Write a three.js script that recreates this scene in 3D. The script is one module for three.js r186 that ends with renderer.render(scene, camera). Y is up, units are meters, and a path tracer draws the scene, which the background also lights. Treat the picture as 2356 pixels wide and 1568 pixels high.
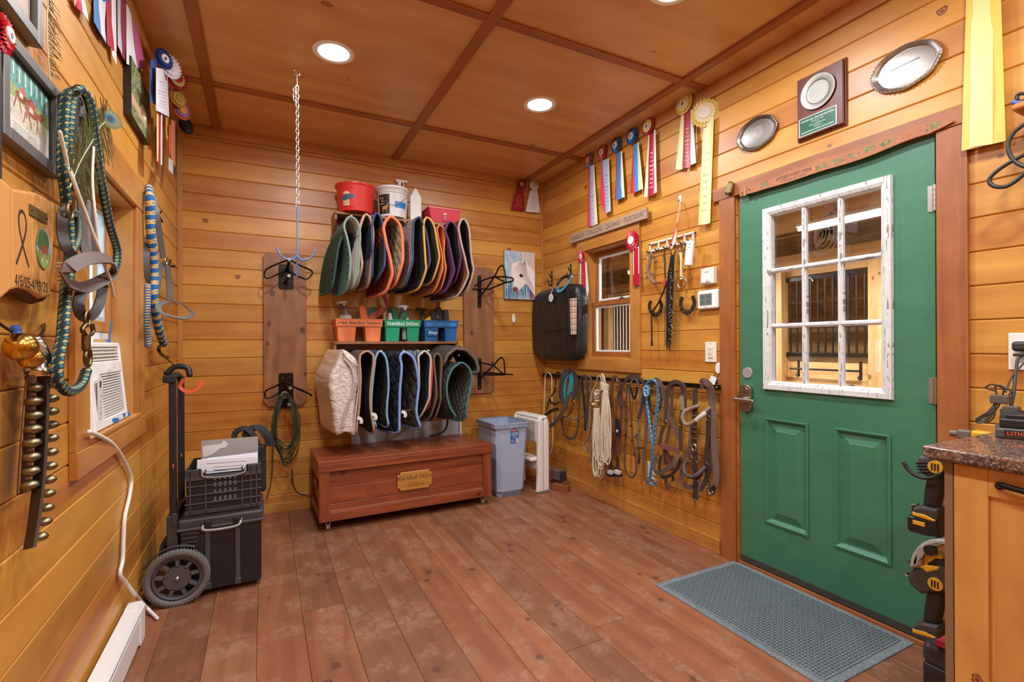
import * as THREE from 'three';
import { RoundedBoxGeometry } from 'three/addons/geometries/RoundedBoxGeometry.js';
import { mergeGeometries, mergeVertices, toCreasedNormals } from 'three/addons/utils/BufferGeometryUtils.js';
import { RectAreaLightUniformsLib } from 'three/addons/lights/RectAreaLightUniformsLib.js';

// ---------------------------------------------------------------- camera, daylight, exposure
const H = 1.242, XR = 2.4025, XL = -0.5288, ZB = -4.0504, CEIL = 2.7965, ZF = 1.7;   // eye height, right wall, left wall, back wall, ceiling, front wall
const F = 1122.43, YAW = THREE.MathUtils.degToRad(26.97547), ROLL = THREE.MathUtils.degToRad(-0.28), CX = 1178, CY = 793.61;
const scene = new THREE.Scene();
const camera = new THREE.PerspectiveCamera(THREE.MathUtils.radToDeg(2 * Math.atan(784 / F)), 2356 / 1568, 0.05, 80);
camera.position.set(0, H, 0); camera.rotation.order = 'YXZ'; camera.rotation.set(0, -YAW, ROLL);
camera.setViewOffset(2356, 1568, 0, 784 - CY, 2356, 1568);
camera.updateMatrixWorld(true);
const renderer = new THREE.WebGLRenderer({ antialias: true });
renderer.toneMapping = THREE.LinearToneMapping; renderer.toneMappingExposure = 1.18;
renderer.shadowMap.enabled = true; renderer.shadowMap.type = THREE.PCFSoftShadowMap;
RectAreaLightUniformsLib.init();
scene.background = new THREE.Color().setRGB(0.55, 0.72, 0.85).multiplyScalar(3);   // pale overcast sky, seen through the left window only
const LAMP_POWER = 30;      // brightness of one recessed lamp
const V = (x, y, z) => new THREE.Vector3(x, y, z);
const V2 = (x, y) => new THREE.Vector2(x, y);

// ---------------------------------------------------------------- from a photograph pixel to a point on a surface
const fwd = V(Math.sin(YAW), 0, -Math.cos(YAW)), rgt = V(Math.cos(YAW), 0, Math.sin(YAW)).multiplyScalar(Math.cos(ROLL)).add(V(0, Math.sin(ROLL), 0)), upv = rgt.clone().cross(fwd);
function ray(px, py) { return fwd.clone().multiplyScalar(F).addScaledVector(rgt, px - CX).addScaledVector(upv, CY - py); }
function hit(px, py, axis, val) { const d = ray(px, py), t = (val - (axis === 'y' ? H : 0)) / d[axis]; return V(0, H, 0).addScaledVector(d, t); }
const onR = (px, py, w = 0) => hit(px, py, 'x', XR - w), onL = (px, py, w = 0) => hit(px, py, 'x', XL + w), onB = (px, py, w = 0) => hit(px, py, 'z', ZB + w);
const onF = (px, py, h = 0) => hit(px, py, 'y', h), onC = (px, py, w = 0) => hit(px, py, 'y', CEIL - w);
const WALLS = { R: [onR, -Math.PI / 2], L: [onL, Math.PI / 2], B: [onB, 0] };

// ---------------------------------------------------------------- seeded noise
function rng(seed) { let a = seed >>> 0; return () => { a = (a + 0x6D2B79F5) >>> 0; let t = a; t = Math.imul(t ^ (t >>> 15), t | 1); t ^= t + Math.imul(t ^ (t >>> 7), t | 61); return ((t ^ (t >>> 14)) >>> 0) / 4294967296; }; }
const NT = new Float32Array(4096); { const r = rng(77); for (let i = 0; i < 4096; i++) NT[i] = r(); }
const hsh = (x, y) => NT[(Math.imul(x, 374761393) + Math.imul(y, 668265263) >>> 7) & 4095];
function vn(x, y, wx = 1e9, s = 0) {                                      // value noise, periodic in x with period wx
  const xi = Math.floor(x), yi = Math.floor(y), fx = x - xi, fy = y - yi, ux = fx * fx * (3 - 2 * fx), uy = fy * fy * (3 - 2 * fy);
  const x0 = ((xi % wx) + wx) % wx + s * 131, x1 = (((xi + 1) % wx) + wx) % wx + s * 131, y0 = yi + s * 57;
  const a = hsh(x0, y0), b = hsh(x1, y0), c = hsh(x0, y0 + 1), d = hsh(x1, y0 + 1);
  return a + (b - a) * ux + (c - a) * uy + (a - b - c + d) * ux * uy;
}
const fbm = (x, y, wx, s) => (vn(x, y, wx, s) * 4 + vn(x * 2, y * 2, wx * 2, s + 3) * 2 + vn(x * 4, y * 4, wx * 4, s + 9)) / 7;
const mixc = (a, b, t) => [a[0] + (b[0] - a[0]) * t, a[1] + (b[1] - a[1]) * t, a[2] + (b[2] - a[2]) * t];
const s2 = (t) => (t < 0 ? 0 : t > 1 ? 1 : t * t * (3 - 2 * t));
function tex(w, h, fn, srgb = true) {                                     // fn(x, y) -> [r, g, b] 0..255
  const d = new Uint8Array(w * h * 4);
  for (let y = 0, k = 0; y < h; y++) for (let x = 0; x < w; x++, k += 4) { const c = fn(x, y); d[k] = c[0]; d[k + 1] = c[1]; d[k + 2] = c[2]; d[k + 3] = 255; }
  const t = new THREE.DataTexture(d, w, h); t.magFilter = THREE.LinearFilter; t.minFilter = THREE.LinearMipmapLinearFilter; t.generateMipmaps = true;
  t.wrapS = t.wrapT = THREE.RepeatWrapping; if (srgb) t.colorSpace = THREE.SRGBColorSpace; t.needsUpdate = true; return t;
}
function canvasTex(w, h, draw) {
  const c = document.createElement('canvas'); c.width = w; c.height = h; const g = c.getContext('2d'); draw(g, w, h);
  const t = new THREE.CanvasTexture(c); t.colorSpace = THREE.SRGBColorSpace; return t;
}
// rows of board faces, each row with its own grain, tone and knots; the row runs along u
function woodRows({ w, h, rows, len, width, light, dark, knot, tone = 0.5, rings = 5, knots = 2.2, seed = 1, streak = 0.5, tints = [] }) {
  const r = rng(seed), R = [];
  for (let i = 0; i < rows; i++) {
    const ks = [], n = Math.floor(r() * knots * 2);
    for (let k = 0; k < n; k++) ks.push([r() * len, (0.1 + 0.8 * r()) * width, (0.05 + 0.1 * r()) * Math.min(width, 0.13), 0.5 + r() * 0.9]);
    R.push({ ks, tone: (r() - 0.5) * tone, ph: r() * 50, slope: (r() - 0.5) * 1.2, tint: tints.length ? tints[Math.floor(r() * tints.length)] : [1, 1, 1], ringm: 0.6 + r() * 0.9 });
  }
  const rh = h / rows, P = 8;
  return tex(w, h, (x, y) => {
    const i = Math.min(rows - 1, Math.floor(y / rh)), q = R[i], v = (y / rh - i) * width, u = x / w * len, uu = x / w * P;
    let warp = 0, kd = 0, halo = 0;
    for (const [ku, kv, kr, ks] of q.ks) {
      let du = u - ku; du -= len * Math.round(du / len); if (Math.abs(du) > 0.3) continue;
      const dv = v - kv, a = du * 0.35, d = Math.sqrt(a * a + dv * dv), e = Math.exp(-d * d / (kr * kr * 5));
      warp += Math.sign(dv) * e * 0.02 * ks * Math.min(1, Math.abs(dv) / kr); halo += e * 0.5;
      const dd = Math.sqrt(du * du * 0.55 + dv * dv) / kr + (vn(u * 120, v * 120, 1e9, 5) - 0.5) * 0.35; if (dd < 1.15) kd = Math.max(kd, s2((1.15 - dd) * 3) * (0.62 + 0.38 * Math.sin(dd * 9)));
    }
    const vv = v + warp + 0.012 * (vn(uu, i * 7 + v * 9, P, 2) - 0.5) * 2 + 0.05 * q.slope * Math.sin(uu / P * 6.283 + q.ph);
    const ring = vn(q.ph + uu * 0.25, vv * 40 * rings * 0.2 * q.ringm + q.ph, 2, 11), sharp = Math.abs(((vv * 22 * rings * 0.2 * q.ringm + q.ph) % 1 + 1) % 1 - 0.5) * 2;
    const fine = vn(uu * 6, v * 900 + q.ph * 11, P * 6, 4), mott = fbm(uu * 1.5, v * 12 + i * 9, P * 1.5 | 0, 7);
    let t = 0.34 + q.tone + (ring - 0.5) * streak + (s2((sharp - 0.72) * 4)) * 0.16 * streak + (fine - 0.5) * 0.14 + (mott - 0.5) * 0.5 + halo * 0.25;
    t = t < 0 ? 0 : t > 1 ? 1 : t;
    let c = mixc(light, dark, t); c = [c[0] * q.tint[0], c[1] * q.tint[1], c[2] * q.tint[2]];
    if (kd > 0) c = mixc(c, knot, Math.min(0.9, kd));
    return c;
  });
}

// ---------------------------------------------------------------- naming, grouping
const taken = {};
function numbered(n) { if (taken[n] === undefined) { taken[n] = 0; return n; } taken[n]++; return n + '_' + String(taken[n]).padStart(3, '0'); }
function tag(o, label, category, group) { o.userData.label = label; o.userData.category = category; if (group) o.userData.group = group; return o; }
function thing(name, label, category, pos = V(0, 0, 0), turn = 0, group) { const g = new THREE.Group(); g.name = numbered(name); g.position.copy(pos); g.rotation.y = turn; scene.add(g); return tag(g, label, category, group); }
function struct(name, label, pos = V(0, 0, 0), turn = 0) { const g = new THREE.Group(); g.name = numbered(name); g.position.copy(pos); g.rotation.y = turn; scene.add(g); g.userData.kind = 'structure'; g.userData.label = label; return g; }
// a thing on a wall: local x to the viewer's right along the wall, y up, z out of the wall; g.at(px, py, w) is the local point seen at a pixel, w metres in front of the wall
function wallThing(wall, name, label, category, px, py, group, w = 0) { const g = thing(name, label, category, WALLS[wall][0](px, py, w), WALLS[wall][1], group); return withAt(g, wall, w); }
function withAt(g, wall, w0 = 0) { g.updateMatrixWorld(true); const m = g.matrixWorld.clone().invert(); g.at = (px, py, w = 0) => WALLS[wall][0](px, py, w).applyMatrix4(m); return g; }
function part(parent, name, geo, m, label) { const o = new THREE.Mesh(Array.isArray(geo) ? merge(geo) : geo, m); o.name = name; parent.add(o); if (label) o.userData.label = label; return o; }
function solo(name, geo, m, label, category, pos = V(0, 0, 0), turn = 0, group) { const o = new THREE.Mesh(Array.isArray(geo) ? merge(geo) : geo, m); o.name = numbered(name); o.position.copy(pos); o.rotation.y = turn; scene.add(o); return tag(o, label, category, group); }

// ---------------------------------------------------------------- geometry helpers
function merge(list) {
  const flat = list.flat(9).map((g) => { let q = g.index ? g.toNonIndexed() : g; for (const k of Object.keys(q.attributes)) if (!['position', 'normal', 'uv'].includes(k)) q.deleteAttribute(k); if (!q.attributes.uv) q.setAttribute('uv', new THREE.BufferAttribute(new Float32Array(q.attributes.position.count * 2), 2)); return q; });
  return flat.length === 1 ? flat[0] : mergeGeometries(flat);
}
const move = (g, x, y, z) => g.translate(x, y, z);
const box = (w, h, d, x = 0, y = 0, z = 0) => new THREE.BoxGeometry(w, h, d).translate(x, y, z);
const rbox = (w, h, d, x = 0, y = 0, z = 0, r = 0.004, s = 2) => new RoundedBoxGeometry(w, h, d, s, Math.min(r, w / 2.01, h / 2.01, d / 2.01)).translate(x, y, z);
function cyl(r1, r2, h, x = 0, y = 0, z = 0, axis = 'y', n = 20) { const g = new THREE.CylinderGeometry(r1, r2, h, n); if (axis === 'x') g.rotateZ(-Math.PI / 2); if (axis === 'z') g.rotateX(Math.PI / 2); return g.translate(x, y, z); }
const sph = (r, x = 0, y = 0, z = 0, n = 14) => new THREE.SphereGeometry(r, n, Math.ceil(n * 0.7)).translate(x, y, z);
const tor = (R, r, x = 0, y = 0, z = 0, n = 24, m = 8, arc = Math.PI * 2) => new THREE.TorusGeometry(R, r, m, n, arc).translate(x, y, z);
const lathe = (pts, n = 28) => new THREE.LatheGeometry(pts.map((p) => V2(p[0], p[1])), n);
const curve = (pts, closed = false, k = 0.5) => new THREE.CatmullRomCurve3(pts.map((p) => (Array.isArray(p) ? V(...p) : p)), closed, k === 0.5 ? 'centripetal' : 'catmullrom', k);
const tube = (pts, r, n = 40, m = 7, closed = false) => capped(new THREE.TubeGeometry(curve(pts, closed), n, r, m, closed), pts, r, closed);
function capped(g, pts, r, closed) { if (closed) return g; const A = pts[0].isVector3 ? pts[0] : V(...pts[0]), e = pts[pts.length - 1], B = e.isVector3 ? e : V(...e); return merge([g, new THREE.SphereGeometry(r, 7, 5).translate(A.x, A.y, A.z), new THREE.SphereGeometry(r, 7, 5).translate(B.x, B.y, B.z)]); }
function rod(a, b, r, n = 10) { a = a.isVector3 ? a : V(...a); b = b.isVector3 ? b : V(...b); const d = b.clone().sub(a), g = new THREE.CylinderGeometry(r, r, d.length(), n); g.applyQuaternion(new THREE.Quaternion().setFromUnitVectors(V(0, 1, 0), d.clone().normalize())); return g.translate((a.x + b.x) / 2, (a.y + b.y) / 2, (a.z + b.z) / 2); }
function bar(a, b, w, t, side = V(0, 0, 1)) {                              // rectangular bar from a to b; w across, t along «side»
  a = a.isVector3 ? a : V(...a); b = b.isVector3 ? b : V(...b); const y = b.clone().sub(a), len = y.length(); y.normalize(); const x = y.clone().cross(side).normalize(), z = x.clone().cross(y);
  return new THREE.BoxGeometry(w, len, t).applyMatrix4(new THREE.Matrix4().makeBasis(x, y, z).setPosition(a.clone().add(b).multiplyScalar(0.5)));
}
function shape(pts, holes = []) { const s = new THREE.Shape(pts.map((p) => V2(p[0] ?? p.x, p[1] ?? p.y))); for (const h of holes) s.holes.push(new THREE.Path(h.map((p) => V2(p[0], p[1])))); return s; }
function ext(s, depth, bevel = 0, z = 0, seg = 1) { return new THREE.ExtrudeGeometry(Array.isArray(s) ? shape(s) : s, { depth: depth - 2 * bevel, bevelEnabled: bevel > 0, bevelThickness: bevel, bevelSize: bevel, bevelOffset: -bevel, bevelSegments: seg, curveSegments: 16 }).translate(0, 0, z + bevel); }
const ell = (rx, ry, n = 32, cx = 0, cy = 0) => Array.from({ length: n }, (_, i) => [cx + rx * Math.cos(i / n * Math.PI * 2), cy + ry * Math.sin(i / n * Math.PI * 2)]);
const rrect = (w, h, r, x = 0, y = 0, n = 5) => { const p = []; [[1, 1, 0], [-1, 1, 1], [-1, -1, 2], [1, -1, 3]].forEach(([sx, sy, q]) => { for (let i = 0; i <= n; i++) { const a = (q + i / n) * Math.PI / 2; p.push([x + sx * (w / 2 - r) + r * Math.cos(a), y + sy * (h / 2 - r) + r * Math.sin(a)]); } }); return p; };
// flat strap swept along points: width w, thickness t; «nrm» is the face direction (vector or function of curve parameter)
function strap(pts, w, t, nrm = V(0, 0, 1), n = 32, closed = false, wf) {
  const c = curve(pts, closed), pos = [], uv = [], idx = []; const L = c.getLength();
  for (let i = 0; i <= n; i++) {
    const k = i / n, p = c.getPointAt(k), tg = c.getTangentAt(k); let nn = (typeof nrm === 'function' ? nrm(k) : nrm).clone(); const s = tg.clone().cross(nn).normalize(); nn = s.clone().cross(tg).normalize();
    const ww = (wf ? wf(k) : 1) * w / 2;
    for (const [a, b] of [[-1, -1], [1, -1], [1, 1], [-1, 1]]) { const q = p.clone().addScaledVector(s, a * ww).addScaledVector(nn, b * t / 2); pos.push(q.x, q.y, q.z); uv.push(k * L, a * ww); }
  }
  for (let i = 0; i < n; i++) for (let j = 0; j < 4; j++) { const a = i * 4 + j, b = i * 4 + (j + 1) % 4, c2 = a + 4, d = b + 4; idx.push(a, b, d, a, d, c2); }
  if (!closed) { idx.push(0, 2, 1, 0, 3, 2); const e = n * 4; idx.push(e, e + 1, e + 2, e, e + 2, e + 3); }
  const g = new THREE.BufferGeometry(); g.setAttribute('position', new THREE.Float32BufferAttribute(pos, 3)); g.setAttribute('uv', new THREE.Float32BufferAttribute(uv, 2)); g.setIndex(idx); const q = g.toNonIndexed(); q.computeVertexNormals(); return toCreasedNormals(q, 0.6);
}
// prism along x with a profile in (y, z); uv = metres along, metres around
function prism(profile, len, x0 = 0, uo = 0, vo = 0) {
  const pos = [], uv = [], n = profile.length; let acc = 0;
  for (let i = 0; i < n; i++) {
    const [ya, za] = profile[i], [yb, zb] = profile[(i + 1) % n], l = Math.hypot(yb - ya, zb - za), x1 = x0 + len;
    pos.push(x0, ya, za, x1, ya, za, x1, yb, zb, x0, ya, za, x1, yb, zb, x0, yb, zb);
    uv.push(x0 + uo, vo + ya, x1 + uo, vo + ya, x1 + uo, vo + yb, x0 + uo, vo + ya, x1 + uo, vo + yb, x0 + uo, vo + yb); acc += l;
  }
  for (let i = 1; i < n - 1; i++) for (const [x, o] of [[x0, [0, i + 1, i]], [x0 + len, [0, i, i + 1]]]) for (const k of o) { pos.push(x, profile[k][0], profile[k][1]); uv.push(x + uo + profile[k][1], vo + profile[k][0]); }
  const g = new THREE.BufferGeometry(); g.setAttribute('position', new THREE.Float32BufferAttribute(pos, 3)); g.setAttribute('uv', new THREE.Float32BufferAttribute(uv, 2)); g.computeVertexNormals(); return g;
}
// uv in metres: u runs along the grain axis, v across it
function grain(g, axis = 'x', uo = 0, vo = 0, su = 1, sv = 1) {
  if (g.index) g = g.toNonIndexed(); const p = g.attributes.position, uv = new Float32Array(p.count * 2), k = { x: 0, y: 1, z: 2 }[axis];
  for (let i = 0; i < p.count; i++) { const q = [p.getX(i), p.getY(i), p.getZ(i)], a = q[k]; q.splice(k, 1); uv[2 * i] = (a + uo) * su; uv[2 * i + 1] = (q[0] + q[1] + vo) * sv; }
  g.setAttribute('uv', new THREE.BufferAttribute(uv, 2)); return g;
}
function boxUV(g, k) { if (g.index) g = g.toNonIndexed(); const p = g.attributes.position, n = g.attributes.normal, uv = new Float32Array(p.count * 2); for (let i = 0; i < p.count; i++) { const a = [Math.abs(n.getX(i)), Math.abs(n.getY(i)), Math.abs(n.getZ(i))], q = [p.getX(i), p.getY(i), p.getZ(i)], m = a.indexOf(Math.max(...a)); q.splice(m, 1); uv[2 * i] = q[0] * k; uv[2 * i + 1] = q[1] * k; } g.setAttribute('uv', new THREE.BufferAttribute(uv, 2)); return g; }
// uv of the front face (x, y) of a flat thing onto 0..1
function faceUV(g, x0, y0, w, h) { if (g.index) g = g.toNonIndexed(); const p = g.attributes.position, uv = new Float32Array(p.count * 2); for (let i = 0; i < p.count; i++) { uv[2 * i] = (p.getX(i) - x0) / w; uv[2 * i + 1] = (p.getY(i) - y0) / h; } g.setAttribute('uv', new THREE.BufferAttribute(uv, 2)); return g; }
const lin = (a, b, t) => a + (b - a) * t;

// ---------------------------------------------------------------- materials
const mcache = {};
function mat(color, rough = 0.6, o = {}) { const k = color + '|' + rough + JSON.stringify(o); return mcache[k] || (mcache[k] = new THREE.MeshPhysicalMaterial({ color, roughness: rough, side: THREE.DoubleSide, ...o })); }
const tmat = (map, rough = 0.6, o = {}) => new THREE.MeshPhysicalMaterial({ map, roughness: rough, side: THREE.DoubleSide, ...o });
const metal = (color, rough = 0.3) => mat(color, rough, { metalness: 1 });
function rep(t, su, sv) { const c = t.clone(); c.repeat.set(su, sv); c.needsUpdate = true; return c; }
const PITCH = 0.1288;
const pineMap = woodRows({ w: 2048, h: 1024, rows: 10, len: 2.4, width: PITCH, light: [214, 163, 74], dark: [168, 103, 38], knot: [96, 44, 18], tone: 0.5, rings: 4, knots: 0.9, seed: 11, streak: 0.42, tints: [[1, 1, 1], [1, 0.93, 0.85], [1.02, 1, 0.95], [0.93, 0.84, 0.74], [1, 0.97, 0.92]] });
const pineWall = tmat(rep(pineMap, 1 / 2.4, 1), 0.42, { clearcoat: 0.25, clearcoatRoughness: 0.35 });
const trimMap = woodRows({ w: 1024, h: 256, rows: 1, len: 1.6, width: 0.4, light: [206, 146, 70], dark: [158, 94, 38], knot: [88, 40, 16], tone: 0, rings: 4, knots: 3, seed: 23, streak: 0.45 });
const trimWood = tmat(rep(trimMap, 1 / 1.6, 1 / 0.4), 0.42, { clearcoat: 0.25, clearcoatRoughness: 0.35 });
const casingMap = woodRows({ w: 1024, h: 256, rows: 1, len: 1.6, width: 0.4, light: [178, 108, 52], dark: [122, 66, 28], knot: [70, 32, 14], tone: 0, rings: 6, knots: 2, seed: 29, streak: 0.5 });
const casingWood = tmat(rep(casingMap, 1 / 1.6, 1 / 0.4), 0.45, { clearcoat: 0.2, clearcoatRoughness: 0.4 });
const plyMap = woodRows({ w: 2048, h: 1024, rows: 1, len: 2.4, width: 1.2, light: [222, 172, 108], dark: [188, 130, 72], knot: [110, 58, 26], tone: 0, rings: 1.1, knots: 3, seed: 31, streak: 0.55 });
const plyWood = tmat(rep(plyMap, 1 / 2.4, 1 / 1.2), 0.4, { clearcoat: 0.3, clearcoatRoughness: 0.3 });
const battenWood = casingWood;

// ================================================================ THE ROOM
const floorBase = woodRows({ w: 2048, h: 1024, rows: 8, len: 2.6, width: 0.186, light: [148, 97, 65], dark: [106, 65, 43], knot: [74, 42, 32], tone: 0.26, rings: 4.5, knots: 2.6, seed: 41, streak: 0.55, tints: [[1, 1, 1], [1, 0.94, 0.9], [1.06, 1, 0.92], [0.94, 0.92, 0.92]] });
{ // worn varnish, hay dust and scratches lie on the boards
  const d = floorBase.image.data, w = 2048, h = 1024, r = rng(5), sc = new Float32Array(w * h);
  for (let i = 0; i < 2600; i++) { let x = r() * w, y = r() * h; const a = r() * 6.28, n = 4 + r() * 26, s = 0.15 + r() * 0.35, cu = (r() - 0.5) * 0.1; for (let k = 0; k < n; k++) { const X = ((x | 0) % w + w) % w, Y = ((y | 0) % h + h) % h; sc[Y * w + X] = Math.max(sc[Y * w + X], s); x += Math.cos(a + k * cu); y += Math.sin(a + k * cu); } }
  for (let y = 0, k = 0; y < h; y++) for (let x = 0; x < w; x++, k++) {
    const m = fbm(x / 90, y / 60, 23, 3), m2 = fbm(x / 14, y / 9, 147, 5), sp = vn(x / 2.2, y / 2.2, 931, 8);
    const wear = s2((m - 0.42) * 3.2) * (0.3 + 0.7 * s2((m2 - 0.3) * 2)) * 0.42 + (sp > 0.93 ? 0.18 : 0) + sc[k];
    const t = Math.min(0.75, wear), c = [170, 138, 116]; for (let j = 0; j < 3; j++) d[k * 4 + j] = d[k * 4 + j] * (1 - t) + c[j] * t;
  }
}
const floorWood = tmat(rep(floorBase, 1 / 2.6, 1), 0.5, { clearcoat: 0.08, clearcoatRoughness: 0.45 });
const plaster = mat('#8a6a48', 0.8);

{ // ---- floor: wide planks along the room
  const g = struct('floor', 'worn red brown wide plank wooden floor');
  part(g, 'subfloor', box(XR - XL + 0.3, 0.1, ZF - ZB + 0.3, (XR + XL) / 2, -0.0755, (ZF + ZB) / 2), mat('#a87c50', 0.8));
  const W = 0.186, r = rng(9); let k = 0;
  for (let x = XL - 0.06; x < XR; x += W, k++) {
    let z = ZB; const cuts = [ZB - 0.01]; let c = ZB + 0.5 + r() * 2.2; while (c < ZF) { cuts.push(c); c += 1.9 + r() * 1.4; } cuts.push(ZF);
    for (let i = 0; i + 1 < cuts.length; i++) {
      const a = cuts[i] + 0.0012, b = cuts[i + 1] - 0.0012, x0 = Math.max(XL - 0.01, x + 0.0006), x1 = Math.min(XR + 0.01, x + W - 0.0006), e = 0.0014, row = Math.floor(r() * 8), u = r() * 2.6;
      const q = prism([[x0, -0.025], [x1, -0.025], [x1, -e], [x1 - e, 0], [x0 + e, 0], [x0, -e]], b - a, a);
      const uv = q.attributes.uv, p = q.attributes.position; for (let j = 0; j < uv.count; j++) uv.setXY(j, p.getX(j) + u, (row + 0.04 + 0.92 * (p.getY(j) - x) / W) / 8);
      q.applyMatrix4(new THREE.Matrix4().set(0, 1, 0, 0, 0, 0, 1, 0, 1, 0, 0, 0, 0, 0, 0, 1)); part(g, 'plank', q, floorWood);
    }
  }
}
const pineRows = 10;
function boardWall(g, u0, u1, vTop, vRef, openings, seed, vBot = 0) {      // tongue and groove boards, each its own piece, cut around the openings
  const r = rng(seed), k0 = Math.floor((vBot - vRef) / PITCH), k1 = Math.ceil((vTop - vRef) / PITCH);
  for (let k = k0; k < k1; k++) {
    const a = Math.max(vBot, vRef + k * PITCH), b = Math.min(vTop, vRef + (k + 1) * PITCH); if (b - a < 0.012) continue;
    const cut = openings.filter((o) => o.v1 > a + 1e-4 && o.v0 < b - 1e-4), xs = [u0, u1]; for (const o of cut) xs.push(o.u0, o.u1); xs.sort((p, q) => p - q);
    const row = Math.floor(r() * pineRows), uo = r() * 2.4, flip = r() > 0.5;
    for (let i = 0; i + 1 < xs.length; i++) {
      const xa = xs[i], xb = xs[i + 1]; if (xb - xa < 0.004) continue; const o = cut.find((q) => q.u0 <= xa + 1e-6 && q.u1 >= xb - 1e-6); let spans = [[a, b]];
      if (o) { spans = []; if (o.v0 > a + 0.004) spans.push([a, Math.min(b, o.v0)]); if (o.v1 < b - 0.004) spans.push([Math.max(a, o.v1), b]); }
      for (const [p, q] of spans) {
        const e = 0.0045, gt = 0.0007, pr = [[p + gt, -0.02], [p + gt, -e], [p + gt + e, 0], [q - gt - e, 0], [q - gt, -e], [q - gt, -0.02]].reverse();
        const geo = prism(pr, xb - xa, xa), uv = geo.attributes.uv, ps = geo.attributes.position;
        for (let j = 0; j < uv.count; j++) { const f = (ps.getY(j) - (vRef + k * PITCH)) / PITCH; uv.setXY(j, (flip ? -1 : 1) * ps.getX(j) + uo, (row + 0.03 + 0.94 * f) / pineRows); }
        part(g, 'board', geo, pineWall);
      }
    }
  }
}
function sheath(g, u0, u1, v0, v1, openings, t0, t1, m = plaster) {         // the wall's own thickness behind the boards, open at doors and windows
  const xs = [u0, u1]; for (const o of openings) xs.push(o.u0, o.u1); xs.sort((a, b) => a - b); const gs = [];
  for (let i = 0; i + 1 < xs.length; i++) {
    const a = xs[i], b = xs[i + 1]; if (b - a < 1e-3) continue; const o = openings.find((q) => q.u0 <= a + 1e-6 && q.u1 >= b - 1e-6), sp = o ? [[v0, o.v0], [o.v1, v1]] : [[v0, v1]];
    for (const [p, q] of sp) if (q - p > 1e-3) gs.push(box(b - a, q - p, t1 - t0, (a + b) / 2, (p + q) / 2, -(t0 + t1) / 2));
  }
  part(g, 'wall_core', gs, m);
}
// openings: wall R u = z, wall L u = -z
const DOOR = { u0: -1.89, u1: -0.962, v0: -0.05, v1: 2.09 }, WIN = { u0: -3.345, u1: -2.785, v0: 1.135, v1: 2.02 }, WINL = { u0: 2.06, u1: 2.75, v0: 0.92, v1: 1.88 };
{
  const r = struct('wall_right', 'honey coloured pine board wall with the green door', V(XR, 0, 0), -Math.PI / 2);
  boardWall(r, ZB, ZF, CEIL, 1.3284 - PITCH * 11, [DOOR, WIN], 3); sheath(r, ZB - 0.15, ZF + 0.15, -0.05, CEIL + 0.1, [DOOR, WIN], 0.0205, 0.13);
  const b = struct('wall_back', 'honey coloured pine board wall behind the saddle pads', V(0, 0, ZB));
  boardWall(b, XL, XR, CEIL, 1.2887 - PITCH * 11, [], 4); sheath(b, XL - 0.15, XR + 0.02, -0.05, CEIL + 0.1, [], 0.0205, 0.13);
  const l = struct('wall_left', 'honey coloured pine board wall with the air conditioner window', V(XL, 0, 0), Math.PI / 2);
  boardWall(l, -ZF, -ZB, CEIL, 0.7566 - PITCH * 6, [WINL], 5); sheath(l, -ZF - 0.15, -ZB + 0.02, -0.05, CEIL + 0.1, [WINL], 0.0205, 0.13);
  const f = struct('wall_front', 'honey coloured pine board wall behind the viewer', V(0, 0, ZF), Math.PI);
  boardWall(f, -XR, -XL, CEIL, 0.1, [], 6); sheath(f, -XR - 0.02, -XL + 0.15, -0.05, CEIL + 0.1, [], 0.0205, 0.13);
}
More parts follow.
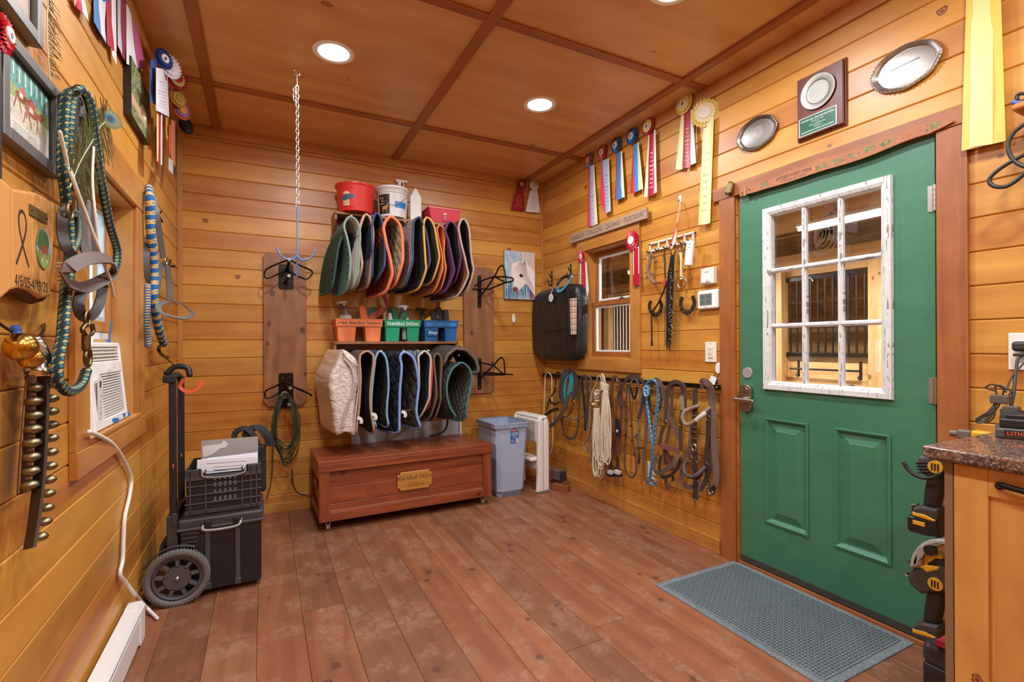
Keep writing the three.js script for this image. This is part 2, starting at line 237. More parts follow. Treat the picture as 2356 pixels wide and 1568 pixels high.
// ---- ceiling: plywood panels and wooden battens
const LAMPS = []; for (const z of [-2.73, -1.58, -0.43, 0.72]) for (const x of [0.338, 1.6]) LAMPS.push([x, z]);
{
  const g = struct('ceiling', 'varnished plywood ceiling with wooden battens'), xs = [XL - 0.02, -0.288, 0.976, 2.21, XR + 0.02], zs = [ZB - 0.02, -3.364, -2.106, -0.85, 0.41, ZF + 0.02];
  part(g, 'ceiling_core', box(XR - XL + 0.5, 0.08, ZF - ZB + 0.5, (XR + XL) / 2, CEIL + 0.11, (ZF + ZB) / 2), plaster);
  const r = rng(17);
  for (let i = 0; i < 4; i++) for (let j = 0; j < 5; j++) {
    const x0 = xs[i] + 0.001, x1 = xs[i + 1] - 0.001, z0 = zs[j] + 0.001, z1 = zs[j + 1] - 0.001, hole = LAMPS.filter(([x, z]) => x > x0 && x < x1 && z > z0 && z < z1);
    const s = shape([[x0, -z0], [x0, -z1], [x1, -z1], [x1, -z0]], hole.map(([x, z]) => ell(0.084, 0.084, 24, x, -z)));
    const q = grain(ext(s, 0.012), 'x', r() * 2.4, r() * 1.2); q.rotateX(-Math.PI / 2); q.translate(0, CEIL, 0); part(g, 'panel', q, plyWood);
  }
  const bw = 0.055, prof = (w) => [[-w / 2, 0], [-w / 2, -0.012], [-w / 2 + 0.005, -0.017], [w / 2 - 0.005, -0.017], [w / 2, -0.012], [w / 2, 0]];
  const batten = (len, x, z, along, y = 0) => { const q = prism(prof(bw), len, 0, r() * 3, r()); const p = new THREE.Matrix4(); q.applyMatrix4(along === 'x' ? p.set(1, 0, 0, x, 0, 0, 1, CEIL + y, 0, -1, 0, z, 0, 0, 0, 1) : p.set(0, 1, 0, x, 0, 0, 1, CEIL + y, 1, 0, 0, z, 0, 0, 0, 1)); part(g, 'batten', q, battenWood); };
  for (const x of xs.slice(1, 4)) batten(ZF - ZB - 0.04, x, ZB + 0.02, 'z');
  for (const z of zs.slice(1, 5)) for (let i = 0; i < 4; i++) { const a = Math.max(XL, xs[i]) + (i ? bw / 2 : 0.02), b = Math.min(XR, xs[i + 1]) - (i < 3 ? bw / 2 : 0.02); if (b > a) batten(b - a, a, z, 'x', 0.003); }
}
const woodBox = (w, h, d, axis, uo = 0) => grain(rbox(w, h, d, 0, 0, 0, 0.003, 1), axis, uo, uo * 0.37);
{ // ---- crown, baseboards, corner strips
  const t = (name, label, w, h, d, x, y, z, axis, m = trimWood) => { const o = new THREE.Mesh(woodBox(w, h, d, axis, x * 1.7 + z), m); o.name = name; o.position.set(x, y, z); o.userData = { kind: 'structure', label }; scene.add(o); return o; };
  const LZ = ZF - ZB, mz = (ZF + ZB) / 2, LX = XR - XL, mx = (XR + XL) / 2;
  t('trim_1', 'flat pine crown board along top of back wall', LX, 0.068, 0.018, mx, CEIL - 0.034, ZB + 0.009, 'x');
  t('trim_2', 'flat pine crown board along top of right wall', 0.018, 0.085, LZ, XR - 0.009, CEIL - 0.0425, mz, 'z');
  t('trim_3', 'flat pine crown board along top of left wall', 0.018, 0.085, LZ, XL + 0.009, CEIL - 0.0425, mz, 'z');
  t('trim_4', 'narrow pine strip in back right corner', 0.022, CEIL - 0.07, 0.012, XR - 0.011, (CEIL - 0.07) / 2, ZB + 0.006, 'y');
  t('trim_5', 'narrow pine strip in back left corner', 0.03, CEIL - 0.07, 0.012, XL + 0.015, (CEIL - 0.07) / 2, ZB + 0.006, 'y');
  t('baseboard_back', 'pine baseboard along back wall', LX, 0.072, 0.014, mx, 0.036, ZB + 0.007, 'x');
  t('baseboard_left', 'pine baseboard along left wall', 0.014, 0.072, LZ, XL + 0.007, 0.036, mz, 'z');
  t('baseboard_right', 'pine baseboard along right wall, corner to door', 0.014, 0.085, -2.01 - ZB, XR - 0.007, 0.0425, (-2.01 + ZB) / 2, 'z');
  t('baseboard_front', 'pine baseboard behind the viewer', LX, 0.072, 0.014, mx, 0.036, ZF - 0.007, 'x');
  // door casing
  t('trim_6', 'dark stained casing board on latch side of green door', 0.019, 2.082, 0.105, XR - 0.0095, 1.041, -1.947, 'y', casingWood);
  t('trim_7', 'dark stained casing board on hinge side of green door', 0.019, 2.08, 0.098, XR - 0.0095, 1.04, -0.914, 'y', casingWood);
  t('trim_8', 'dark stained head casing over green door', 0.022, 0.075, 1.185, XR - 0.011, 2.119, -1.4475, 'z', casingWood);
  t('trim_9', 'dark wooden door jamb on latch side', 0.115, 2.085, 0.016, XR + 0.0695, 1.0425, -1.885, 'y', casingWood);
  t('trim_10', 'dark wooden door jamb on hinge side', 0.115, 2.085, 0.012, XR + 0.0695, 1.0425, -0.9665, 'y', casingWood);
  t('trim_11', 'wooden threshold under green door', 0.15, 0.022, 0.92, XR + 0.065, 0.011, -1.426, 'z', casingWood);
}
// ---- recessed ceiling lamps
const lampTrim = mat('#f2efe8', 0.5), glow = new THREE.MeshPhysicalMaterial({ color: '#ffffff', emissive: '#fdfaff', emissiveIntensity: 9 });
LAMPS.forEach(([x, z], i) => {
  const where = ['by the hanging chain', 'above the chest', 'over the open floor', 'over the door mat', 'by the viewer', 'by the cabinet', 'behind the viewer on the window side', 'behind the viewer on the cabinet side'][i];
  const g = thing('recessed_ceiling_light', `round white recessed ceiling light glowing ${where}`, 'ceiling light', V(x, CEIL, z), 0, 'recessed ceiling lights');
  part(g, 'trim_ring', lathe([[0.078, 0.03], [0.0775, 0.004], [0.08, -0.003], [0.1, -0.005], [0.106, 0], [0.106, 0.001], [0.084, 0.003], [0.082, 0.03]], 36), lampTrim);
  part(g, 'diffuser', new THREE.CircleGeometry(0.0775, 32).rotateX(Math.PI / 2).translate(0, 0.006, 0), glow);
  const l = new THREE.RectAreaLight('#f2f8ff', LAMP_POWER / (0.13 * 0.13) * 0.17, 0.13, 0.13); l.position.set(0, -0.008, 0); l.rotation.x = -Math.PI / 2; g.add(l);
});

// ================================================================ DOOR, WINDOWS AND WHAT LIES BEYOND
// rectangular rings stepping in depth, from [inset, z] pairs, closed by a flat field unless open
function rings(x0, y0, x1, y1, steps, cap = true) {
  const pos = [], q = (a, b, c, d) => pos.push(...a, ...b, ...c, ...a, ...c, ...d), R = ([i, z]) => [[x0 + i, y0 + i, z], [x1 - i, y0 + i, z], [x1 - i, y1 - i, z], [x0 + i, y1 - i, z]];
  for (let k = 0; k + 1 < steps.length; k++) { const a = R(steps[k]), b = R(steps[k + 1]); for (let j = 0; j < 4; j++) q(a[j], a[(j + 1) % 4], b[(j + 1) % 4], b[j]); }
  if (cap) q(...R(steps[steps.length - 1]));
  const g = new THREE.BufferGeometry(); g.setAttribute('position', new THREE.Float32BufferAttribute(pos, 3)); g.computeVertexNormals(); return grain(g, 'y');
}
const steel = metal('#b9b6b0', 0.32), darkSteel = metal('#4a4744', 0.4), chrome = metal('#d8d6d2', 0.16), brass = metal('#b08a3e', 0.34), oldBrass = metal('#8d7c55', 0.42), blackMetal = mat('#17140f', 0.4, { metalness: 0.4 });
const glass = mat('#f4faf8', 0.02, { transmission: 1, thickness: 0, ior: 1.45 });
const greenMap = tex(512, 512, (x, y) => { const n = fbm(x / 40, y / 160, 13, 2), f = vn(x / 2, y / 30, 256, 6), sc = vn(x / 3, y / 5, 171, 9) > 0.965 && fbm(x / 60, y / 60, 9, 4) > 0.52; const k = 0.93 + 0.1 * n + 0.05 * (f - 0.5); return sc ? [104, 140, 116] : [62 * k, 120 * k, 88 * k]; });
const greenPaint = tmat(greenMap, 0.42, { clearcoat: 0.2, clearcoatRoughness: 0.35 });
const chippedMap = tex(512, 256, (x, y) => { const n = fbm(x / 60, y / 7, 9, 2), m = fbm(x / 14, y / 9, 37, 6), c = n > 0.66 && m > 0.5; return c ? [98 + 60 * m, 96 + 58 * m, 92 + 52 * m] : [226 - 26 * m, 225 - 26 * m, 221 - 26 * m]; });
const chippedWhite = tmat(rep(chippedMap, 1.3, 5), 0.55), whitePaint = mat('#e9e8e3', 0.45), whitePlastic = mat('#ece9e2', 0.38), vinyl = mat('#e6eaea', 0.35);
{ // ---- green door
  const g = struct('door_1', 'green panelled door with nine glass panes in a chipped white frame', V(XR, 0, 0), -Math.PI / 2);
  const x0 = -1.874, x1 = -0.974, y0 = 0.028, y1 = 2.078, win = [-1.69, 1.035, -1.156, 1.93], pan = [[-1.72, 0.288, -1.494, 0.843], [-1.363, 0.288, -1.137, 0.843]];
  const hole = ([a, b, c, d]) => [[a, b], [a, d], [c, d], [c, b]];
  part(g, 'door_leaf', grain(ext(shape([[x0, y0], [x1, y0], [x1, y1], [x0, y1]], [hole(win), ...pan.map(hole)]), 0.044, 0, -0.046), 'y', 0, 0, 1 / 0.8, 1 / 0.8), greenPaint);
  for (const p of pan) { part(g, 'raised_panel', rings(...p, [[0, -0.002], [-0.006, 0.003], [0.004, 0.005], [0.012, -0.001], [0.02, -0.012], [0.028, -0.012], [0.06, -0.003], [0.062, -0.0015]]), greenPaint); part(g, 'panel_back', box(p[2] - p[0], p[3] - p[1], 0.01, (p[0] + p[2]) / 2, (p[1] + p[3]) / 2, -0.038), greenPaint); }
  const o = [-1.7275, 0.998, -1.119, 1.967];
  const fr = (i0, i1, z0, z1) => rings(...o, [[0, z0], [0.004, z1], [i0, z1], [i1 - 0.006, z1 - 0.006], [i1, z1 - 0.014], [i1, -0.03]], false);
  part(g, 'glazing_frame', grain(merge([fr(0.026, 0.046, -0.004, 0.014)]), 'y'), chippedWhite);
  const gx = [], gy = []; for (let i = 0; i <= 3; i++) { gx.push(lin(o[0] + 0.046, o[2] - 0.046, i / 3)); gy.push(lin(o[1] + 0.046, o[3] - 0.046, i / 3)); }
  for (let i = 1; i < 3; i++) { const q = prism([[-0.012, -0.02], [-0.012, -0.004], [-0.004, 0.004], [0.004, 0.004], [0.012, -0.004], [0.012, -0.02]].reverse(), gx[3] - gx[0], gx[0], 0, i * 0.3).translate(0, gy[i], 0); part(g, 'muntin', q, chippedWhite); }
  for (let i = 1; i < 3; i++) { const q = prism([[-0.012, -0.02], [-0.012, -0.004], [-0.004, 0.004], [0.004, 0.004], [0.012, -0.004], [0.012, -0.02]].reverse(), gy[3] - gy[0], 0, 0.5, i * 0.2); q.rotateZ(Math.PI / 2).translate(gx[i], gy[0], -0.001); part(g, 'muntin', q, chippedWhite); }
  for (let i = 0; i < 3; i++) for (let j = 0; j < 3; j++) part(g, 'pane', box(gx[1] - gx[0] - 0.004, gy[1] - gy[0] - 0.004, 0.003, (gx[i] + gx[i + 1]) / 2, (gy[j] + gy[j + 1]) / 2, -0.024), glass);
  for (const y of [1.824, 1.05, 0.3]) { const h = part(g, 'hinge', [box(0.03, 0.105, 0.003, x1 - 0.008, y, 0)], steel); part(h, 'knuckle', [0, 1, 2, 3, 4].map((k) => cyl(0.0075, 0.0075, 0.0195, x1 + 0.003, y - 0.042 + k * 0.021, 0.007, 'y', 12)), steel); }
  part(g, 'cover_disc', cyl(0.029, 0.031, 0.006, -1.829, 1.082, 0.001, 'z', 28), mat('#b9b8b0', 0.4, { metalness: 0.5 }));
  const hd = part(g, 'lever_lock', [ext(rrect(0.072, 0.15, 0.03, -1.829, 0.942), 0.022, 0.006, -0.002, 2), cyl(0.016, 0.016, 0.012, -1.829, 0.985, 0.022, 'z', 20), cyl(0.019, 0.019, 0.03, -1.829, 0.93, 0.034, 'z', 20)], metal('#a9a39a', 0.3), 'brushed metal lever lock');
  part(hd, 'lever', [rbox(0.128, 0.022, 0.016, -1.812, 0.932, 0.056, 0.007), rbox(0.03, 0.026, 0.02, -1.86, 0.932, 0.053, 0.008)], metal('#b8b3aa', 0.3));
  part(g, 'sweep_strip', box(0.9, 0.03, 0.006, -1.424, 0.043, 0.001), mat('#3b3b35', 0.6));
}
function frameOf(g, name, x0, y0, x1, y1, w, d, z, m, grainAxis = true) { // four frame members, each a piece of its own
  const p = (nm, a, b, c, e, ax) => part(g, nm, grain(rbox(c - a, e - b, d, (a + c) / 2, (b + e) / 2, z, 0.003, 1), ax, a + b), m);
  p(name, x0, y0, x0 + w, y1, 'y'); p(name, x1 - w, y0, x1, y1, 'y'); p(name, x0 + w, y1 - w, x1 - w, y1, 'x'); p(name, x0 + w, y0, x1 - w, y0 + w, 'x');
}
function casing(g, x0, y0, x1, y1, w, t, m, topExtra = 0, botH = w, botT = t) {
  const p = (nm, a, b, c, e, ax, tt = t) => part(g, nm, grain(rbox(c - a, e - b, tt, (a + c) / 2, (b + e) / 2, tt / 2, 0.003, 1), ax, a * 3 + b, b), m);
  p('side_casing', x0 - w, y0, x0, y1, 'y'); p('side_casing', x1, y0, x1 + w, y1, 'y'); p('head_casing', x0 - w - topExtra, y1, x1 + w + topExtra, y1 + w, 'x', t + 0.003); p('apron', x0 - w, y0 - botH, x1 + w, y0, 'x', botT);
}
function jambs(g, o, depth, m, back = 0.002) {
  const p = (a, b, c, e, ax) => part(g, 'jamb', grain(box(c - a, e - b, depth, (a + c) / 2, (b + e) / 2, back - depth / 2), ax, a), m), t = 0.014;
  p(o.u0, o.v0, o.u0 + t, o.v1, 'y'); p(o.u1 - t, o.v0, o.u1, o.v1, 'y'); p(o.u0 + t, o.v1 - t, o.u1 - t, o.v1, 'x'); p(o.u0 + t, o.v0, o.u1 - t, o.v0 + t, 'x');
}
{ // ---- small sash window beside the door
  const g = struct('window_1', 'small wooden sash window looking into the barn', V(XR, 0, 0), -Math.PI / 2), o = WIN;
  casing(g, o.u0, o.v0, o.u1, o.v1, 0.105, 0.02, trimWood, 0, 0.098, 0.024); jambs(g, o, 0.13, trimWood);
  const a = o.u0 + 0.014, b = o.u1 - 0.014, c = o.v0 + 0.014, d = o.v1 - 0.014, m = (c + d) / 2 - 0.015;
  frameOf(g, 'lower_sash', a, c, b, m + 0.03, 0.036, 0.03, -0.06, casingWood); frameOf(g, 'upper_sash', a, m, b, d, 0.04, 0.028, -0.092, casingWood);
  frameOf(g, 'vinyl_liner', a + 0.036, c + 0.036, b - 0.036, m - 0.006, 0.014, 0.02, -0.066, vinyl); frameOf(g, 'vinyl_liner', a + 0.04, m + 0.04, b - 0.04, d - 0.04, 0.016, 0.02, -0.096, vinyl);
  part(g, 'pane', box(b - a - 0.09, m - c - 0.05, 0.003, (a + b) / 2, (c + m) / 2, -0.064), glass); part(g, 'pane', box(b - a - 0.1, d - m - 0.09, 0.003, (a + b) / 2, (m + d) / 2, -0.096), glass);
  part(g, 'sash_lock', [rbox(0.05, 0.012, 0.02, (a + b) / 2 + 0.1, m + 0.036, -0.058), cyl(0.009, 0.009, 0.014, (a + b) / 2 + 0.1, m + 0.045, -0.058)], oldBrass);
}
{ // ---- window with the air conditioner
  const g = struct('window_2', 'pine framed window holding the air conditioner', V(XL, 0, 0), Math.PI / 2), o = WINL;
  casing(g, o.u0, o.v0, o.u1, o.v1, 0.135, 0.02, trimWood, 0, 0.085, 0.024); jambs(g, o, 0.14, trimWood);
  part(g, 'sill', grain(rbox(o.u1 - o.u0 + 0.05, 0.018, 0.15, (o.u0 + o.u1) / 2 + 0.01, o.v0 + 0.012, -0.05, 0.004), 'x'), trimWood);
  const a = o.u0 + 0.014, b = o.u1 - 0.014, d = o.v1 - 0.014;
  frameOf(g, 'sash', a, 1.305, b, d, 0.045, 0.03, -0.09, trimWood); frameOf(g, 'vinyl_liner', a + 0.045, 1.35, b - 0.045, d - 0.045, 0.022, 0.02, -0.095, mat('#b9c4c8', 0.4));
  part(g, 'muntin', grain(rbox(b - a - 0.09, 0.03, 0.022, (a + b) / 2, 1.62, -0.09), 'x'), trimWood);
  part(g, 'pane', box(b - a - 0.1, 0.25, 0.003, (a + b) / 2, 1.48, -0.095), glass); part(g, 'pane', box(b - a - 0.1, 0.2, 0.003, (a + b) / 2, 1.73, -0.095), glass);
}
{ // ---- air conditioner
  const g = thing('window_air_conditioner', 'white window air conditioner with louvred front in left window', 'air conditioner', V(XL, 0.94, -2.395), Math.PI / 2);
  const W = 0.455, h = 0.32, face = (y) => -0.022 + 0.03 * (1 - y / h);
  part(g, 'case', rbox(W - 0.01, h - 0.02, 0.16, 0, h / 2, -0.115, 0.01), whitePlastic);
  const s = ext(shape([[-W / 2, 0.004], [W / 2, 0.004], [W / 2, h - 0.012], [W / 2 - 0.015, h], [-W / 2 + 0.015, h], [-W / 2, h - 0.012]], [[[-W / 2 + 0.02, h - 0.072], [-W / 2 + 0.02, h - 0.018], [W / 2 - 0.022, h - 0.018], [W / 2 - 0.022, h - 0.072]], [[-0.1, 0.035], [-0.1, 0.2], [W / 2 - 0.022, 0.2], [W / 2 - 0.022, 0.035]]]), 0.03, 0.004, -0.03, 2); s.rotateX(0).applyMatrix4(new THREE.Matrix4().makeShear(0, 0, 0, -0.09, 0, 0)).translate(0, 0, 0.008);
  part(g, 'front_panel', s, mat('#f1efea', 0.35));
  part(g, 'grille_recess', [box(0.35, 0.17, 0.004, 0.06, 0.118, -0.03), box(0.42, 0.06, 0.004, 0, h - 0.045, -0.045)], mat('#3a3a3a', 0.8));
  for (let i = 0; i < 16; i++) { const y = 0.042 + i * 0.0102; part(g, 'louvre', box(0.302, 0.0055, 0.012, 0.052, y, face(y) - 0.008).applyMatrix4(new THREE.Matrix4()), whitePlastic); }
  for (let i = 0; i < 4; i++) { const y = h - 0.065 + i * 0.0135; part(g, 'louvre', box(0.412, 0.006, 0.012, 0, y, face(y) - 0.008), whitePlastic); }
  for (let i = 0; i < 10; i++) part(g, 'vane', box(0.003, 0.05, 0.01, -0.18 + i * 0.04, h - 0.045, -0.034), whitePlastic);
  part(g, 'control_panel', [box(0.05, 0.15, 0.003, -0.16, 0.118, 0.004), box(0.02, 0.012, 0.003, -0.16, 0.185, 0.006)], mat('#d9d6cf', 0.4));
  part(g, 'display', box(0.012, 0.022, 0.002, -0.165, 0.17, 0.0065), mat('#46302c', 0.3));
  for (let i = 0; i < 4; i++) part(g, 'button', box(0.014, 0.008, 0.002, -0.16, 0.07 + i * 0.02, 0.0065), mat('#c4c1ba', 0.4));
  part(g, 'emblem', new THREE.PlaneGeometry(0.04, 0.016).translate(0.02, 0.222, 0.0), tmat(canvasTex(128, 48, (c, w, hh) => { c.fillStyle = '#f1efea'; c.fillRect(0, 0, w, hh); c.fillStyle = '#8a8a8a'; c.font = 'italic bold 30px sans-serif'; c.fillText('Mi', 40, 36); }), 0.4)).position.z = 0.0062;
  part(g, 'top_filler', [rbox(0.18, 0.05, 0.02, -0.1, h + 0.024, -0.06), rbox(0.62, 0.03, 0.012, 0.0, h + 0.03, -0.085)], mat('#e4e6e4', 0.4));
  const tape = mat('#2f76b8', 0.55);
  solo('masking_tape', [bar([0, 0, 0], [0.01, 0.09, 0.004], 0.024, 0.001), bar([-0.05, -0.002, 0.001], [0.01, 0.002, 0.001], 0.02, 0.001)], tape, 'blue masking tape strip above the air conditioner', 'tape', V(XL - 0.05, 1.265, -2.6), Math.PI / 2);
  const r = rng(3), ps = []; for (let i = 0; i < 9; i++) ps.push(bar([-0.2 + i * 0.05, 0.006 + r() * 0.008, r() * 0.012], [-0.15 + i * 0.05, 0.004 + r() * 0.012, 0.006 + r() * 0.012], 0.016, 0.002));
  solo('masking_tape', ps, tape, 'crumpled blue masking tape under the air conditioner', 'tape', V(XL - 0.005, 0.944, -2.41), Math.PI / 2);
  // power cord runs to the floor
  const at = (px, py, w) => onL(px, py, w), c = [[205, 993, 0.035], [228, 1002, 0.03], [262, 1025, 0.02], [288, 1065, 0.012], [302, 1105, 0.012], [298, 1140, 0.012], [287, 1190, 0.012], [284, 1240, 0.012], [282, 1290, 0.013], [276, 1318, 0.014], [290, 1340, 0.02], [309, 1365, 0.035]].map((p) => at(...p)); c.push(onF(338, 1398, 0.03), onF(352, 1412, 0.012), onF(362, 1422, 0.008));
  const cd = solo('power_cord', tube(c, 0.0075, 90, 8), mat('#e8e4dc', 0.45), 'white power cord drooping from air conditioner to floor', 'cord');
}
{ // ---- white baseboard heater
  const zE = -2.57, len = 3.2, x = XL, g = thing('baseboard_heater', 'white electric baseboard heater along left wall', 'heater', V(x, 0, zE), Math.PI / 2);
  const white = mat('#eceae6', 0.4), prof = [[0.02, 0.004], [0.02, 0.062], [0.095, 0.066], [0.1, 0.062], [0.1, 0.05], [0.1, 0.004]];
  const bar2 = (a, m, nm, l = len, x0 = -len) => part(g, nm, prism(a.slice().reverse(), l, x0), m);
  bar2([[0.155, 0.0155], [0.162, 0.0155], [0.162, 0.06], [0.148, 0.072], [0.142, 0.072], [0.155, 0.056]], white, 'top_cover'); bar2([[0.02, 0.0155], [0.16, 0.0155], [0.16, 0.019], [0.02, 0.019]], white, 'back_panel');
  bar2([[0.025, 0.062], [0.125, 0.066], [0.125, 0.07], [0.025, 0.068]], white, 'front_cover'); bar2([[0.03, 0.022], [0.12, 0.022], [0.12, 0.055], [0.03, 0.055]], mat('#2c2b2a', 0.8), 'heating_element', len - 0.1, -len + 0.02);
  part(g, 'end_cap', ext(shape([[0.0155, 0.01], [0.072, 0.01], [0.074, 0.146], [0.06, 0.164], [0.0155, 0.164]]), 0.08, 0.002, 0).rotateY(-Math.PI / 2), white);
  g.children[g.children.length - 1].position.x = 0.0; 
}
// ---- the barn seen through the panes
const barnMap = woodRows({ w: 1024, h: 512, rows: 4, len: 2.4, width: 0.2, light: [206, 152, 92], dark: [146, 94, 52], knot: [70, 36, 18], tone: 0.3, rings: 4, knots: 2, seed: 51, streak: 0.5 });
const barnWood = tmat(rep(barnMap, 1 / 2.4, 1 / 0.8), 0.65);
{
  const st = (name, label, geo, m) => { const o = new THREE.Mesh(Array.isArray(geo) ? merge(geo) : geo, m); o.name = name; o.userData = { kind: 'structure', label }; scene.add(o); return o; };
  const x0 = XR + 0.131, x1 = 8.6, z0 = -10, z1 = 2, mx = (x0 + x1) / 2, mz = (z0 + z1) / 2;
  st('floor_barn', 'grey concrete barn aisle floor beyond the door', box(x1 - x0, 0.08, z1 - z0, mx, -0.05, mz), mat('#7d746a', 0.85));
  st('ceiling_barn', 'wooden barn loft ceiling beyond the door', grain(box(x1 - x0, 0.06, z1 - z0, mx, 3.25, mz), 'z'), barnWood);
  st('wall_barn_end', 'wooden end wall of the barn', [grain(box(x1 - x0 + 0.2, 3.4, 0.08, mx, 1.6, z0 - 0.04), 'x'), grain(box(x1 - x0 + 0.2, 3.4, 0.08, mx, 1.6, z1 + 0.04), 'x')], barnWood);
  const w = struct('wall_barn', 'board wall at the back of the horse stalls', V(x1, 0, 0), -Math.PI / 2);
  part(w, 'wall_core', box(z1 - z0, 3.4, 0.06, mz, 1.6, -0.06), barnWood);
  for (let i = 0; i < 16; i++) part(w, 'board', grain(box(z1 - z0, 0.196, 0.03, mz, 0.1 + i * 0.2, -0.015), 'x', i * 0.7, i * 0.31), barnWood);
  const w2 = struct('wall_barn_aisle', 'board face of the tack room wall towards the barn', V(x0, 0, 0), Math.PI / 2); sheath(w2, -z1, -z0, -0.05, 3.3, [{ u0: 0.962, u1: 1.89, v0: -0.05, v1: 2.09 }, { u0: 2.785, u1: 3.345, v0: 1.135, v1: 2.02 }], 0.0, 0.02, barnWood);
  w2.position.x = x0 + 0.02;
  const XS = 5.9, beam = (name, label, a, b, y, h, t, m = barnWood) => solo(name, grain(rbox(t, h, b - a, 0, 0, 0, 0.006), 'z', a), m, label, 'beam', V(XS, y, (a + b) / 2));
  beam('barn_beam', 'pale timber beam above the barn stall bars', -9.9, 1.9, 2.28, 0.13, 0.09); beam('barn_beam', 'wide upper timber beam under the barn loft', -9.9, 1.9, 2.86, 0.44, 0.09);
  [[-4.0, 'left of the barn stall seen through the door'], [-2.87, 'right of the barn stall seen through the door'], [-7.45, 'of the barn stall seen through the small window']].forEach(([z, s]) => solo('barn_post', grain(rbox(0.14, 2.2, 0.15, 0, 1.1, 0, 0.006), 'y', z), barnWood, `square timber post at the side ${s}`, 'post', V(XS - 0.03, 0, z), 0, 'barn posts'));
  const stall = (z0_, z1_, label) => {
    const g = thing('horse_stall', label, 'horse stall', V(XS, 0, (z0_ + z1_) / 2), -Math.PI / 2, 'barn stall fronts'), L = z1_ - z0_;
    for (let i = 0; i < 5; i++) part(g, 'kick_board', grain(rbox(L, 0.198, 0.04, 0, 0.12 + i * 0.2, -0.02, 0.004, 1), 'x', i * 0.6, i * 0.3), barnWood);
    part(g, 'top_board', grain(rbox(L, 0.12, 0.04, 0, 2.14, -0.02, 0.004, 1), 'x', 0.4), barnWood);
    part(g, 'grille_rail', rbox(L, 0.05, 0.03, 0, 1.11, 0.005, 0.003), blackMetal); part(g, 'grille_rail', rbox(L, 0.05, 0.03, 0, 2.04, 0.005, 0.003), blackMetal);
    for (let x = -L / 2 + 0.05; x < L / 2; x += 0.085) part(g, 'bar', cyl(0.011, 0.011, 0.9, x, 1.575, 0.005, 'y', 8), blackMetal);
    return g;
  };
  stall(-3.92, -2.95, 'barn stall front with black bars between two posts through the door'); stall(-2.79, -1.0, 'barn stall front with black bars behind the hinge side of the door glass'); 
  const s3 = stall(-7.37, -4.1, 'barn stall front with pale bars seen through the small window'); s3.children.forEach((c) => { if (c.name === 'bar') c.material = mat('#c9bfb4', 0.4, { metalness: 0.3 }); });
  const rail = thing('blanket_bar', 'black blanket bar on brackets below the barn stall bars', 'blanket bar', V(XS - 0.03, 0.94, -3.4), -Math.PI / 2);
  part(rail, 'rod', cyl(0.012, 0.012, 0.8, 0, 0, 0.1, 'x', 10), blackMetal); for (const x of [-0.35, 0.35]) part(rail, 'bracket', [rbox(0.03, 0.2, 0.006, x, 0, 0.004), rbox(0.02, 0.016, 0.11, x, 0, 0.055), tor(0.02, 0.006, x, -0.08, 0.02, 14, 6)], blackMetal);
  solo('hose_loop', [0, 1, 2].map((i) => tor(0.11 - i * 0.016, 0.014, 0, -0.06 * i * 0.3, 0.05 + i * 0.012, 28, 8).scale(0.75, 1.35, 1)), mat('#20231f', 0.6), 'black hose coil hanging below barn stall bars', 'hose', V(XS - 0.03, 0.62, -3.12), -Math.PI / 2);
  for (const [z, y] of [[-3.62, 1.99], [-2.92, 2.12]]) solo('stall_horseshoe', tor(0.045, 0.009, 0, 0, 0.02, 20, 6, Math.PI), mat('#b9b4aa', 0.4, { metalness: 0.6 }), z < -3 ? 'small pale horseshoe on barn stall bars' : 'small pale horseshoe on barn stall post', 'horseshoe', V(XS - 0.01, y, z), -Math.PI / 2, 'horseshoes on the stall front');
  const lamp = (z, x, label) => { const g = thing('fluorescent_light', label, 'light', V(x, 2.32, z), 0, 'barn fluorescent lights'); part(g, 'housing', rbox(0.1, 0.04, 1.25, 0, 0.03, 0, 0.01), whitePaint); for (const s of [-0.035, 0.035]) part(g, 'tube', cyl(0.014, 0.014, 1.2, s, -0.012, 0, 'z', 12), new THREE.MeshPhysicalMaterial({ color: '#fff', emissive: '#f4faff', emissiveIntensity: 40 })); for (const s of [-0.5, 0.5]) part(g, 'suspension_rod', cyl(0.004, 0.004, 0.86, 0, 0.48, s, 'y', 6), steel); const l = new THREE.RectAreaLight('#f2f6ff', 420, 0.1, 1.2); l.position.set(0, -0.03, 0); l.rotation.x = -Math.PI / 2; g.add(l); };
  lamp(-2.25, 4.5, 'long white fluorescent tube light hanging in the barn behind the door'); lamp(-5.1, 4.9, 'long white fluorescent tube light hanging in the barn beyond the small window');
  const fan = thing('barn_fan', 'wire cage fan mounted under the barn beam', 'fan', V(XS - 0.12, 2.5, -3.35), -Math.PI / 2 - 0.5);
  for (let i = 1; i < 6; i++) part(fan, 'cage_ring', tor(0.045 * i, 0.003, 0, 0, 0.08 - i * i * 0.0025, 26, 5), mat('#cfc8ba', 0.4)); part(fan, 'hub', cyl(0.05, 0.05, 0.1, 0, 0, 0.02, 'z'), blackMetal); for (let i = 0; i < 3; i++) part(fan, 'blade', rbox(0.07, 0.17, 0.006, 0, 0.12, 0.02, 0.002).rotateZ(i * 2.094), mat('#8f8a80', 0.4)); part(fan, 'bracket', rbox(0.03, 0.25, 0.03, 0, 0.12, -0.04), blackMetal);
}

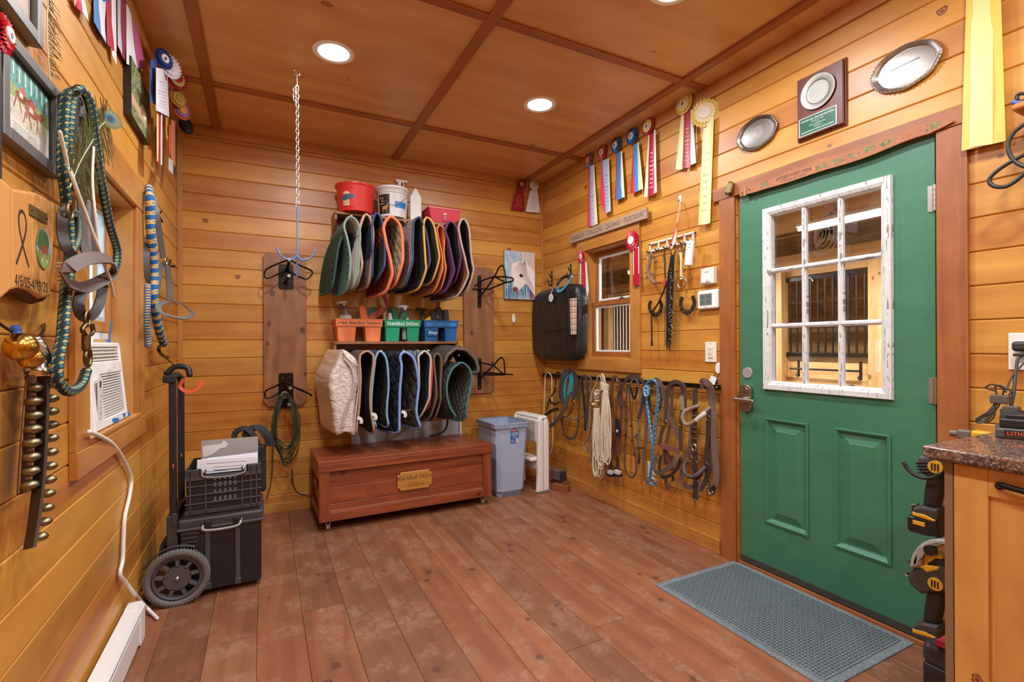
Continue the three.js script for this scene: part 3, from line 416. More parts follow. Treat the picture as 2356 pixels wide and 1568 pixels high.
// ================================================================ BACK WALL
const darkBoardMap = woodRows({ w: 1024, h: 256, rows: 1, len: 1.2, width: 0.3, light: [164, 110, 68], dark: [110, 68, 40], knot: [60, 30, 16], tone: 0, rings: 5, knots: 5, seed: 61, streak: 0.55 });
const darkBoard = tmat(rep(darkBoardMap, 1 / 1.2, 1 / 0.3), 0.5, { clearcoat: 0.15, clearcoatRoughness: 0.4 });
const oct = (x0, y0, x1, y1, c) => [[x0 + c, y0], [x1 - c, y0], [x1, y0 + c], [x1, y1 - c], [x1 - c, y1], [x0 + c, y1], [x0, y1 - c], [x0, y0 + c]];
const rackBlack = mat('#15130f', 0.35, { metalness: 0.5 });
{ // ---- left board with two saddle racks, rope coil
  const g = wallThing('B', 'rack_mounting_board', 'brown clipped corner board carrying saddle racks beside the hanging chain', 'board', 655, 936), A = (x, y) => g.at(x, y, 0.02), p0 = A(607, 936), p1 = A(704, 586);
  part(g, 'board', grain(ext(oct(p0.x, p0.y, p1.x, p1.y, 0.035), 0.0215, 0.003, 0.0005), 'y'), darkBoard);
  const rack = (label, cy, S) => {
    const r = wallThing('B', 'saddle_rack', label, 'saddle rack', 658, cy, 'saddle racks on the left board', 0.0225), P = (x, y, w) => r.at(x, y, w + 0.0225);
    const a = P(641, S.pl[0], 0), b = P(675, S.pl[1], 0);
    const pl = part(r, 'wall_plate', ext(rrect(b.x - a.x, a.y - b.y, 0.012, (a.x + b.x) / 2, (a.y + b.y) / 2), 0.005, 0.001), rackBlack);
    part(pl, 'screw', [[0.25, 0.14], [0.75, 0.14], [0.25, 0.7], [0.75, 0.7]].map(([u, v]) => sph(0.006, lin(a.x, b.x, u), lin(a.y, b.y, v), 0.006, 8)), brass);
    part(r, 'arm', [rod(P(...S.u0, 0.004), P(...S.u1, 0.2), 0.012), rod(P(...S.d0, 0.004), P(...S.d1, 0.16), 0.011)], rackBlack);
    part(r, 'arm_end', [cyl(0.0125, 0.0125, 0.006, ...P(...S.u1, 0.205).toArray(), 'z'), cyl(0.0118, 0.0118, 0.006, ...P(...S.d1, 0.165).toArray(), 'z')], metal('#9a948c', 0.4));
    for (const s of S.loops) part(r, 'side_bar', tube(s.map(([x, y, w]) => P(x, y, w)), 0.0062, 46, 7), rackBlack);
    return r;
  };
  rack('black folding saddle rack at top of the left board', 666, { pl: [607, 666], u0: [660, 622], u1: [666, 597], d0: [656, 652], d1: [665, 634], loops: [[[666, 597, 0.19], [640, 606, 0.17], [612, 620, 0.12], [609, 625, 0.12], [609, 637, 0.12], [614, 640, 0.12], [640, 630, 0.09], [659, 622, 0.02]], [[666, 597, 0.19], [690, 610, 0.17], [718, 624, 0.12], [719, 628, 0.12], [708, 641, 0.12], [704, 642, 0.12], [680, 632, 0.08], [662, 622, 0.02]]] });
  rack('black folding saddle rack holding the green rope coil', 936, { pl: [858, 936], u0: [655, 878], u1: [668, 892], d0: [650, 905], d1: [665, 930], loops: [[[655, 876, 0.18], [636, 887, 0.16], [614, 897, 0.12], [610, 901, 0.12], [611, 914, 0.12], [616, 916, 0.12], [640, 905, 0.08], [652, 898, 0.02]], [[655, 876, 0.18], [680, 892, 0.16], [716, 908, 0.12], [719, 911, 0.12], [706, 902, 0.13], [700, 899, 0.12], [676, 889, 0.06], [660, 886, 0.02]]] });
  const c = wallThing('B', 'coiled_rope', 'dark green rope coiled and hung from the lower saddle rack', 'rope', 655, 905, undefined, 0.12), P = (x, y, w = 0) => c.at(x, y, w), r = rng(12), pts = [];
  for (let i = 0; i < 11; i++) { const b = 1020 + r() * 85, l = 627 + r() * 12, q = 676 + r() * 14, wz = 0.1 + r() * 0.05, t = 903 + r() * 6, m = 655 + (r() - 0.5) * 16; pts.push(P(m, t, wz), P(l + 4, 945, wz + 0.01), P(l, 990 + r() * 25, wz), P(l + 14, b - 14, wz - 0.02), P((l + q) / 2, b, wz - 0.02), P(q - 8, b - 22, wz), P(q, 980 + r() * 20, wz), P(q - 10, 930, wz + 0.01)); }
  pts.push(P(650, 905, 0.1), P(634, 960, 0.09), P(628, 1040, 0.06), P(625, 1100, 0.04), P(614, 1145, 0.03));
  part(c, 'rope', tube(pts, 0.0042, 620, 6), mat('#35412a', 0.7));
  part(c, 'trailing_end', tube([P(672, 1080, 0.08), P(674, 1110, 0.05), P(684, 1132, 0.04), P(708, 1140, 0.03), P(730, 1140, 0.03)], 0.0045, 30, 6), mat('#2b2f22', 0.7));
  part(c, 'binding', tor(0.021, 0.007, ...P(655, 908, 0.13).toArray(), 14, 6), mat('#8d8a84', 0.5));
}
{ // ---- hanging chain with blue hook
  const p = onC(683, 158), g = thing('hanging_chain', 'white steel chain hanging from an eye bolt in the ceiling', 'chain', V(p.x, CEIL, p.z), 0), zinc = metal('#e4e2de', 0.25);
  part(g, 'eye_bolt', [tor(0.016, 0.0028, 0, -0.022, 0, 20, 6), cyl(0.003, 0.003, 0.04, 0, -0.02, 0), rod([0, -0.036, 0], [0.001, -0.1, 0], 0.0032)], zinc);
  const link = tube([[0, 0.015, 0], [0.0075, 0.009, 0], [0.0075, -0.009, 0], [0, -0.015, 0], [-0.0075, -0.009, 0], [-0.0075, 0.009, 0]], 0.0026, 20, 6, true), link2 = link.clone().rotateY(Math.PI / 2);
  let y = -0.105; for (let i = 0; i < 27; i++, y -= 0.0245) { const o = part(g, 'link', i % 2 ? link2 : link, zinc); o.position.set(0.001, y, 0); o.rotation.y = 0.5; }
  for (let i = 0; i < 3; i++) { const o = part(g, 'link', i % 2 ? link2 : link, zinc); o.position.set(-0.013, -0.125 - i * 0.024, 0.004); o.rotation.y = 0.8; }
  const h = thing('tack_hook', 'blue three pronged tack hook at the end of the chain', 'hook', V(p.x, CEIL + y, p.z), 0), blue = mat('#5a7fb0', 0.4), q = (px, py) => { const d = ray(px, py), t = p.z / d.z; return V(0, H, 0).addScaledVector(d, t).sub(h.position); };
  part(h, 'snap_link', tor(0.012, 0.0028, 0, 0.006, 0, 18, 6).scale(0.7, 1.3, 1), zinc);
  part(h, 'shank', rod([0, 0.0, 0], [q(683, 590).x, q(683, 590).y, 0], 0.0045), blue);
  for (const l of [[[683, 588], [672, 597], [655, 594], [643, 583], [637, 571]], [[683, 588], [694, 597], [710, 595], [721, 586], [726, 575]]]) part(h, 'prong', tube(l.map((a) => q(...a)), 0.0048, 30, 7), blue);
  part(h, 'prong', tube([q(683, 588), V(0, q(0, 597).y, -0.03), V(0, q(0, 592).y, -0.08), V(0, q(0, 575).y, -0.11)], 0.0048, 24, 7), blue);
}
// ---- shelf units with pegs
{
  const mk = (label, x0, x1, yTop, panelH, pegs) => {
    const g = thing('peg_shelf', label, 'shelf', V((x0 + x1) / 2, yTop, ZB), 0, 'peg shelves on the back wall'), W = x1 - x0, wd = (w, h, d, x, y, z, ax) => grain(rbox(w, h, d, x, y, z, 0.003, 1), ax, x + y);
    part(g, 'shelf_board', wd(W, 0.02, 0.215, 0, -0.01, 0.1085, 'x'), darkBoard); part(g, 'back_panel', wd(W - 0.04, panelH, 0.018, 0, -0.02 - panelH / 2, 0.0105, 'x'), darkBoard);
    for (const s of [-1, 1]) part(g, 'side_panel', grain(ext([[0.0015, -0.0205], [0.205, -0.0205], [0.205, -0.06], [0.03, -panelH - 0.03], [0.0015, -panelH - 0.03]], 0.02, 0.002).rotateY(-Math.PI / 2).translate(s * (W / 2 - 0.01) + 0.01, 0, 0), 'y'), darkBoard);
    pegs.forEach((x) => { const o = part(g, 'peg', rod([x - (x0 + x1) / 2, -0.085, 0.02], [x - (x0 + x1) / 2, -0.075, 0.4], 0.008), steel); part(o, 'knob', sph(0.013, x - (x0 + x1) / 2, -0.075, 0.405, 12), chrome); });
    return g;
  };
  const px = [808, 842, 869, 902, 931, 959, 985, 1012, 1037, 1066].map((x) => onB(x, 500, 0.4).x);
  mk('dark wooden shelf with pegs holding the upper row of saddle pads', 0.475, 1.47, 2.25, 0.15, px);
  mk('dark wooden shelf with pegs under the grooming totes', 0.465, 1.45, 1.276, 0.14, [833, 876, 928, 960, 985, 1030].map((x) => onB(x, 812, 0.4).x));
}
// ---- saddle pads: a quilted sheet folded over a peg
const quiltBump = (() => { const q = tex(256, 256, (x, y) => { const u = x / 128, v = y / 128, a = Math.abs(((u + v) % 1) - 0.5) * 2, b = Math.abs((((u - v) % 1) + 1) % 1 - 0.5) * 2, d = Math.min(1 - a, 1 - b), n = vn(x / 3, y / 3, 85, 3); const k = 40 + 190 * Math.pow(s2(d * 1.6), 0.6) + n * 20; return [k, k, k]; }, false); return q; })();
const fleeceBump = tex(256, 256, (x, y) => { const n = fbm(x / 9, y / 9, 28, 4), m = vn(x / 2, y / 2, 128, 6), k = 60 + 140 * n + 50 * m; return [k, k, k]; }, false);
const waveBump = tex(256, 256, (x, y) => { const u = x / 256, v = y / 256, k = Math.abs(Math.sin((v * 6 + 0.25 * Math.sin(u * 12.56)) * Math.PI)); return [40 + 200 * Math.sqrt(k), 0, 0].fill(40 + 200 * Math.sqrt(k)); }, false);
const bumped = (color, bump, s, su, sv, o = {}) => { const t = bump.clone(); t.repeat.set(su, sv); t.needsUpdate = true; return new THREE.MeshPhysicalMaterial({ color, roughness: 0.92, side: THREE.DoubleSide, bumpMap: t, bumpScale: s, ...o }); };
const fabMap = {}; function fabric(c1, c2, kind) { // woven pattern in two colours
  const k = c1 + c2 + kind; if (fabMap[k]) return fabMap[k]; const A = new THREE.Color(c1), B = new THREE.Color(c2), a = [A.r, A.g, A.b].map((v) => 255 * Math.pow(v, 1 / 2.2)), b = [B.r, B.g, B.b].map((v) => 255 * Math.pow(v, 1 / 2.2));
  return (fabMap[k] = tex(256, 256, (x, y) => { let m = 0; if (kind === 'fleck') m = vn(x / 3, y / 3, 85, 2) > 0.6 ? 1 : 0; if (kind === 'navajo') { const zz = Math.abs((x % 64) - 32) + y; m = (zz % 64) < 26 ? 1 : 0; if (vn(x / 2, y / 2, 128, 3) > 0.66) m = 1 - m; } if (kind === 'knit') m = ((x >> 2) + (y >> 3)) % 2 ? 0.8 : 0; const n = 0.9 + 0.2 * vn(x / 2, y / 2, 128, 9), c = mixc(a, b, m); return c.map((v) => Math.min(255, v * n)); }));
}
function shell(front, opt) { // front: points in the plane of the free edge; swept back to the wall
  const { z0, z1, skew = -0.03, lift = 0, th = 0.012, corner = 0.16, n = 30, m = 9, pinch = 1 } = opt, c = curve(front, false, 0.5), F = [], N = [];
  const top = front.reduce((a, b) => (b.y > a.y ? b : a));
  for (let j = 0; j <= m; j++) {
    const t = j / m, d = Math.abs(2 * t - 1), k = 0.55, q = d > k ? (d - k) / (1 - k) : 0, e = corner * (1 - Math.sqrt(Math.max(0, 1 - q * q))) * (j <= m / 2 ? (opt.cf ?? 1) : (opt.cb ?? 1)) + 0.001, row = [];
    for (let i = 0; i <= n; i++) { const s = e + (1 - 2 * e) * i / n, p = c.getPoint(s), f = lin(1, pinch, t); row.push(V(top.x + (p.x - top.x) * f + skew * t * (0.4 + 0.6 * (top.y - p.y) / 0.5), p.y + lift * t + 0.004 * Math.sin(s * 40 + t * 9), lin(z0, z1, t))); }
    F.push(row);
  }
  for (let j = 0; j <= m; j++) { const r = []; for (let i = 0; i <= n; i++) { const a = F[j][Math.min(n, i + 1)].clone().sub(F[j][Math.max(0, i - 1)]), b = F[Math.min(m, j + 1)][i].clone().sub(F[Math.max(0, j - 1)][i]); r.push(a.cross(b).normalize()); } N.push(r); }
  const flip = N[m >> 1][n >> 1].y < 0 ? -1 : 1;
  const grid = (off, rev) => { const pos = [], uv = [], idx = []; for (let j = 0; j <= m; j++) { let acc = 0; for (let i = 0; i <= n; i++) { const p = F[j][i].clone().addScaledVector(N[j][i], off * flip); if (i) acc += F[j][i].distanceTo(F[j][i - 1]); pos.push(p.x, p.y, p.z); uv.push(acc, F[j][i].z); } } for (let j = 0; j < m; j++) for (let i = 0; i < n; i++) { const a = j * (n + 1) + i, b = a + 1, d = a + n + 1, e = d + 1; if (rev) idx.push(a, d, b, b, d, e); else idx.push(a, b, d, b, e, d); } const g = new THREE.BufferGeometry(); g.setAttribute('position', new THREE.Float32BufferAttribute(pos, 3)); g.setAttribute('uv', new THREE.Float32BufferAttribute(uv, 2)); g.setIndex(idx); g.computeVertexNormals(); return g; };
  const edge = []; for (let i = 0; i <= n; i++) edge.push(F[0][i]); for (let j = 1; j <= m; j++) edge.push(F[j][n]); for (let i = n - 1; i >= 0; i--) edge.push(F[m][i]); for (let j = m - 1; j > 0; j--) edge.push(F[j][0]);
  return { outer: grid(th / 2, flip < 0), inner: grid(-th / 2, flip > 0), edge };
}
function pad(name, label, px, w1, mats, opt = {}) {
  const g = wallThing('B', name, label, 'saddle pad', px[px.length >> 1][0], px[px.length >> 1][1], opt.group, 0.05), pts = px.map(([x, y]) => g.at(x, y, w1)), z1 = 0.045 + (opt.back ?? 0);
  const s = shell(pts.map((p) => V(p.x, p.y, 0)), { z0: w1, z1, ...opt });
  for (const q of [s.outer, s.inner]) q.translate(0, 0, -0.05);
  part(g, 'outer_face', s.outer, mats[0]); part(g, 'lining', s.inner, mats[1]); part(g, 'binding', tube(s.edge.map((p) => V(p.x, p.y, p.z - 0.05)), opt.br ?? 0.0085, 150, 6, true), mats[2]);
  return g;
}
const c6 = (l) => l.map(([x, y]) => [740 + x / 5.0568, 390 + y / 5.0568]), c7 = (l) => l.map(([x, y]) => [740 + x / 4.481, 670 + y / 4.481]);
const fz = (c) => bumped(c, fleeceBump, 0.004, 5, 5), qu = (c, s = 8) => bumped(c, quiltBump, 0.02, s, s), plain = (c) => mat(c, 0.85);
{
  const U = 'upper row of saddle pads', W = 0.52;
  pad('saddle_pad', 'dark green saddle pad under the green quilted one with cream lining', c6([[150, 1400], [170, 1050], [240, 760], [290, 640], [345, 560], [400, 640], [415, 900], [410, 1200]]), 0.46, [qu('#22463c', 9), fz('#3c5a50'), plain('#35564a')], { group: U, skew: -0.07, th: 0.01, corner: 0.2, lift: -0.01 });
  pad('saddle_pad', 'sage green quilted saddle pad with cream fleece lining', c6([[310, 1415], [335, 1050], [305, 830], [262, 640], [345, 545], [432, 650], [437, 1000], [412, 1370]]), 0.55, [qu('#5d7f6e', 11), fz('#d8cfc0'), plain('#7d9183')], { group: U, corner: 0.05, skew: -0.05 });
  pad('saddle_pad', 'brown saddle pad with copper flecked edge and brown fleece lining', c6([[430, 1360], [470, 1150], [442, 820], [455, 640], [525, 515], [590, 640], [590, 1000], [575, 1340]]), 0.54, [qu('#4a3428', 9), fz('#84695c'), tmat(fabric('#a06a48', '#e0c8b0', 'knit'), 0.8)], { group: U, br: 0.009 });
  pad('saddle_pad', 'black saddle pad with navy blue binding', c6([[610, 1290], [597, 1000], [592, 620], [645, 500], [705, 610], [738, 950], [725, 1150], [685, 1265]]), 0.56, [qu('#1c2130', 9), fz('#26282c'), plain('#3b4468')], { group: U });
  pad('saddle_pad', 'rust red saddle pad with bright orange binding and tan lining', c6([[775, 1435], [825, 1320], [800, 1050], [742, 800], [727, 640], [820, 548], [910, 650], [945, 900], [930, 1200], [885, 1350]]), 0.57, [qu('#9c3a1c', 7), bumped('#b79c7e', quiltBump, 0.02, 5, 5), plain('#e2794a')], { group: U, skew: -0.08, br: 0.011 });
  pad('saddle_pad', 'cream and brown woven saddle pad with black lining', c6([[1010, 1370], [1056, 1150], [1064, 800], [1082, 590], [1135, 555], [1190, 650], [1248, 920], [1252, 1150], [1195, 1310]]), 0.56, [tmat(rep(fabric('#b8aca4', '#6b4a42', 'navajo'), 6, 6), 0.95), bumped('#3b3a35', quiltBump, 0.02, 9, 9), plain('#39405a')], { group: U, skew: -0.1 });
  pad('saddle_pad', 'black saddle pad with golden yellow binding', c6([[1165, 1400], [1212, 1270], [1205, 1000], [1188, 700], [1195, 590], [1240, 556], [1300, 640], [1350, 880], [1374, 1130], [1325, 1310]]), 0.56, [qu('#2a2a28', 9), bumped('#33342f', fleeceBump, 0.006, 8, 8), plain('#d0993c')], { group: U, skew: -0.1 });
  pad('saddle_pad', 'orange and brown ribbed saddle pad with narrow fold', c6([[1345, 1430], [1396, 1280], [1402, 1000], [1352, 760], [1345, 680], [1388, 648], [1422, 690], [1425, 1000], [1458, 1250], [1420, 1410]]), 0.55, [tmat(rep(fabric('#b86a34', '#7a4224', 'knit'), 6, 6), 0.9), fz('#d0612e'), plain('#c9713c')], { group: U, skew: -0.09, br: 0.007 });
  pad('saddle_pad', 'deep purple velvet saddle pad with black lining', c6([[1475, 1430], [1546, 1270], [1520, 1050], [1475, 830], [1442, 690], [1508, 602], [1575, 690], [1600, 900], [1630, 1130], [1590, 1320]]), 0.57, [bumped('#4b1c46', fleeceBump, 0.002, 6, 6, { sheen: 0.6, sheenColor: new THREE.Color('#a05a98'), sheenRoughness: 0.5 }), fz('#1d181c'), plain('#5a2a52')], { group: U, skew: -0.09, br: 0.009 });
  pad('saddle_pad', 'dark brown saddle pad with white stitched tan edge at the row end', c6([[1610, 1490], [1708, 1350], [1672, 1050], [1612, 800], [1598, 640], [1655, 570], [1705, 660], [1740, 1000], [1774, 1290], [1715, 1440]]), 0.58, [bumped('#6b3d26', fleeceBump, 0.003, 6, 6), fz('#1f1c19'), tmat(fabric('#7a4a30', '#e8ddcc', 'knit'), 0.8)], { group: U, skew: -0.1, br: 0.009 });
}
{
  const U = 'lower row of saddle pads', W = 0.52;
  { const g = wallThing('B', 'saddle_pad', 'pale saddle pad wrapped in a clear plastic bag', 'saddle pad', 800, 905, U, 0.05), O = c7([[165, 1480], [110, 1180], [80, 980], [95, 850], [160, 720], [215, 600], [300, 640], [375, 720], [392, 900], [370, 1150], [330, 1480], [260, 1450]]).map(([x, y]) => g.at(x, y, 0.5)), cp = curve(O.map((p) => V(p.x, p.y, 0)), true).getPoints(60).slice(0, -1).map((p) => [p.x, p.y]), q = ext(cp, 0.45, 0.03, 0.02, 4), ps = q.attributes.position; for (let i = 0; i < ps.count; i++) { const z = ps.getZ(i), x = ps.getX(i), y = ps.getY(i), n = fbm(x * 14 + 50, y * 9 + 50, 999, 2) - 0.5; ps.setXYZ(i, x - 0.06 * (1 - z / 0.47) + 0.015 * n, y, z + (z > 0.3 ? 0.03 * n : 0)); } q.computeVertexNormals();
    part(g, 'plastic_bag', faceUV(q, 0, 0, 1, 1), bumped('#d8cabf', fleeceBump, 0.018, 0.9, 0.9, { roughness: 0.22, clearcoat: 0.7, clearcoatRoughness: 0.15 })); const T = (x, y) => { const [a, b] = c7([[x, y]])[0]; return g.at(a, b, 0.535); }; part(g, 'pad_binding', tube([T(235, 700), T(300, 780), T(330, 900), T(315, 1050), T(270, 1180), T(225, 1320), T(215, 1400)], 0.008, 40, 6), mat('#b9a89c', 0.5)); part(g, 'bag_fold', [tube([T(380, 760), T(388, 950), T(360, 1180), T(330, 1470)], 0.006, 30, 6), tube([T(215, 605), T(270, 690), T(340, 740), T(380, 760)], 0.006, 20, 6)], mat('#ddd2c8', 0.3)); }
  pad('saddle_pad', 'black quilted saddle pad with tan binding', c7([[345, 1510], [385, 1200], [402, 900], [403, 650], [465, 618], [527, 650], [503, 1000], [505, 1200], [548, 1480]]), 0.55, [qu('#6d5a4c', 8), fz('#26241f'), plain('#b08a68')], { group: U, cf: 0.15 });
  pad('saddle_pad', 'black quilted saddle pad with sky blue binding', c7([[572, 1425], [515, 1250], [520, 1000], [545, 760], [565, 655], [612, 617], [662, 690], [690, 950], [672, 1250], [695, 1412]]), 0.54, [qu('#33506a', 8), bumped('#2b2a28', quiltBump, 0.025, 5, 5), plain('#7fa4c2')], { group: U, cf: 0.15 });
  pad('saddle_pad', 'navy saddle pad with large diamond quilting and periwinkle binding', c7([[800, 1480], [802, 1250], [808, 1000], [825, 780], [812, 655], [880, 630], [945, 690], [1000, 950], [978, 1250], [1025, 1425]]), 0.56, [bumped('#1b2438', quiltBump, 0.035, 4, 3), bumped('#4a463e', quiltBump, 0.03, 4, 3), plain('#7d98cc')], { group: U, cf: 0.12, skew: -0.1, br: 0.01 });
  pad('saddle_pad', 'grey saddle pad with channel quilting and cream binding', c7([[960, 1250], [1000, 1050], [1003, 800], [1005, 660], [1060, 620], [1115, 660], [1115, 900], [1098, 1180], [1040, 1330]]), 0.54, [qu('#7c8a8c', 8), bumped('#262625', waveBump, 0.008, 3, 3), plain('#bdb4a0')], { group: U, skew: -0.08 });
  pad('saddle_pad', 'thin saddle pad with bright orange red edge squeezed in the row', c7([[1100, 1250], [1118, 1000], [1122, 760], [1130, 690], [1138, 760], [1132, 1000], [1128, 1240]]), 0.53, [plain('#c8432c'), plain('#a83422'), plain('#e2553a')], { group: U, br: 0.006, th: 0.006 });
  pad('saddle_pad', 'brown fleece saddle pad folded tight beside the bareback pad', c7([[1130, 1350], [1180, 1200], [1180, 950], [1158, 720], [1165, 660], [1195, 640], [1228, 680], [1225, 1000], [1228, 1200], [1190, 1345]]), 0.53, [fz('#4a3b30'), fz('#3a2e26'), plain('#6d5744')], { group: U, skew: -0.06 });
  pad('saddle_pad', 'black saddle pad with teal edge and stitched motif under the bareback pad', c7([[1400, 1335], [1320, 1180], [1288, 1000], [1310, 880], [1370, 775], [1440, 738], [1510, 775], [1545, 880], [1530, 1010], [1495, 1180], [1492, 1345]]), 0.58, [qu('#3a3936', 10), bumped('#56544e', quiltBump, 0.018, 8, 8), plain('#3f6a68')], { group: U, skew: -0.12, corner: 0.03 });
  // bareback pad on the end peg
  const g = wallThing('B', 'bareback_pad', 'dark brown leather bareback pad lying over the end of the lower row', 'bareback pad', 1052, 830, undefined, 0.1), P = c7([[1240, 820], [1270, 700], [1330, 620], [1420, 590], [1520, 640], [1590, 740], [1600, 820], [1560, 850]]).map(([x, y]) => g.at(x, y, 0.5)), s = shell(P.map((p) => V(p.x, p.y, 0)), { z0: 0.52, z1: 0.1, skew: -0.03, th: 0.02, corner: 0.12, lift: 0.03 });
  for (const q of [s.outer, s.inner]) q.translate(0, 0, -0.1); const lea = bumped('#4a4036', fleeceBump, 0.002, 4, 4, { roughness: 0.6 });
  part(g, 'seat', s.outer, lea); part(g, 'underside', s.inner, plain('#1d1916')); part(g, 'roll', tube(s.edge.map((p) => V(p.x, p.y, p.z - 0.1)), 0.014, 120, 7, true), mat('#5c5046', 0.6));
  part(g, 'handle', tube([[1370, 600], [1400, 575], [1440, 585], [1450, 625]].map(([x, y]) => { const [a, b] = c7([[x, y]])[0]; return g.at(a, b, 0.35); }), 0.011, 24, 7), mat('#1a1714', 0.5));
  part(g, 'stud', sph(0.008, ...g.at(...c7([[1415, 660]])[0], 0.53).toArray(), 10), chrome);
  // girth strap dangling below
  const q = wallThing('B', 'girth_strap', 'black strap looping below the lower saddle pads', 'strap', 1015, 1000, undefined, 0.1), T = (x, y, w) => { const [a, b] = c7([[x, y]])[0]; return q.at(a, b, w); };
  part(q, 'strap', tube([T(1290, 1250, 0.3), T(1300, 1330, 0.3), T(1270, 1430, 0.3), T(1190, 1475, 0.3), T(1120, 1490, 0.28)], 0.009, 30, 7), mat('#1d1b19', 0.7));
  // red straps of the upper pads hang in front of the tote shelf
  for (const [a, b, s2_] of [[[640, 35], [690, 190], 'red webbing strap hanging behind the green tote'], [[1205, 75], [1190, 210], 'red webbing strap hanging behind the blue tote']]) { const k = wallThing('B', 'webbing_strap', s2_, 'strap', ...c7([a])[0], undefined, 0.05), t = (p) => { const [x, y] = c7([p])[0]; return k.at(x, y, 0.1); }; part(k, 'webbing', strap([t([a[0], a[1] - 200]), t(a), t([(a[0] + b[0]) / 2 + 4, (a[1] + b[1]) / 2]), t(b)], 0.032, 0.003, V(0, 0, 1), 16), mat('#9c2638', 0.7)); }
  // white hem tags
  [[390, 1330, 'pale care tag on the tan bound saddle pad'], [540, 1290, 'pale care tag on the sky blue bound saddle pad'], [845, 1265, 'pale care tag on the periwinkle bound saddle pad']].forEach(([x, y, lb]) => { const [a, b] = c7([[x, y]])[0], k = wallThing('B', 'care_tag', lb, 'tag', a, b, 'care tags on the saddle pads', 0.565); part(k, 'tag', strap([[-0.014, 0.02, 0], [0.006, 0.012, 0.003], [0.014, -0.008, 0.002], [0.008, -0.022, 0]], 0.022, 0.0015, V(0, 0, 1), 10), mat('#e3ded6', 0.7)); });
}

// ================================================================ BACK WALL: things on the shelves and by the wall
const SH = 2.2505, SL = 1.2765;                                             // shelf tops
const labelMat = (w, h, draw, rough = 0.5) => tmat(canvasTex(w, h, draw), rough);
function wrap(r1, r2, y0, y1, a0, a1, n = 16) { // a label around a bucket
  const pos = [], uv = [], idx = []; for (let i = 0; i <= n; i++) for (let j = 0; j < 2; j++) { const a = lin(a0, a1, i / n), r = j ? r2 : r1; pos.push(r * Math.sin(a), j ? y1 : y0, r * Math.cos(a)); uv.push(i / n, j); }
  for (let i = 0; i < n; i++) { const a = i * 2; idx.push(a, a + 2, a + 1, a + 1, a + 2, a + 3); } const g = new THREE.BufferGeometry(); g.setAttribute('position', new THREE.Float32BufferAttribute(pos, 3)); g.setAttribute('uv', new THREE.Float32BufferAttribute(uv, 2)); g.setIndex(idx); g.computeVertexNormals(); return g;
}
{ // red bucket
  const x = onB(819, 486, 0.165).x, g = thing('bucket', 'red plastic bucket with a worn sticker on the upper shelf', 'bucket', V(x, SH, ZB + 0.165)), red = mat('#d8332e', 0.32);
  part(g, 'body', lathe([[0, 0.002], [0.118, 0], [0.122, 0.006], [0.142, 0.185], [0.152, 0.19], [0.155, 0.206], [0.15, 0.208], [0.14, 0.195], [0.12, 0.012], [0, 0.01]], 40), red);
  part(g, 'handle', tube([[0.15, 0.195, 0], [0.11, 0.205, -0.09], [0, 0.2, -0.15], [-0.11, 0.205, -0.09], [-0.15, 0.195, 0]], 0.003, 30, 6), darkSteel);
  part(g, 'sticker', wrap(0.1275, 0.1405, 0.03, 0.15, -1.05, -0.2), tmat(canvasTex(256, 160, (c) => { c.fillStyle = '#d8332e'; c.fillRect(0, 0, 256, 160); c.fillStyle = '#d9b98c'; c.fillRect(40, 92, 120, 60); c.fillStyle = '#ddd0b4'; c.beginPath(); c.ellipse(110, 40, 62, 26, 0, Math.PI, 0); c.fill(); c.fillStyle = '#4d6078'; c.beginPath(); c.moveTo(6, 100); c.lineTo(14, 58); c.lineTo(90, 48); c.lineTo(190, 40); c.lineTo(246, 52); c.lineTo(236, 84); c.lineTo(160, 88); c.lineTo(80, 104); c.closePath(); c.fill(); }), 0.5));
}
{ // white bucket
  const x = onB(903, 497, 0.14).x, g = thing('bucket', 'white plastic bucket with lid, wire handle and blue tape label', 'bucket', V(x, SH, ZB + 0.14)), w = mat('#dedbd4', 0.4);
  part(g, 'body', lathe([[0, 0.001], [0.106, 0], [0.109, 0.005], [0.12, 0.2], [0.121, 0.205], [0.122, 0.22], [0, 0.22]], 40), w);
  part(g, 'lid', lathe([[0, 0.252], [0.1, 0.25], [0.112, 0.244], [0.124, 0.241], [0.127, 0.236], [0.127, 0.222], [0.122, 0.218], [0, 0.221]], 40), mat('#e6e4de', 0.38));
  for (const y of [0.188, 0.204]) part(g, 'rim_rib', tor(0.1215, 0.003, 0, 0, 0, 36, 6).rotateX(Math.PI / 2).translate(0, y, 0), w);
  part(g, 'wire_handle', tube([[0.118, 0.195, 0.03], [0.1, 0.17, 0.08], [0.04, 0.12, 0.118], [-0.02, 0.085, 0.124], [-0.09, 0.12, 0.09], [-0.118, 0.195, 0.03]], 0.0022, 40, 6), steel);
  part(g, 'picture_label', wrap(0.1105, 0.1185, 0.02, 0.17, -1.3, -0.42), labelMat(256, 256, (c) => { c.fillStyle = '#26281f'; c.fillRect(0, 0, 256, 256); c.fillStyle = '#dfd9cc'; c.font = 'bold 34px sans-serif'; c.fillText('Mega', 40, 60); c.fillText('Tek', 66, 98); c.fillRect(20, 118, 120, 8); c.fillStyle = '#c98b3c'; c.beginPath(); c.ellipse(150, 178, 60, 26, 0, 0, 7); c.fill(); c.fillRect(100, 180, 16, 58); c.fillRect(184, 180, 16, 58); c.beginPath(); c.ellipse(208, 150, 24, 18, 0.5, 0, 7); c.fill(); }));
  part(g, 'tape_label', wrap(0.1135, 0.1165, 0.07, 0.118, -0.06, 0.85), labelMat(256, 90, (c) => { c.fillStyle = '#2f82c0'; c.fillRect(0, 0, 256, 90); c.fillStyle = '#1b2f4a'; c.font = 'italic 34px sans-serif'; c.fillText('Tank  Cubes', 30, 55); }));
}
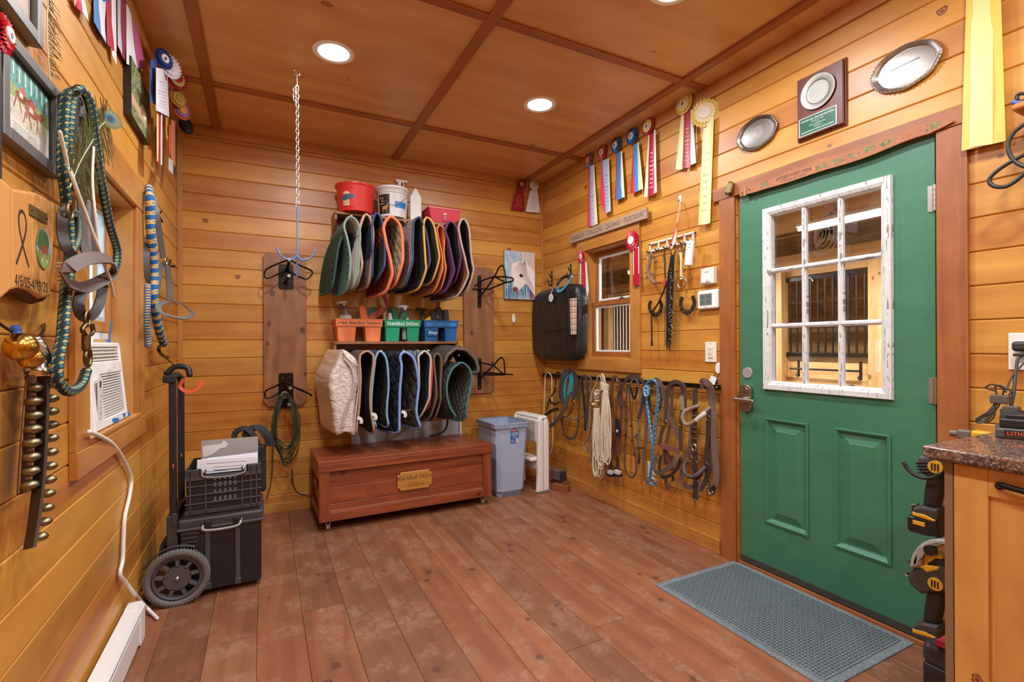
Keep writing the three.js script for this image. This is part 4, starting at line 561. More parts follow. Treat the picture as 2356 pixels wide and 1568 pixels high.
function sprayer(g, y, nozzle, body, h = 1, turn = 0) { // trigger head on a neck at height y
  const s = new THREE.Matrix4().makeRotationY(turn).setPosition(0, y, 0), f = (q) => q.scale(h, h, h).applyMatrix4(s);
  part(g, 'collar', f(cyl(0.0145, 0.0145, 0.022, 0, 0.011, 0)), body); part(g, 'trigger_head', [f(rbox(0.026, 0.024, 0.022, 0, 0.034, 0, 0.006)), f(rbox(0.075, 0.02, 0.022, 0.008, 0.052, 0, 0.007)), f(rbox(0.016, 0.018, 0.018, 0.05, 0.052, 0, 0.004))], nozzle); part(g, 'trigger', f(tube([[0.026, 0.046, 0], [0.032, 0.024, 0], [0.026, 0.002, 0]], 0.005, 14, 6)), body);
}
{ // spray bottle behind the white bucket
  const p = onB(919, 430, 0.06), g = thing('spray_bottle', 'white trigger spray bottle standing behind the white bucket', 'spray bottle', V(p.x + 0.02, SH, ZB + 0.0)); g.position.set(p.x + 0.13, SH, ZB + 0.03 + 0.02);
  g.position.x = onB(921, 440, 0.05).x; g.position.z = ZB + 0.05; 
  g.scale.set(1, 1, 1); part(g, 'bottle', lathe([[0, 0], [0.02, 0], [0.022, 0.01], [0.022, 0.22], [0.02, 0.26], [0.0125, 0.285], [0.0125, 0.3]], 20).scale(1, 1, 0.8), mat('#c8beb4', 0.3)); sprayer(g, 0.298, mat('#f0eeea', 0.35), mat('#e9e6e0', 0.4), 1.15);
  g.position.z = ZB + 0.022;
}
{ // pointed white picket
  const a = onB(958, 503, 0.19), g = solo('picket', ext([[-0.045, 0], [0.045, 0], [0.045, 0.195], [0.005, 0.265], [-0.005, 0.265], [-0.045, 0.195]], 0.022, 0.003), mat('#e4e0d6', 0.5), 'white pointed picket board standing on the upper shelf', 'picket', V(a.x, SH, ZB + 0.16), 0);
}
function tray(name, label, cat, pos, W, D, Ht, color, opt = {}) { // a tray with flared sides
  const g = thing(name, label, cat, pos, 0, opt.group), m = mat(color, 0.38), b = 0.82, t = 0.004; const r4 = (s, y) => [[-W / 2 * s, y, -D / 2 * s], [W / 2 * s, y, -D / 2 * s], [W / 2 * s, y, D / 2 * s], [-W / 2 * s, y, D / 2 * s]];
  const quadG = (rows) => { const pos2 = [], q = (a, b2, c, d) => pos2.push(...a, ...b2, ...c, ...a, ...c, ...d); for (let k = 0; k + 1 < rows.length; k++) for (let j = 0; j < 4; j++) q(rows[k][j], rows[k + 1][j], rows[k + 1][(j + 1) % 4], rows[k][(j + 1) % 4]); const l = rows[rows.length - 1]; q(l[0], l[1], l[2], l[3]); q(rows[0][3], rows[0][2], rows[0][1], rows[0][0]); const gg = new THREE.BufferGeometry(); gg.setAttribute('position', new THREE.Float32BufferAttribute(pos2, 3)); gg.computeVertexNormals(); return gg; };
  part(g, 'body', quadG([r4(b, 0), r4(1, Ht * 0.9), r4(1.05, Ht * 0.9), r4(1.05, Ht), r4(0.99, Ht), r4(b * 0.985, t)]), m); return g;
}
{
  const a = onB(1015, 508, 0.13), g = tray('tote_tray', 'pinkish red open plastic tray on the upper shelf', 'tray', V(a.x, SH, ZB + 0.135), 0.27, 0.2, 0.12, '#d63a4c');
  part(g, 'grip_slot', rbox(0.036, 0.05, 0.006, 0.0, 0.04, 0.091, 0.004), mat('#a92838', 0.4)); part(g, 'slot_edge', rbox(0.03, 0.014, 0.006, 0.0, 0.071, 0.0945, 0.003), mat('#f0c8c8', 0.5));
}
// ---- grooming totes
function tote(label, color, px0, px1, text, extra) {
  const w = 0.205, a = onB(px0, 760, w).x, b = onB(px1, 760, w).x, W = (b - a) / 1.07, g = thing('grooming_tote', label, 'tote', V((a + b) / 2, SL, ZB + 0.118), 0, 'grooming totes on the middle shelf'), m = mat(color, 0.42), Ht = 0.165, D = 0.17, gap = W * 0.2;
  const bin = (x0, x1) => { const c = (x0 + x1) / 2, hw = (x1 - x0) / 2, R = (s, y, sx = s) => [[c - hw * sx, y, -D / 2 * s], [c + hw * sx, y, -D / 2 * s], [c + hw * sx, y, D / 2 * s], [c - hw * sx, y, D / 2 * s]], rows = [R(0.86, 0.001), R(1, Ht - 0.045), R(1, Ht - 0.002), R(0.96, Ht - 0.002), R(0.83, 0.006)], p = [], q = (i, j, k, l) => p.push(...i, ...j, ...k, ...i, ...k, ...l); for (let k = 0; k + 1 < rows.length; k++) for (let j = 0; j < 4; j++) q(rows[k][j], rows[k + 1][j], rows[k + 1][(j + 1) % 4], rows[k][(j + 1) % 4]); q(...rows[4]); q(rows[0][3], rows[0][2], rows[0][1], rows[0][0]); const gg = new THREE.BufferGeometry(); gg.setAttribute('position', new THREE.Float32BufferAttribute(p, 3)); gg.computeVertexNormals(); return gg; };
  part(g, 'bin', bin(-W / 2, -gap / 2 + W * 0.02), m); part(g, 'bin', bin(gap / 2 + W * 0.02, W / 2), m);
  part(g, 'rim_band', rings(-W / 2 * 1.035, -D / 2 * 1.08, W / 2 * 1.035, D / 2 * 1.08, [[0, 0], [-0.004, 0.05], [-0.008, 0.052], [-0.008, 0.058], [0.003, 0.058], [0.006, 0]], false).rotateX(-Math.PI / 2).translate(0, Ht - 0.052, 0), m);
  part(g, 'lettering', new THREE.PlaneGeometry(W * 0.96, 0.042).translate(0, Ht - 0.026, D / 2 * 1.08 + 0.0045), labelMat(512, 72, (c, cw, ch) => { c.fillStyle = color; c.fillRect(0, 0, cw, ch); text(c, cw, ch); }, 0.42)).rotation.x = 0;
  part(g, 'carry_handle', [rbox(0.012, 0.2, 0.02, -W * 0.36, 0.12, -0.0, 0.004), rbox(0.012, 0.2, 0.02, W * 0.36, 0.12, 0, 0.004)].map((q) => q), m).visible = true; g.remove(g.children[g.children.length - 1]);
  if (extra) extra(g, W, D, Ht); return g;
}
const TG = 'bottles in the grooming totes', BG = 'brushes in the grooming totes';
const onTote = (px, w) => onB(px, 730, w).x;
{
  tote('orange grooming tote lettered in black on the middle shelf', '#f08650', 772, 881, (c, w) => { c.fillStyle = '#20160f'; c.font = 'italic bold 56px serif'; c.textAlign = 'center'; c.fillText('Dun Harley Nothin', w / 2, 52); });
  tote('green grooming tote lettered in white on the middle shelf', '#22a878', 884, 968, (c, w) => { c.fillStyle = '#f6f8f4'; c.font = 'bold 66px serif'; c.textAlign = 'center'; c.fillText('Marshal Dillon', w / 2, 57); });
  tote('blue grooming tote with white script name on the middle shelf', '#2068aa', 975, 1054, (c, w) => { c.fillStyle = '#4f9fd8'; c.font = '44px sans-serif'; c.textAlign = 'center'; c.fillText('MESA ULTIMATE CHERRY', w / 2, 52); }, (g, W, D, Ht) => { part(g, 'name', new THREE.PlaneGeometry(0.085, 0.05).translate(-W * 0.27, 0.078, D / 2 * 0.93 + 0.0035).applyMatrix4(new THREE.Matrix4()), labelMat(170, 100, (c) => { c.fillStyle = '#2068aa'; c.fillRect(0, 0, 170, 100); c.fillStyle = '#f2f6f8'; c.font = 'italic bold 56px serif'; c.fillText('Ringo', 12, 64); }, 0.42)).rotation.x = 0.11; });
  // contents: stand in the bins, heads above the rim
  const bottle = (label, px, z, h, r, color, head, collar, tilt = 0, turn = 0) => { const g = thing('spray_bottle', label, 'spray bottle', V(onTote(px, z), SL + 0.012, ZB + z), 0, TG); g.rotation.z = tilt; part(g, 'bottle', lathe([[0, 0], [r, 0], [r, 0.01], [r, h * 0.62], [r * 0.8, h * 0.78], [0.0125, h * 0.95], [0.0125, h]], 22), mat(color, 0.35)); if (head) sprayer(g, h - 0.004, mat(head, 0.4), mat(collar, 0.4), 1, turn); return g; };
  bottle('grey spray bottle with white head leaning in orange tote', 806, 0.09, 0.25, 0.037, '#8d857e', '#ddd8d0', '#2a4a9c', 0.16, Math.PI);
  bottle('white ribbed bottle with dark nozzle in green tote', 897, 0.13, 0.215, 0.026, '#e2e0da', null, null); 
  bottle('white spray bottle with blue collar in green tote', 934, 0.12, 0.225, 0.033, '#dcdfe2', '#e8ecee', '#24509c', 0.03, Math.PI);
  bottle('dark spray bottle with black trigger in blue tote', 973, 0.06, 0.21, 0.024, '#6a5a4c', '#1e1c1a', '#1e1c1a', 0, Math.PI);
  { const g = solo('squeeze_bottle_cap', lathe([[0, 0], [0.016, 0], [0.012, 0.02], [0.006, 0.024], [0.004, 0.05], [0, 0.052]], 14), mat('#3a3534', 0.5), 'dark nozzle cap on ribbed bottle in green tote', 'cap', V(onTote(897, 0.13), SL + 0.228, ZB + 0.13)); }
  const brush = (label, px, z, y, c1, c2, rz, ry = 0, L = 0.15) => { const g = thing('grooming_brush', label, 'brush', V(onTote(px, z), SL + y, ZB + z), ry, BG); g.rotation.z = rz; part(g, 'brush_back', rbox(0.058, L * 1.2, 0.024, 0, 0.02, 0, 0.011, 3), mat(c1, 0.5)); part(g, 'bristles', rbox(0.048, L * 1.1, 0.028, 0, 0.02, -0.022, 0.006, 2), mat(c2, 0.9)); return g; };
  brush('grey backed brush in orange tote', 829, 0.1, 0.165, '#77736d', '#3c3632', -0.35); brush('orange handled brush in orange tote', 838, 0.14, 0.17, '#e0692e', '#2b3f7a', 0.12); brush('rust red curry brush leaning in orange tote', 856, 0.1, 0.19, '#a3492b', '#7a6a58', -0.9); brush('small teal brush in orange tote', 848, 0.06, 0.2, '#1f7f66', '#4c443c', -0.8, 0, 0.12);
  brush('cream sponge in green tote', 889, 0.08, 0.17, '#d8b98a', '#d2b07e', 0.1, 0.3, 0.09); brush('green handled brush in green tote', 910, 0.12, 0.165, '#1d6b44', '#2a4a34', 0.08); brush('dark green hoof brush in green tote', 921, 0.14, 0.15, '#2f6a3c', '#557a4c', -0.5, 0, 0.13);
  brush('yellow scraper leaning in blue tote', 985, 0.14, 0.165, '#e2b520', '#b8901c', -0.95, 0, 0.13); brush('round black brush in blue tote', 1000, 0.15, 0.155, '#2b2a28', '#4a4640', 0.1, 0.2, 0.12); brush('dark blue brush in blue tote', 1013, 0.12, 0.175, '#1f2f4a', '#20242c', 0.2, 0, 0.15); brush('grey black brush in blue tote', 1027, 0.12, 0.165, '#3b3a38', '#7a726a', 0.1, 0.4, 0.14);
  { const g = solo('tote_wipes_tub', lathe([[0, 0], [0.045, 0], [0.045, 0.15], [0.047, 0.152], [0.047, 0.17], [0.04, 0.182], [0, 0.184]], 26), mat('#cfc3b4', 0.35), 'pale round tub with white lid in orange tote', 'tub', V(onTote(795, 0.14), SL + 0.02, ZB + 0.14)); }
}
{ // ---- chest on casters
  const chestMap = woodRows({ w: 1024, h: 512, rows: 4, len: 1.4, width: 0.13, light: [156, 80, 43], dark: [106, 46, 25], knot: [58, 22, 14], tone: 0.3, rings: 5, knots: 1.6, seed: 71, streak: 0.5 });
  { const d = chestMap.image.data, r = rng(8); for (let i = 0; i < 700; i++) { let x = r() * 1024 | 0, y = r() * 512 | 0; const n = 2 + r() * 14, a = r() * 6.28; for (let k = 0; k < n; k++) { const j = (((y + Math.sin(a) * k | 0) & 511) * 1024 + ((x + Math.cos(a) * k | 0) & 1023)) * 4; d[j] = d[j] * 0.6 + 80; d[j + 1] = d[j + 1] * 0.6 + 56; d[j + 2] = d[j + 2] * 0.6 + 42; } } }
  const cw = tmat(rep(chestMap, 1 / 1.4, 1 / 0.52), 0.4, { clearcoat: 0.25, clearcoatRoughness: 0.35 });
  const x0 = 0.318, x1 = 1.58, zf = -3.464, D = 0.5, W = x1 - x0, b0 = 0.068, top = 0.475;
  const g = thing('storage_chest', 'red brown wooden chest on casters below the saddle pads', 'chest', V((x0 + x1) / 2, 0, zf - D / 2), 0.014), wb = (w, h, d, x, y, z, ax = 'x', o = 0) => grain(rbox(w, h, d, x, y, z, 0.003, 1), ax, o, o * 0.7);
  const lid = part(g, 'lid', [wb(W + 0.012, 0.022, D + 0.012, 0, top - 0.011, 0, 'x', 0.2)], cw); part(lid, 'lid_rim', [wb(W + 0.012, 0.05, 0.02, 0, top - 0.047, D / 2 - 0.004, 'x', 0.7), wb(0.02, 0.05, D - 0.028, -W / 2 + 0.004, top - 0.047, -0.012, 'z', 0.3), wb(0.02, 0.05, D - 0.028, W / 2 - 0.004, top - 0.047, -0.012, 'z', 0.5), wb(W + 0.012, 0.05, 0.02, 0, top - 0.047, -D / 2 + 0.004, 'x')], cw);
  for (let i = 0; i < 3; i++) { const h = (0.402 - b0) / 3; part(g, 'front_board', wb(W - 0.06, h - 0.0012, 0.018, 0, b0 + h * (i + 0.5), D / 2 - 0.032, 'x', i * 0.77 + 0.1), cw); for (const s of [-1, 1]) part(g, 'side_board', wb(0.018, h - 0.0012, D - 0.08, s * (W / 2 - 0.03), b0 + h * (i + 0.5), 0, 'z', i * 0.5), cw); part(g, 'rear_board', wb(W - 0.06, h - 0.001, 0.018, 0, b0 + h * (i + 0.5), -D / 2 + 0.03, 'x', i * 0.6), cw); }
  for (const s of [-1, 1]) for (const q of [-1, 1]) part(g, 'corner_post', wb(q > 0 ? 0.07 : 0.07, 0.402 - b0 - 0.001, 0.022, s * (W / 2 - 0.035), (b0 + 0.402) / 2, q * (D / 2 - 0.012), 'y', s + q), cw);
  part(g, 'bottom_rail', wb(W - 0.14, 0.06, 0.022, 0, b0 + 0.03, D / 2 - 0.012, 'x', 1.1), cw); part(g, 'bead', rbox(W - 0.14, 0.006, 0.01, 0, b0 + 0.064, D / 2 - 0.018, 0.002), mat('#9c6a4c', 0.5));
  for (const s of [-1, 1]) { part(g, 'side_rail', wb(0.02, 0.06, D - 0.04, s * (W / 2 - 0.012), b0 + 0.03, 0, 'z', 0.2), cw); part(g, 'side_rail', wb(0.02, 0.06, D - 0.04, s * (W / 2 - 0.012), 0.37, 0, 'z', 0.9), cw); part(g, 'side_handle', rbox(0.022, 0.05, 0.16, s * (W / 2 - 0.012), 0.27, 0, 0.006), cw); }
  part(g, 'floor_board', wb(W - 0.05, 0.014, D - 0.05, 0, b0 + 0.007, 0), cw);
  for (const s of [-1, 1]) for (const q of [-1, 1]) { const c = part(g, 'caster', [box(0.05, 0.004, 0.05, s * (W / 2 - 0.06), b0 - 0.002, q * (D / 2 - 0.06)), box(0.003, 0.03, 0.03, s * (W / 2 - 0.06) - 0.013, b0 - 0.018, q * (D / 2 - 0.06) + 0.008), box(0.003, 0.03, 0.03, s * (W / 2 - 0.06) + 0.013, b0 - 0.018, q * (D / 2 - 0.06) + 0.008)], steel); part(c, 'wheel', [cyl(0.0225, 0.0225, 0.009, s * (W / 2 - 0.06) - 0.006, 0.0235, q * (D / 2 - 0.06) + 0.012, 'x', 20), cyl(0.0225, 0.0225, 0.009, s * (W / 2 - 0.06) + 0.006, 0.0235, q * (D / 2 - 0.06) + 0.012, 'x', 20)], mat('#9a8f82', 0.4)); }
  // carved name plate, screwed to the chest
  const w2 = 0.255, h2 = 0.13, n = 0.022, P = []; const notch = (cx, cy, a0) => { for (let i = 0; i <= 6; i++) { const a = a0 - i / 6 * Math.PI / 2; P.push([cx + n * Math.cos(a), cy + n * Math.sin(a)]); } };
  notch(-w2 / 2, -h2 / 2, Math.PI / 2); notch(w2 / 2, -h2 / 2, Math.PI); notch(w2 / 2, h2 / 2, -Math.PI / 2); notch(-w2 / 2, h2 / 2, 0);
  const plate = part(g, 'name_plate', faceUV(ext(P, 0.016, 0.003, 0), -w2 / 2, -h2 / 2, w2, h2), tmat(canvasTex(512, 260, (c) => { c.fillStyle = '#b9803a'; c.fillRect(0, 0, 512, 260); for (let i = 0; i < 90; i++) { c.strokeStyle = i % 2 ? 'rgba(120,70,24,0.12)' : 'rgba(220,170,90,0.14)'; c.beginPath(); c.moveTo(0, i * 3); c.bezierCurveTo(150, i * 3 + 8, 330, i * 3 - 6, 512, i * 3 + 2); c.stroke(); } c.fillStyle = '#4a2a0c'; c.textAlign = 'center'; c.font = 'italic 82px serif'; c.fillText('Marshal Dillon', 256, 110); c.fillText('—Dillon—', 266, 214); }), 0.45));
  plate.position.set(0.02, 0.268, D / 2 - 0.022);
}
{ // ---- nested laundry hampers, one shape seen as a stack of three
  const rimC = V(1.805, 0, -3.735), col = mat('#a8b5cc', 0.42), LG = 'nested laundry hampers by the chest';
  const sec = (w, d, c, y) => [[-w / 2 + c, y, d / 2], [w / 2 - c, y, d / 2], [w / 2, y, d / 2 - c], [w / 2, y, -d / 2 + c], [w / 2 - c, y, -d / 2], [-w / 2 + c, y, -d / 2], [-w / 2, y, -d / 2 + c], [-w / 2, y, d / 2 - c]];
  const loft = (rows, capEnds = true) => { const p = [], q = (a, b, c, d) => p.push(...a, ...b, ...c, ...a, ...c, ...d); for (let k = 0; k + 1 < rows.length; k++) for (let j = 0; j < 8; j++) q(rows[k][j], rows[k][(j + 1) % 8], rows[k + 1][(j + 1) % 8], rows[k + 1][j]); const l = rows[rows.length - 1]; for (let j = 1; j < 7; j++) p.push(...l[0], ...l[j], ...l[j + 1]); const f = rows[0]; for (let j = 1; j < 7; j++) p.push(...f[0], ...f[j + 1], ...f[j]); const g = new THREE.BufferGeometry(); g.setAttribute('position', new THREE.Float32BufferAttribute(p, 3)); g.computeVertexNormals(); return g; };
  for (let k = 0; k < 3; k++) {
    const dy = k * 0.0125, g = thing('laundry_hamper', ['grey blue laundry hamper with blue printed label beside the chest', 'grey blue laundry hamper nested second in the stack of hampers', 'grey blue laundry hamper nested topmost in the stack of hampers'][k], 'hamper', V(rimC.x, dy, rimC.z), 0.03, LG), s = 1 - k * 0.012; g.scale.set(1.1, 1.02, 0.97);
    part(g, 'body', loft([sec(0.205 * s, 0.3 * s, 0.03, 0), sec(0.225 * s, 0.33 * s, 0.035, 0.045), sec(0.226 * s, 0.335 * s, 0.025, 0.05), sec(0.268 * s, 0.4 * s, 0.03, 0.56), sec(0.262 * s, 0.394 * s, 0.03, 0.56), sec(0.222 * s, 0.326 * s, 0.024, 0.06 )]), col);
    part(g, 'rim', loft([sec(0.274, 0.406, 0.03, 0.562), sec(0.292, 0.424, 0.034, 0.562), sec(0.292, 0.424, 0.034, 0.5695), sec(0.262, 0.394, 0.03, 0.5705), sec(0.262, 0.394, 0.03, 0.564)].slice(0, 4)), mat('#9aa4bc', 0.45)).geometry = ringLoft(sec);
    if (k === 0) { part(g, 'base_band', loft([sec(0.2055, 0.3005, 0.031, 0.0005), sec(0.2265, 0.3315, 0.036, 0.0455), sec(0.2, 0.3, 0.03, 0.044)]), mat('#7d84a0', 0.45)); for (let i = 0; i < 14; i++) part(g, 'vent_slot', rbox(0.004, 0.06, 0.006, -0.1305, 0.46, -0.16 + i * 0.0245 - 0.002, 0.002), mat('#d8d2c4', 0.6)); part(g, 'front_clip', [rbox(0.058, 0.006, 0.008, -0.0, 0.572, 0.212, 0.002), rbox(0.004, 0.03, 0.008, -0.029, 0.56, 0.212, 0.001), rbox(0.004, 0.03, 0.008, 0.029, 0.56, 0.212, 0.001)], col);
      const lab = part(g, 'printed_label', new THREE.PlaneGeometry(0.068, 0.115), labelMat(204, 345, (c) => { c.fillStyle = '#1f5fae'; c.fillRect(0, 0, 204, 345); c.fillStyle = '#d22c3c'; c.fillRect(18, 14, 168, 46); c.fillStyle = '#fff'; c.font = 'italic bold 30px sans-serif'; c.textAlign = 'center'; c.fillText('Rubbermaid', 102, 47); c.font = 'bold 46px sans-serif'; c.fillText('laundry', 102, 112); c.fillStyle = '#f4ee6a'; c.fillText('hamper', 102, 158); c.fillStyle = '#c4d8f0'; for (let i = 0; i < 3; i++) c.fillRect(46, 184 + i * 14, 112, 5); c.fillRect(14, 262, 100, 9); for (let i = 0; i < 4; i++) c.fillRect(14, 286 + i * 12, 84, 4); c.fillStyle = '#eee9dc'; c.fillRect(134, 230, 66, 110); c.fillStyle = '#555'; for (let i = 0; i < 9; i++) c.fillRect(146, 244 + i * 9, 42, 4); })); lab.position.set(0.012, 0.49, 0.1978); lab.rotation.x = 0.065; }
  }
  function ringLoft(sec2) { const rows = [sec2(0.272, 0.404, 0.03, 0.56), sec2(0.296, 0.428, 0.034, 0.56), sec2(0.296, 0.428, 0.034, 0.569), sec2(0.268, 0.4, 0.03, 0.571)], p = [], q = (a, b, c, d) => p.push(...a, ...b, ...c, ...a, ...c, ...d); for (let k = 0; k < 4; k++) { const A = rows[k], B = rows[(k + 1) % 4]; for (let j = 0; j < 8; j++) q(A[j], A[(j + 1) % 8], B[(j + 1) % 8], B[j]); } const g = new THREE.BufferGeometry(); g.setAttribute('position', new THREE.Float32BufferAttribute(p, 3)); g.computeVertexNormals(); return g; }
}
{ // ---- folded white step stool
  const a = V(2.1, 0, -3.56), b = V(2.065, 0, -3.91), dir = b.clone().sub(a), L = dir.length(), g = thing('step_stool', 'white folding step stool leaning folded beside the hampers', 'step stool', a, Math.atan2(dir.x, dir.z) , undefined), w = mat('#e9e4da', 0.42), gt = mat('#bdb2a2', 0.75);
  // local z runs along the treads from the near side frame to the far one; x across
  const leg = (z, x, foot) => { const s = ext([[x - 0.026, 0.012], [x + 0.026 + foot, 0.012], [x + 0.027, 0.16], [x + 0.026, 0.6], [x + 0.012, 0.634], [x - 0.014, 0.634], [x - 0.026, 0.6]], 0.04, 0.01, z - 0.02, 2); return s; };
  for (const [i, z] of [0, L].entries()) { part(g, 'front_leg', leg(z, 0.03, 0.012), w); part(g, 'rear_leg', leg(z + 0.004, -0.03, 0).scale(1, 0.97, 1), w); part(g, 'foot', [rbox(0.07, 0.014, 0.046, 0.034, 0.007, z, 0.004), rbox(0.056, 0.014, 0.046, -0.03, 0.007, z, 0.004)], mat('#6b7068', 0.7)); }
  part(g, 'top_tread', [rbox(0.05, 0.2, L - 0.04, 0.026, 0.515, L / 2, 0.012)], w); part(g, 'tread_grip', [rbox(0.006, 0.17, L - 0.07, 0.053, 0.515, L / 2, 0.002)], gt); part(g, 'lower_tread', [rbox(0.1, 0.03, L - 0.04, 0.06, 0.28, L / 2, 0.01).rotateZ(0), rbox(0.03, 0.09, L - 0.04, 0.03, 0.23, L / 2, 0.01)], w); part(g, 'tread_grip', rbox(0.085, 0.004, L - 0.07, 0.06, 0.297, L / 2, 0.001), gt);
  part(g, 'top_cap', [rbox(0.09, 0.03, L + 0.02, 0, 0.628, L / 2, 0.014, 3)], w);
  g.rotation.y = Math.atan2(dir.x, dir.z);
}
{ // ---- blocks in the corner
  const p = onF(1284, 1124), k = solo('wood_block', grain(rbox(0.06, 0.05, 0.16, 0, 0.025, 0, 0.003), 'z'), tmat(rep(darkBoardMap, 1, 3), 0.7, { color: '#e6cdb0' }), 'short pale wood offcut lying on floor by right wall', 'wood block', V(2.26, 0, -3.53), 0.5);
  solo('wood_block', grain(rbox(0.055, 0.045, 0.17, 0, 0.0225, 0, 0.003), 'z', 0.4), tmat(rep(darkBoardMap, 1, 3), 0.7, { color: '#d8bc9c' }), 'pale wood offcut under the grey sanding block', 'wood block', V(2.345, 0, -3.66), 0.15);
  const s = thing('sanding_block', 'grey sanding block with a red stripe on the wood offcuts', 'sanding block', V(2.325, 0.0465, -3.7), 0.25); part(s, 'block', rbox(0.055, 0.085, 0.17, 0, 0.0425, 0, 0.004), mat('#6a665e', 0.9)); part(s, 'red_stripe', rbox(0.057, 0.087, 0.028, 0, 0.0425, -0.02, 0.004), mat('#a8302c', 0.7)); part(s, 'dark_end', rbox(0.056, 0.086, 0.03, 0, 0.0425, 0.075, 0.004), mat('#2e2d2b', 0.9));
}
{ // ---- right board with two saddle brackets
  const g = wallThing('B', 'rack_mounting_board', 'pale brown clipped corner board carrying saddle brackets beside the painting', 'board', 1103, 907), a = g.at(1068, 907, 0.02), b = g.at(1136, 617, 0.02);
  part(g, 'board', grain(ext(oct(a.x, a.y, b.x, b.y, 0.035), 0.0215, 0.003, 0.0005), 'y', 0.3), darkBoard);
  const c2 = (x, y) => [1040 + x / 4.236, 560 + y / 4.236], rack = (label, y0, y1, rods) => { const r = wallThing('B', 'saddle_bracket', label, 'saddle rack', 1103, 560 + y1 / 4.236, 'saddle brackets on the right board', 0.0225), P = (x, y, w = 0) => r.at(...c2(x, y), 0.0225 + w); const s0 = P(247, y0), s1 = P(285, y1); part(r, 'wall_strap', ext(rrect(s1.x - s0.x, s0.y - s1.y, 0.014, (s0.x + s1.x) / 2, (s0.y + s1.y) / 2), 0.005, 0.001), rackBlack); for (const l of rods) part(r, 'support_rod', tube(l.map(([x, y]) => P(x, y, 0.008 + Math.max(0, (x - 270) / 330 * 0.36))), 0.0068, 40, 7), rackBlack); part(r, 'screw', [sph(0.006, ...P(266, y0 + 18, 0.006).toArray(), 8), sph(0.006, ...P(266, y1 - 18, 0.006).toArray(), 8)], steel); };
  rack('black wire saddle bracket beside the horse painting', 310, 625, [[[268, 520], [340, 430], [420, 310], [465, 225], [487, 213], [505, 235], [520, 300], [527, 372]], [[225, 410], [300, 360], [420, 326], [540, 328], [588, 338], [602, 350], [588, 366], [520, 382], [440, 412], [370, 442]], [[205, 440], [290, 442], [372, 446]], [[420, 326], [470, 352], [520, 380]]]);
  rack('black wire saddle bracket at bottom of the right board', 1115, 1420, [[[285, 1308], [350, 1240], [410, 1180], [462, 1122], [485, 1112], [502, 1128], [512, 1200], [513, 1276]], [[200, 1256], [330, 1258], [470, 1268], [590, 1276]], [[285, 1162], [340, 1172], [410, 1190]], [[410, 1190], [450, 1228], [492, 1262]], [[300, 1275], [400, 1280], [512, 1278]]]);
}
{ // ---- painting of a white horse
  const g = wallThing('B', 'canvas_painting', 'small canvas painting of a white horse head on blue streaks', 'painting', 1196, 687), a = g.at(1161, 687, 0.028), b = g.at(1231, 581, 0.028), w = b.x - a.x, h = b.y - a.y, r = rng(44);
  const t = canvasTex(384, 512, (c, W, Hh) => { c.fillStyle = '#c9d3d6'; c.fillRect(0, 0, W, Hh); for (let i = 0; i < 900; i++) { const x = r() * W, y = r() * Hh, low = y / Hh; const col = low > 0.62 ? ['#1d5c86', '#2b7fa8', '#123a5c', '#5aa6bf'] : x > W * 0.55 ? ['#e9c79a', '#eab08a', '#d9d2c8', '#e8dcc0', '#c98f7e'] : ['#6fa0b6', '#b9cbd2', '#7d8fa8', '#dfe4e2']; c.fillStyle = col[Math.floor(r() * col.length)]; c.globalAlpha = 0.55; c.fillRect(x, y - 40, 2 + r() * 5, 30 + r() * 90); } c.globalAlpha = 1;
    c.fillStyle = '#efe4da'; c.beginPath(); c.moveTo(90, 150); c.bezierCurveTo(120, 110, 190, 90, 230, 110); c.lineTo(246, 82); c.lineTo(268, 118); c.bezierCurveTo(320, 160, 370, 180, 384, 210); c.lineTo(384, 480); c.bezierCurveTo(340, 420, 300, 370, 268, 340); c.bezierCurveTo(220, 380, 190, 410, 160, 440); c.bezierCurveTo(110, 440, 90, 410, 106, 380); c.bezierCurveTo(118, 320, 70, 240, 90, 150); c.fill();
    c.fillStyle = '#8a5a52'; c.beginPath(); c.ellipse(134, 412, 38, 30, 0.4, 0, 7); c.fill(); c.fillStyle = '#4e3434'; c.beginPath(); c.ellipse(122, 410, 10, 12, 0, 0, 7); c.fill(); c.fillStyle = '#3a2c28'; c.beginPath(); c.ellipse(206, 260, 20, 14, 0, 0, 7); c.fill(); c.strokeStyle = '#b08c7a'; c.lineWidth = 5; c.beginPath(); c.moveTo(268, 340); c.quadraticCurveTo(310, 360, 372, 470); c.stroke(); c.fillStyle = '#a83a3a'; c.globalAlpha = 0.6; c.beginPath(); c.moveTo(320, 400); c.lineTo(384, 470); c.lineTo(360, 512); c.lineTo(310, 500); c.fill(); c.globalAlpha = 1; c.strokeStyle = 'rgba(150,120,110,0.5)'; c.lineWidth = 6; for (let i = 0; i < 16; i++) { c.beginPath(); c.moveTo(190 + i * 5, 104 + i * 2); c.quadraticCurveTo(150 + i * 10, 170 + i * 6, 130 + i * 16, 200 + i * 14); c.stroke(); } c.strokeStyle = 'rgba(250,246,240,0.8)'; for (let i = 0; i < 10; i++) { c.beginPath(); c.moveTo(270 + i * 11, 130 + i * 8); c.lineTo(290 + i * 10, 260 + i * 14); c.stroke(); } c.fillStyle = '#241a18'; c.beginPath(); c.ellipse(206, 258, 24, 17, 0.2, 0, 7); c.fill(); c.fillStyle = '#7a4a40'; c.beginPath(); c.moveTo(246, 88); c.lineTo(266, 140); c.lineTo(240, 130); c.fill(); });
  part(g, 'canvas', rbox(w, h, 0.026, (a.x + b.x) / 2, (a.y + b.y) / 2, 0.0145, 0.003), mat('#8c98a0', 0.8)); const f = part(g, 'painted_face', new THREE.PlaneGeometry(w - 0.006, h - 0.006), tmat(t, 0.7)); f.position.set((a.x + b.x) / 2, (a.y + b.y) / 2, 0.0282);
}
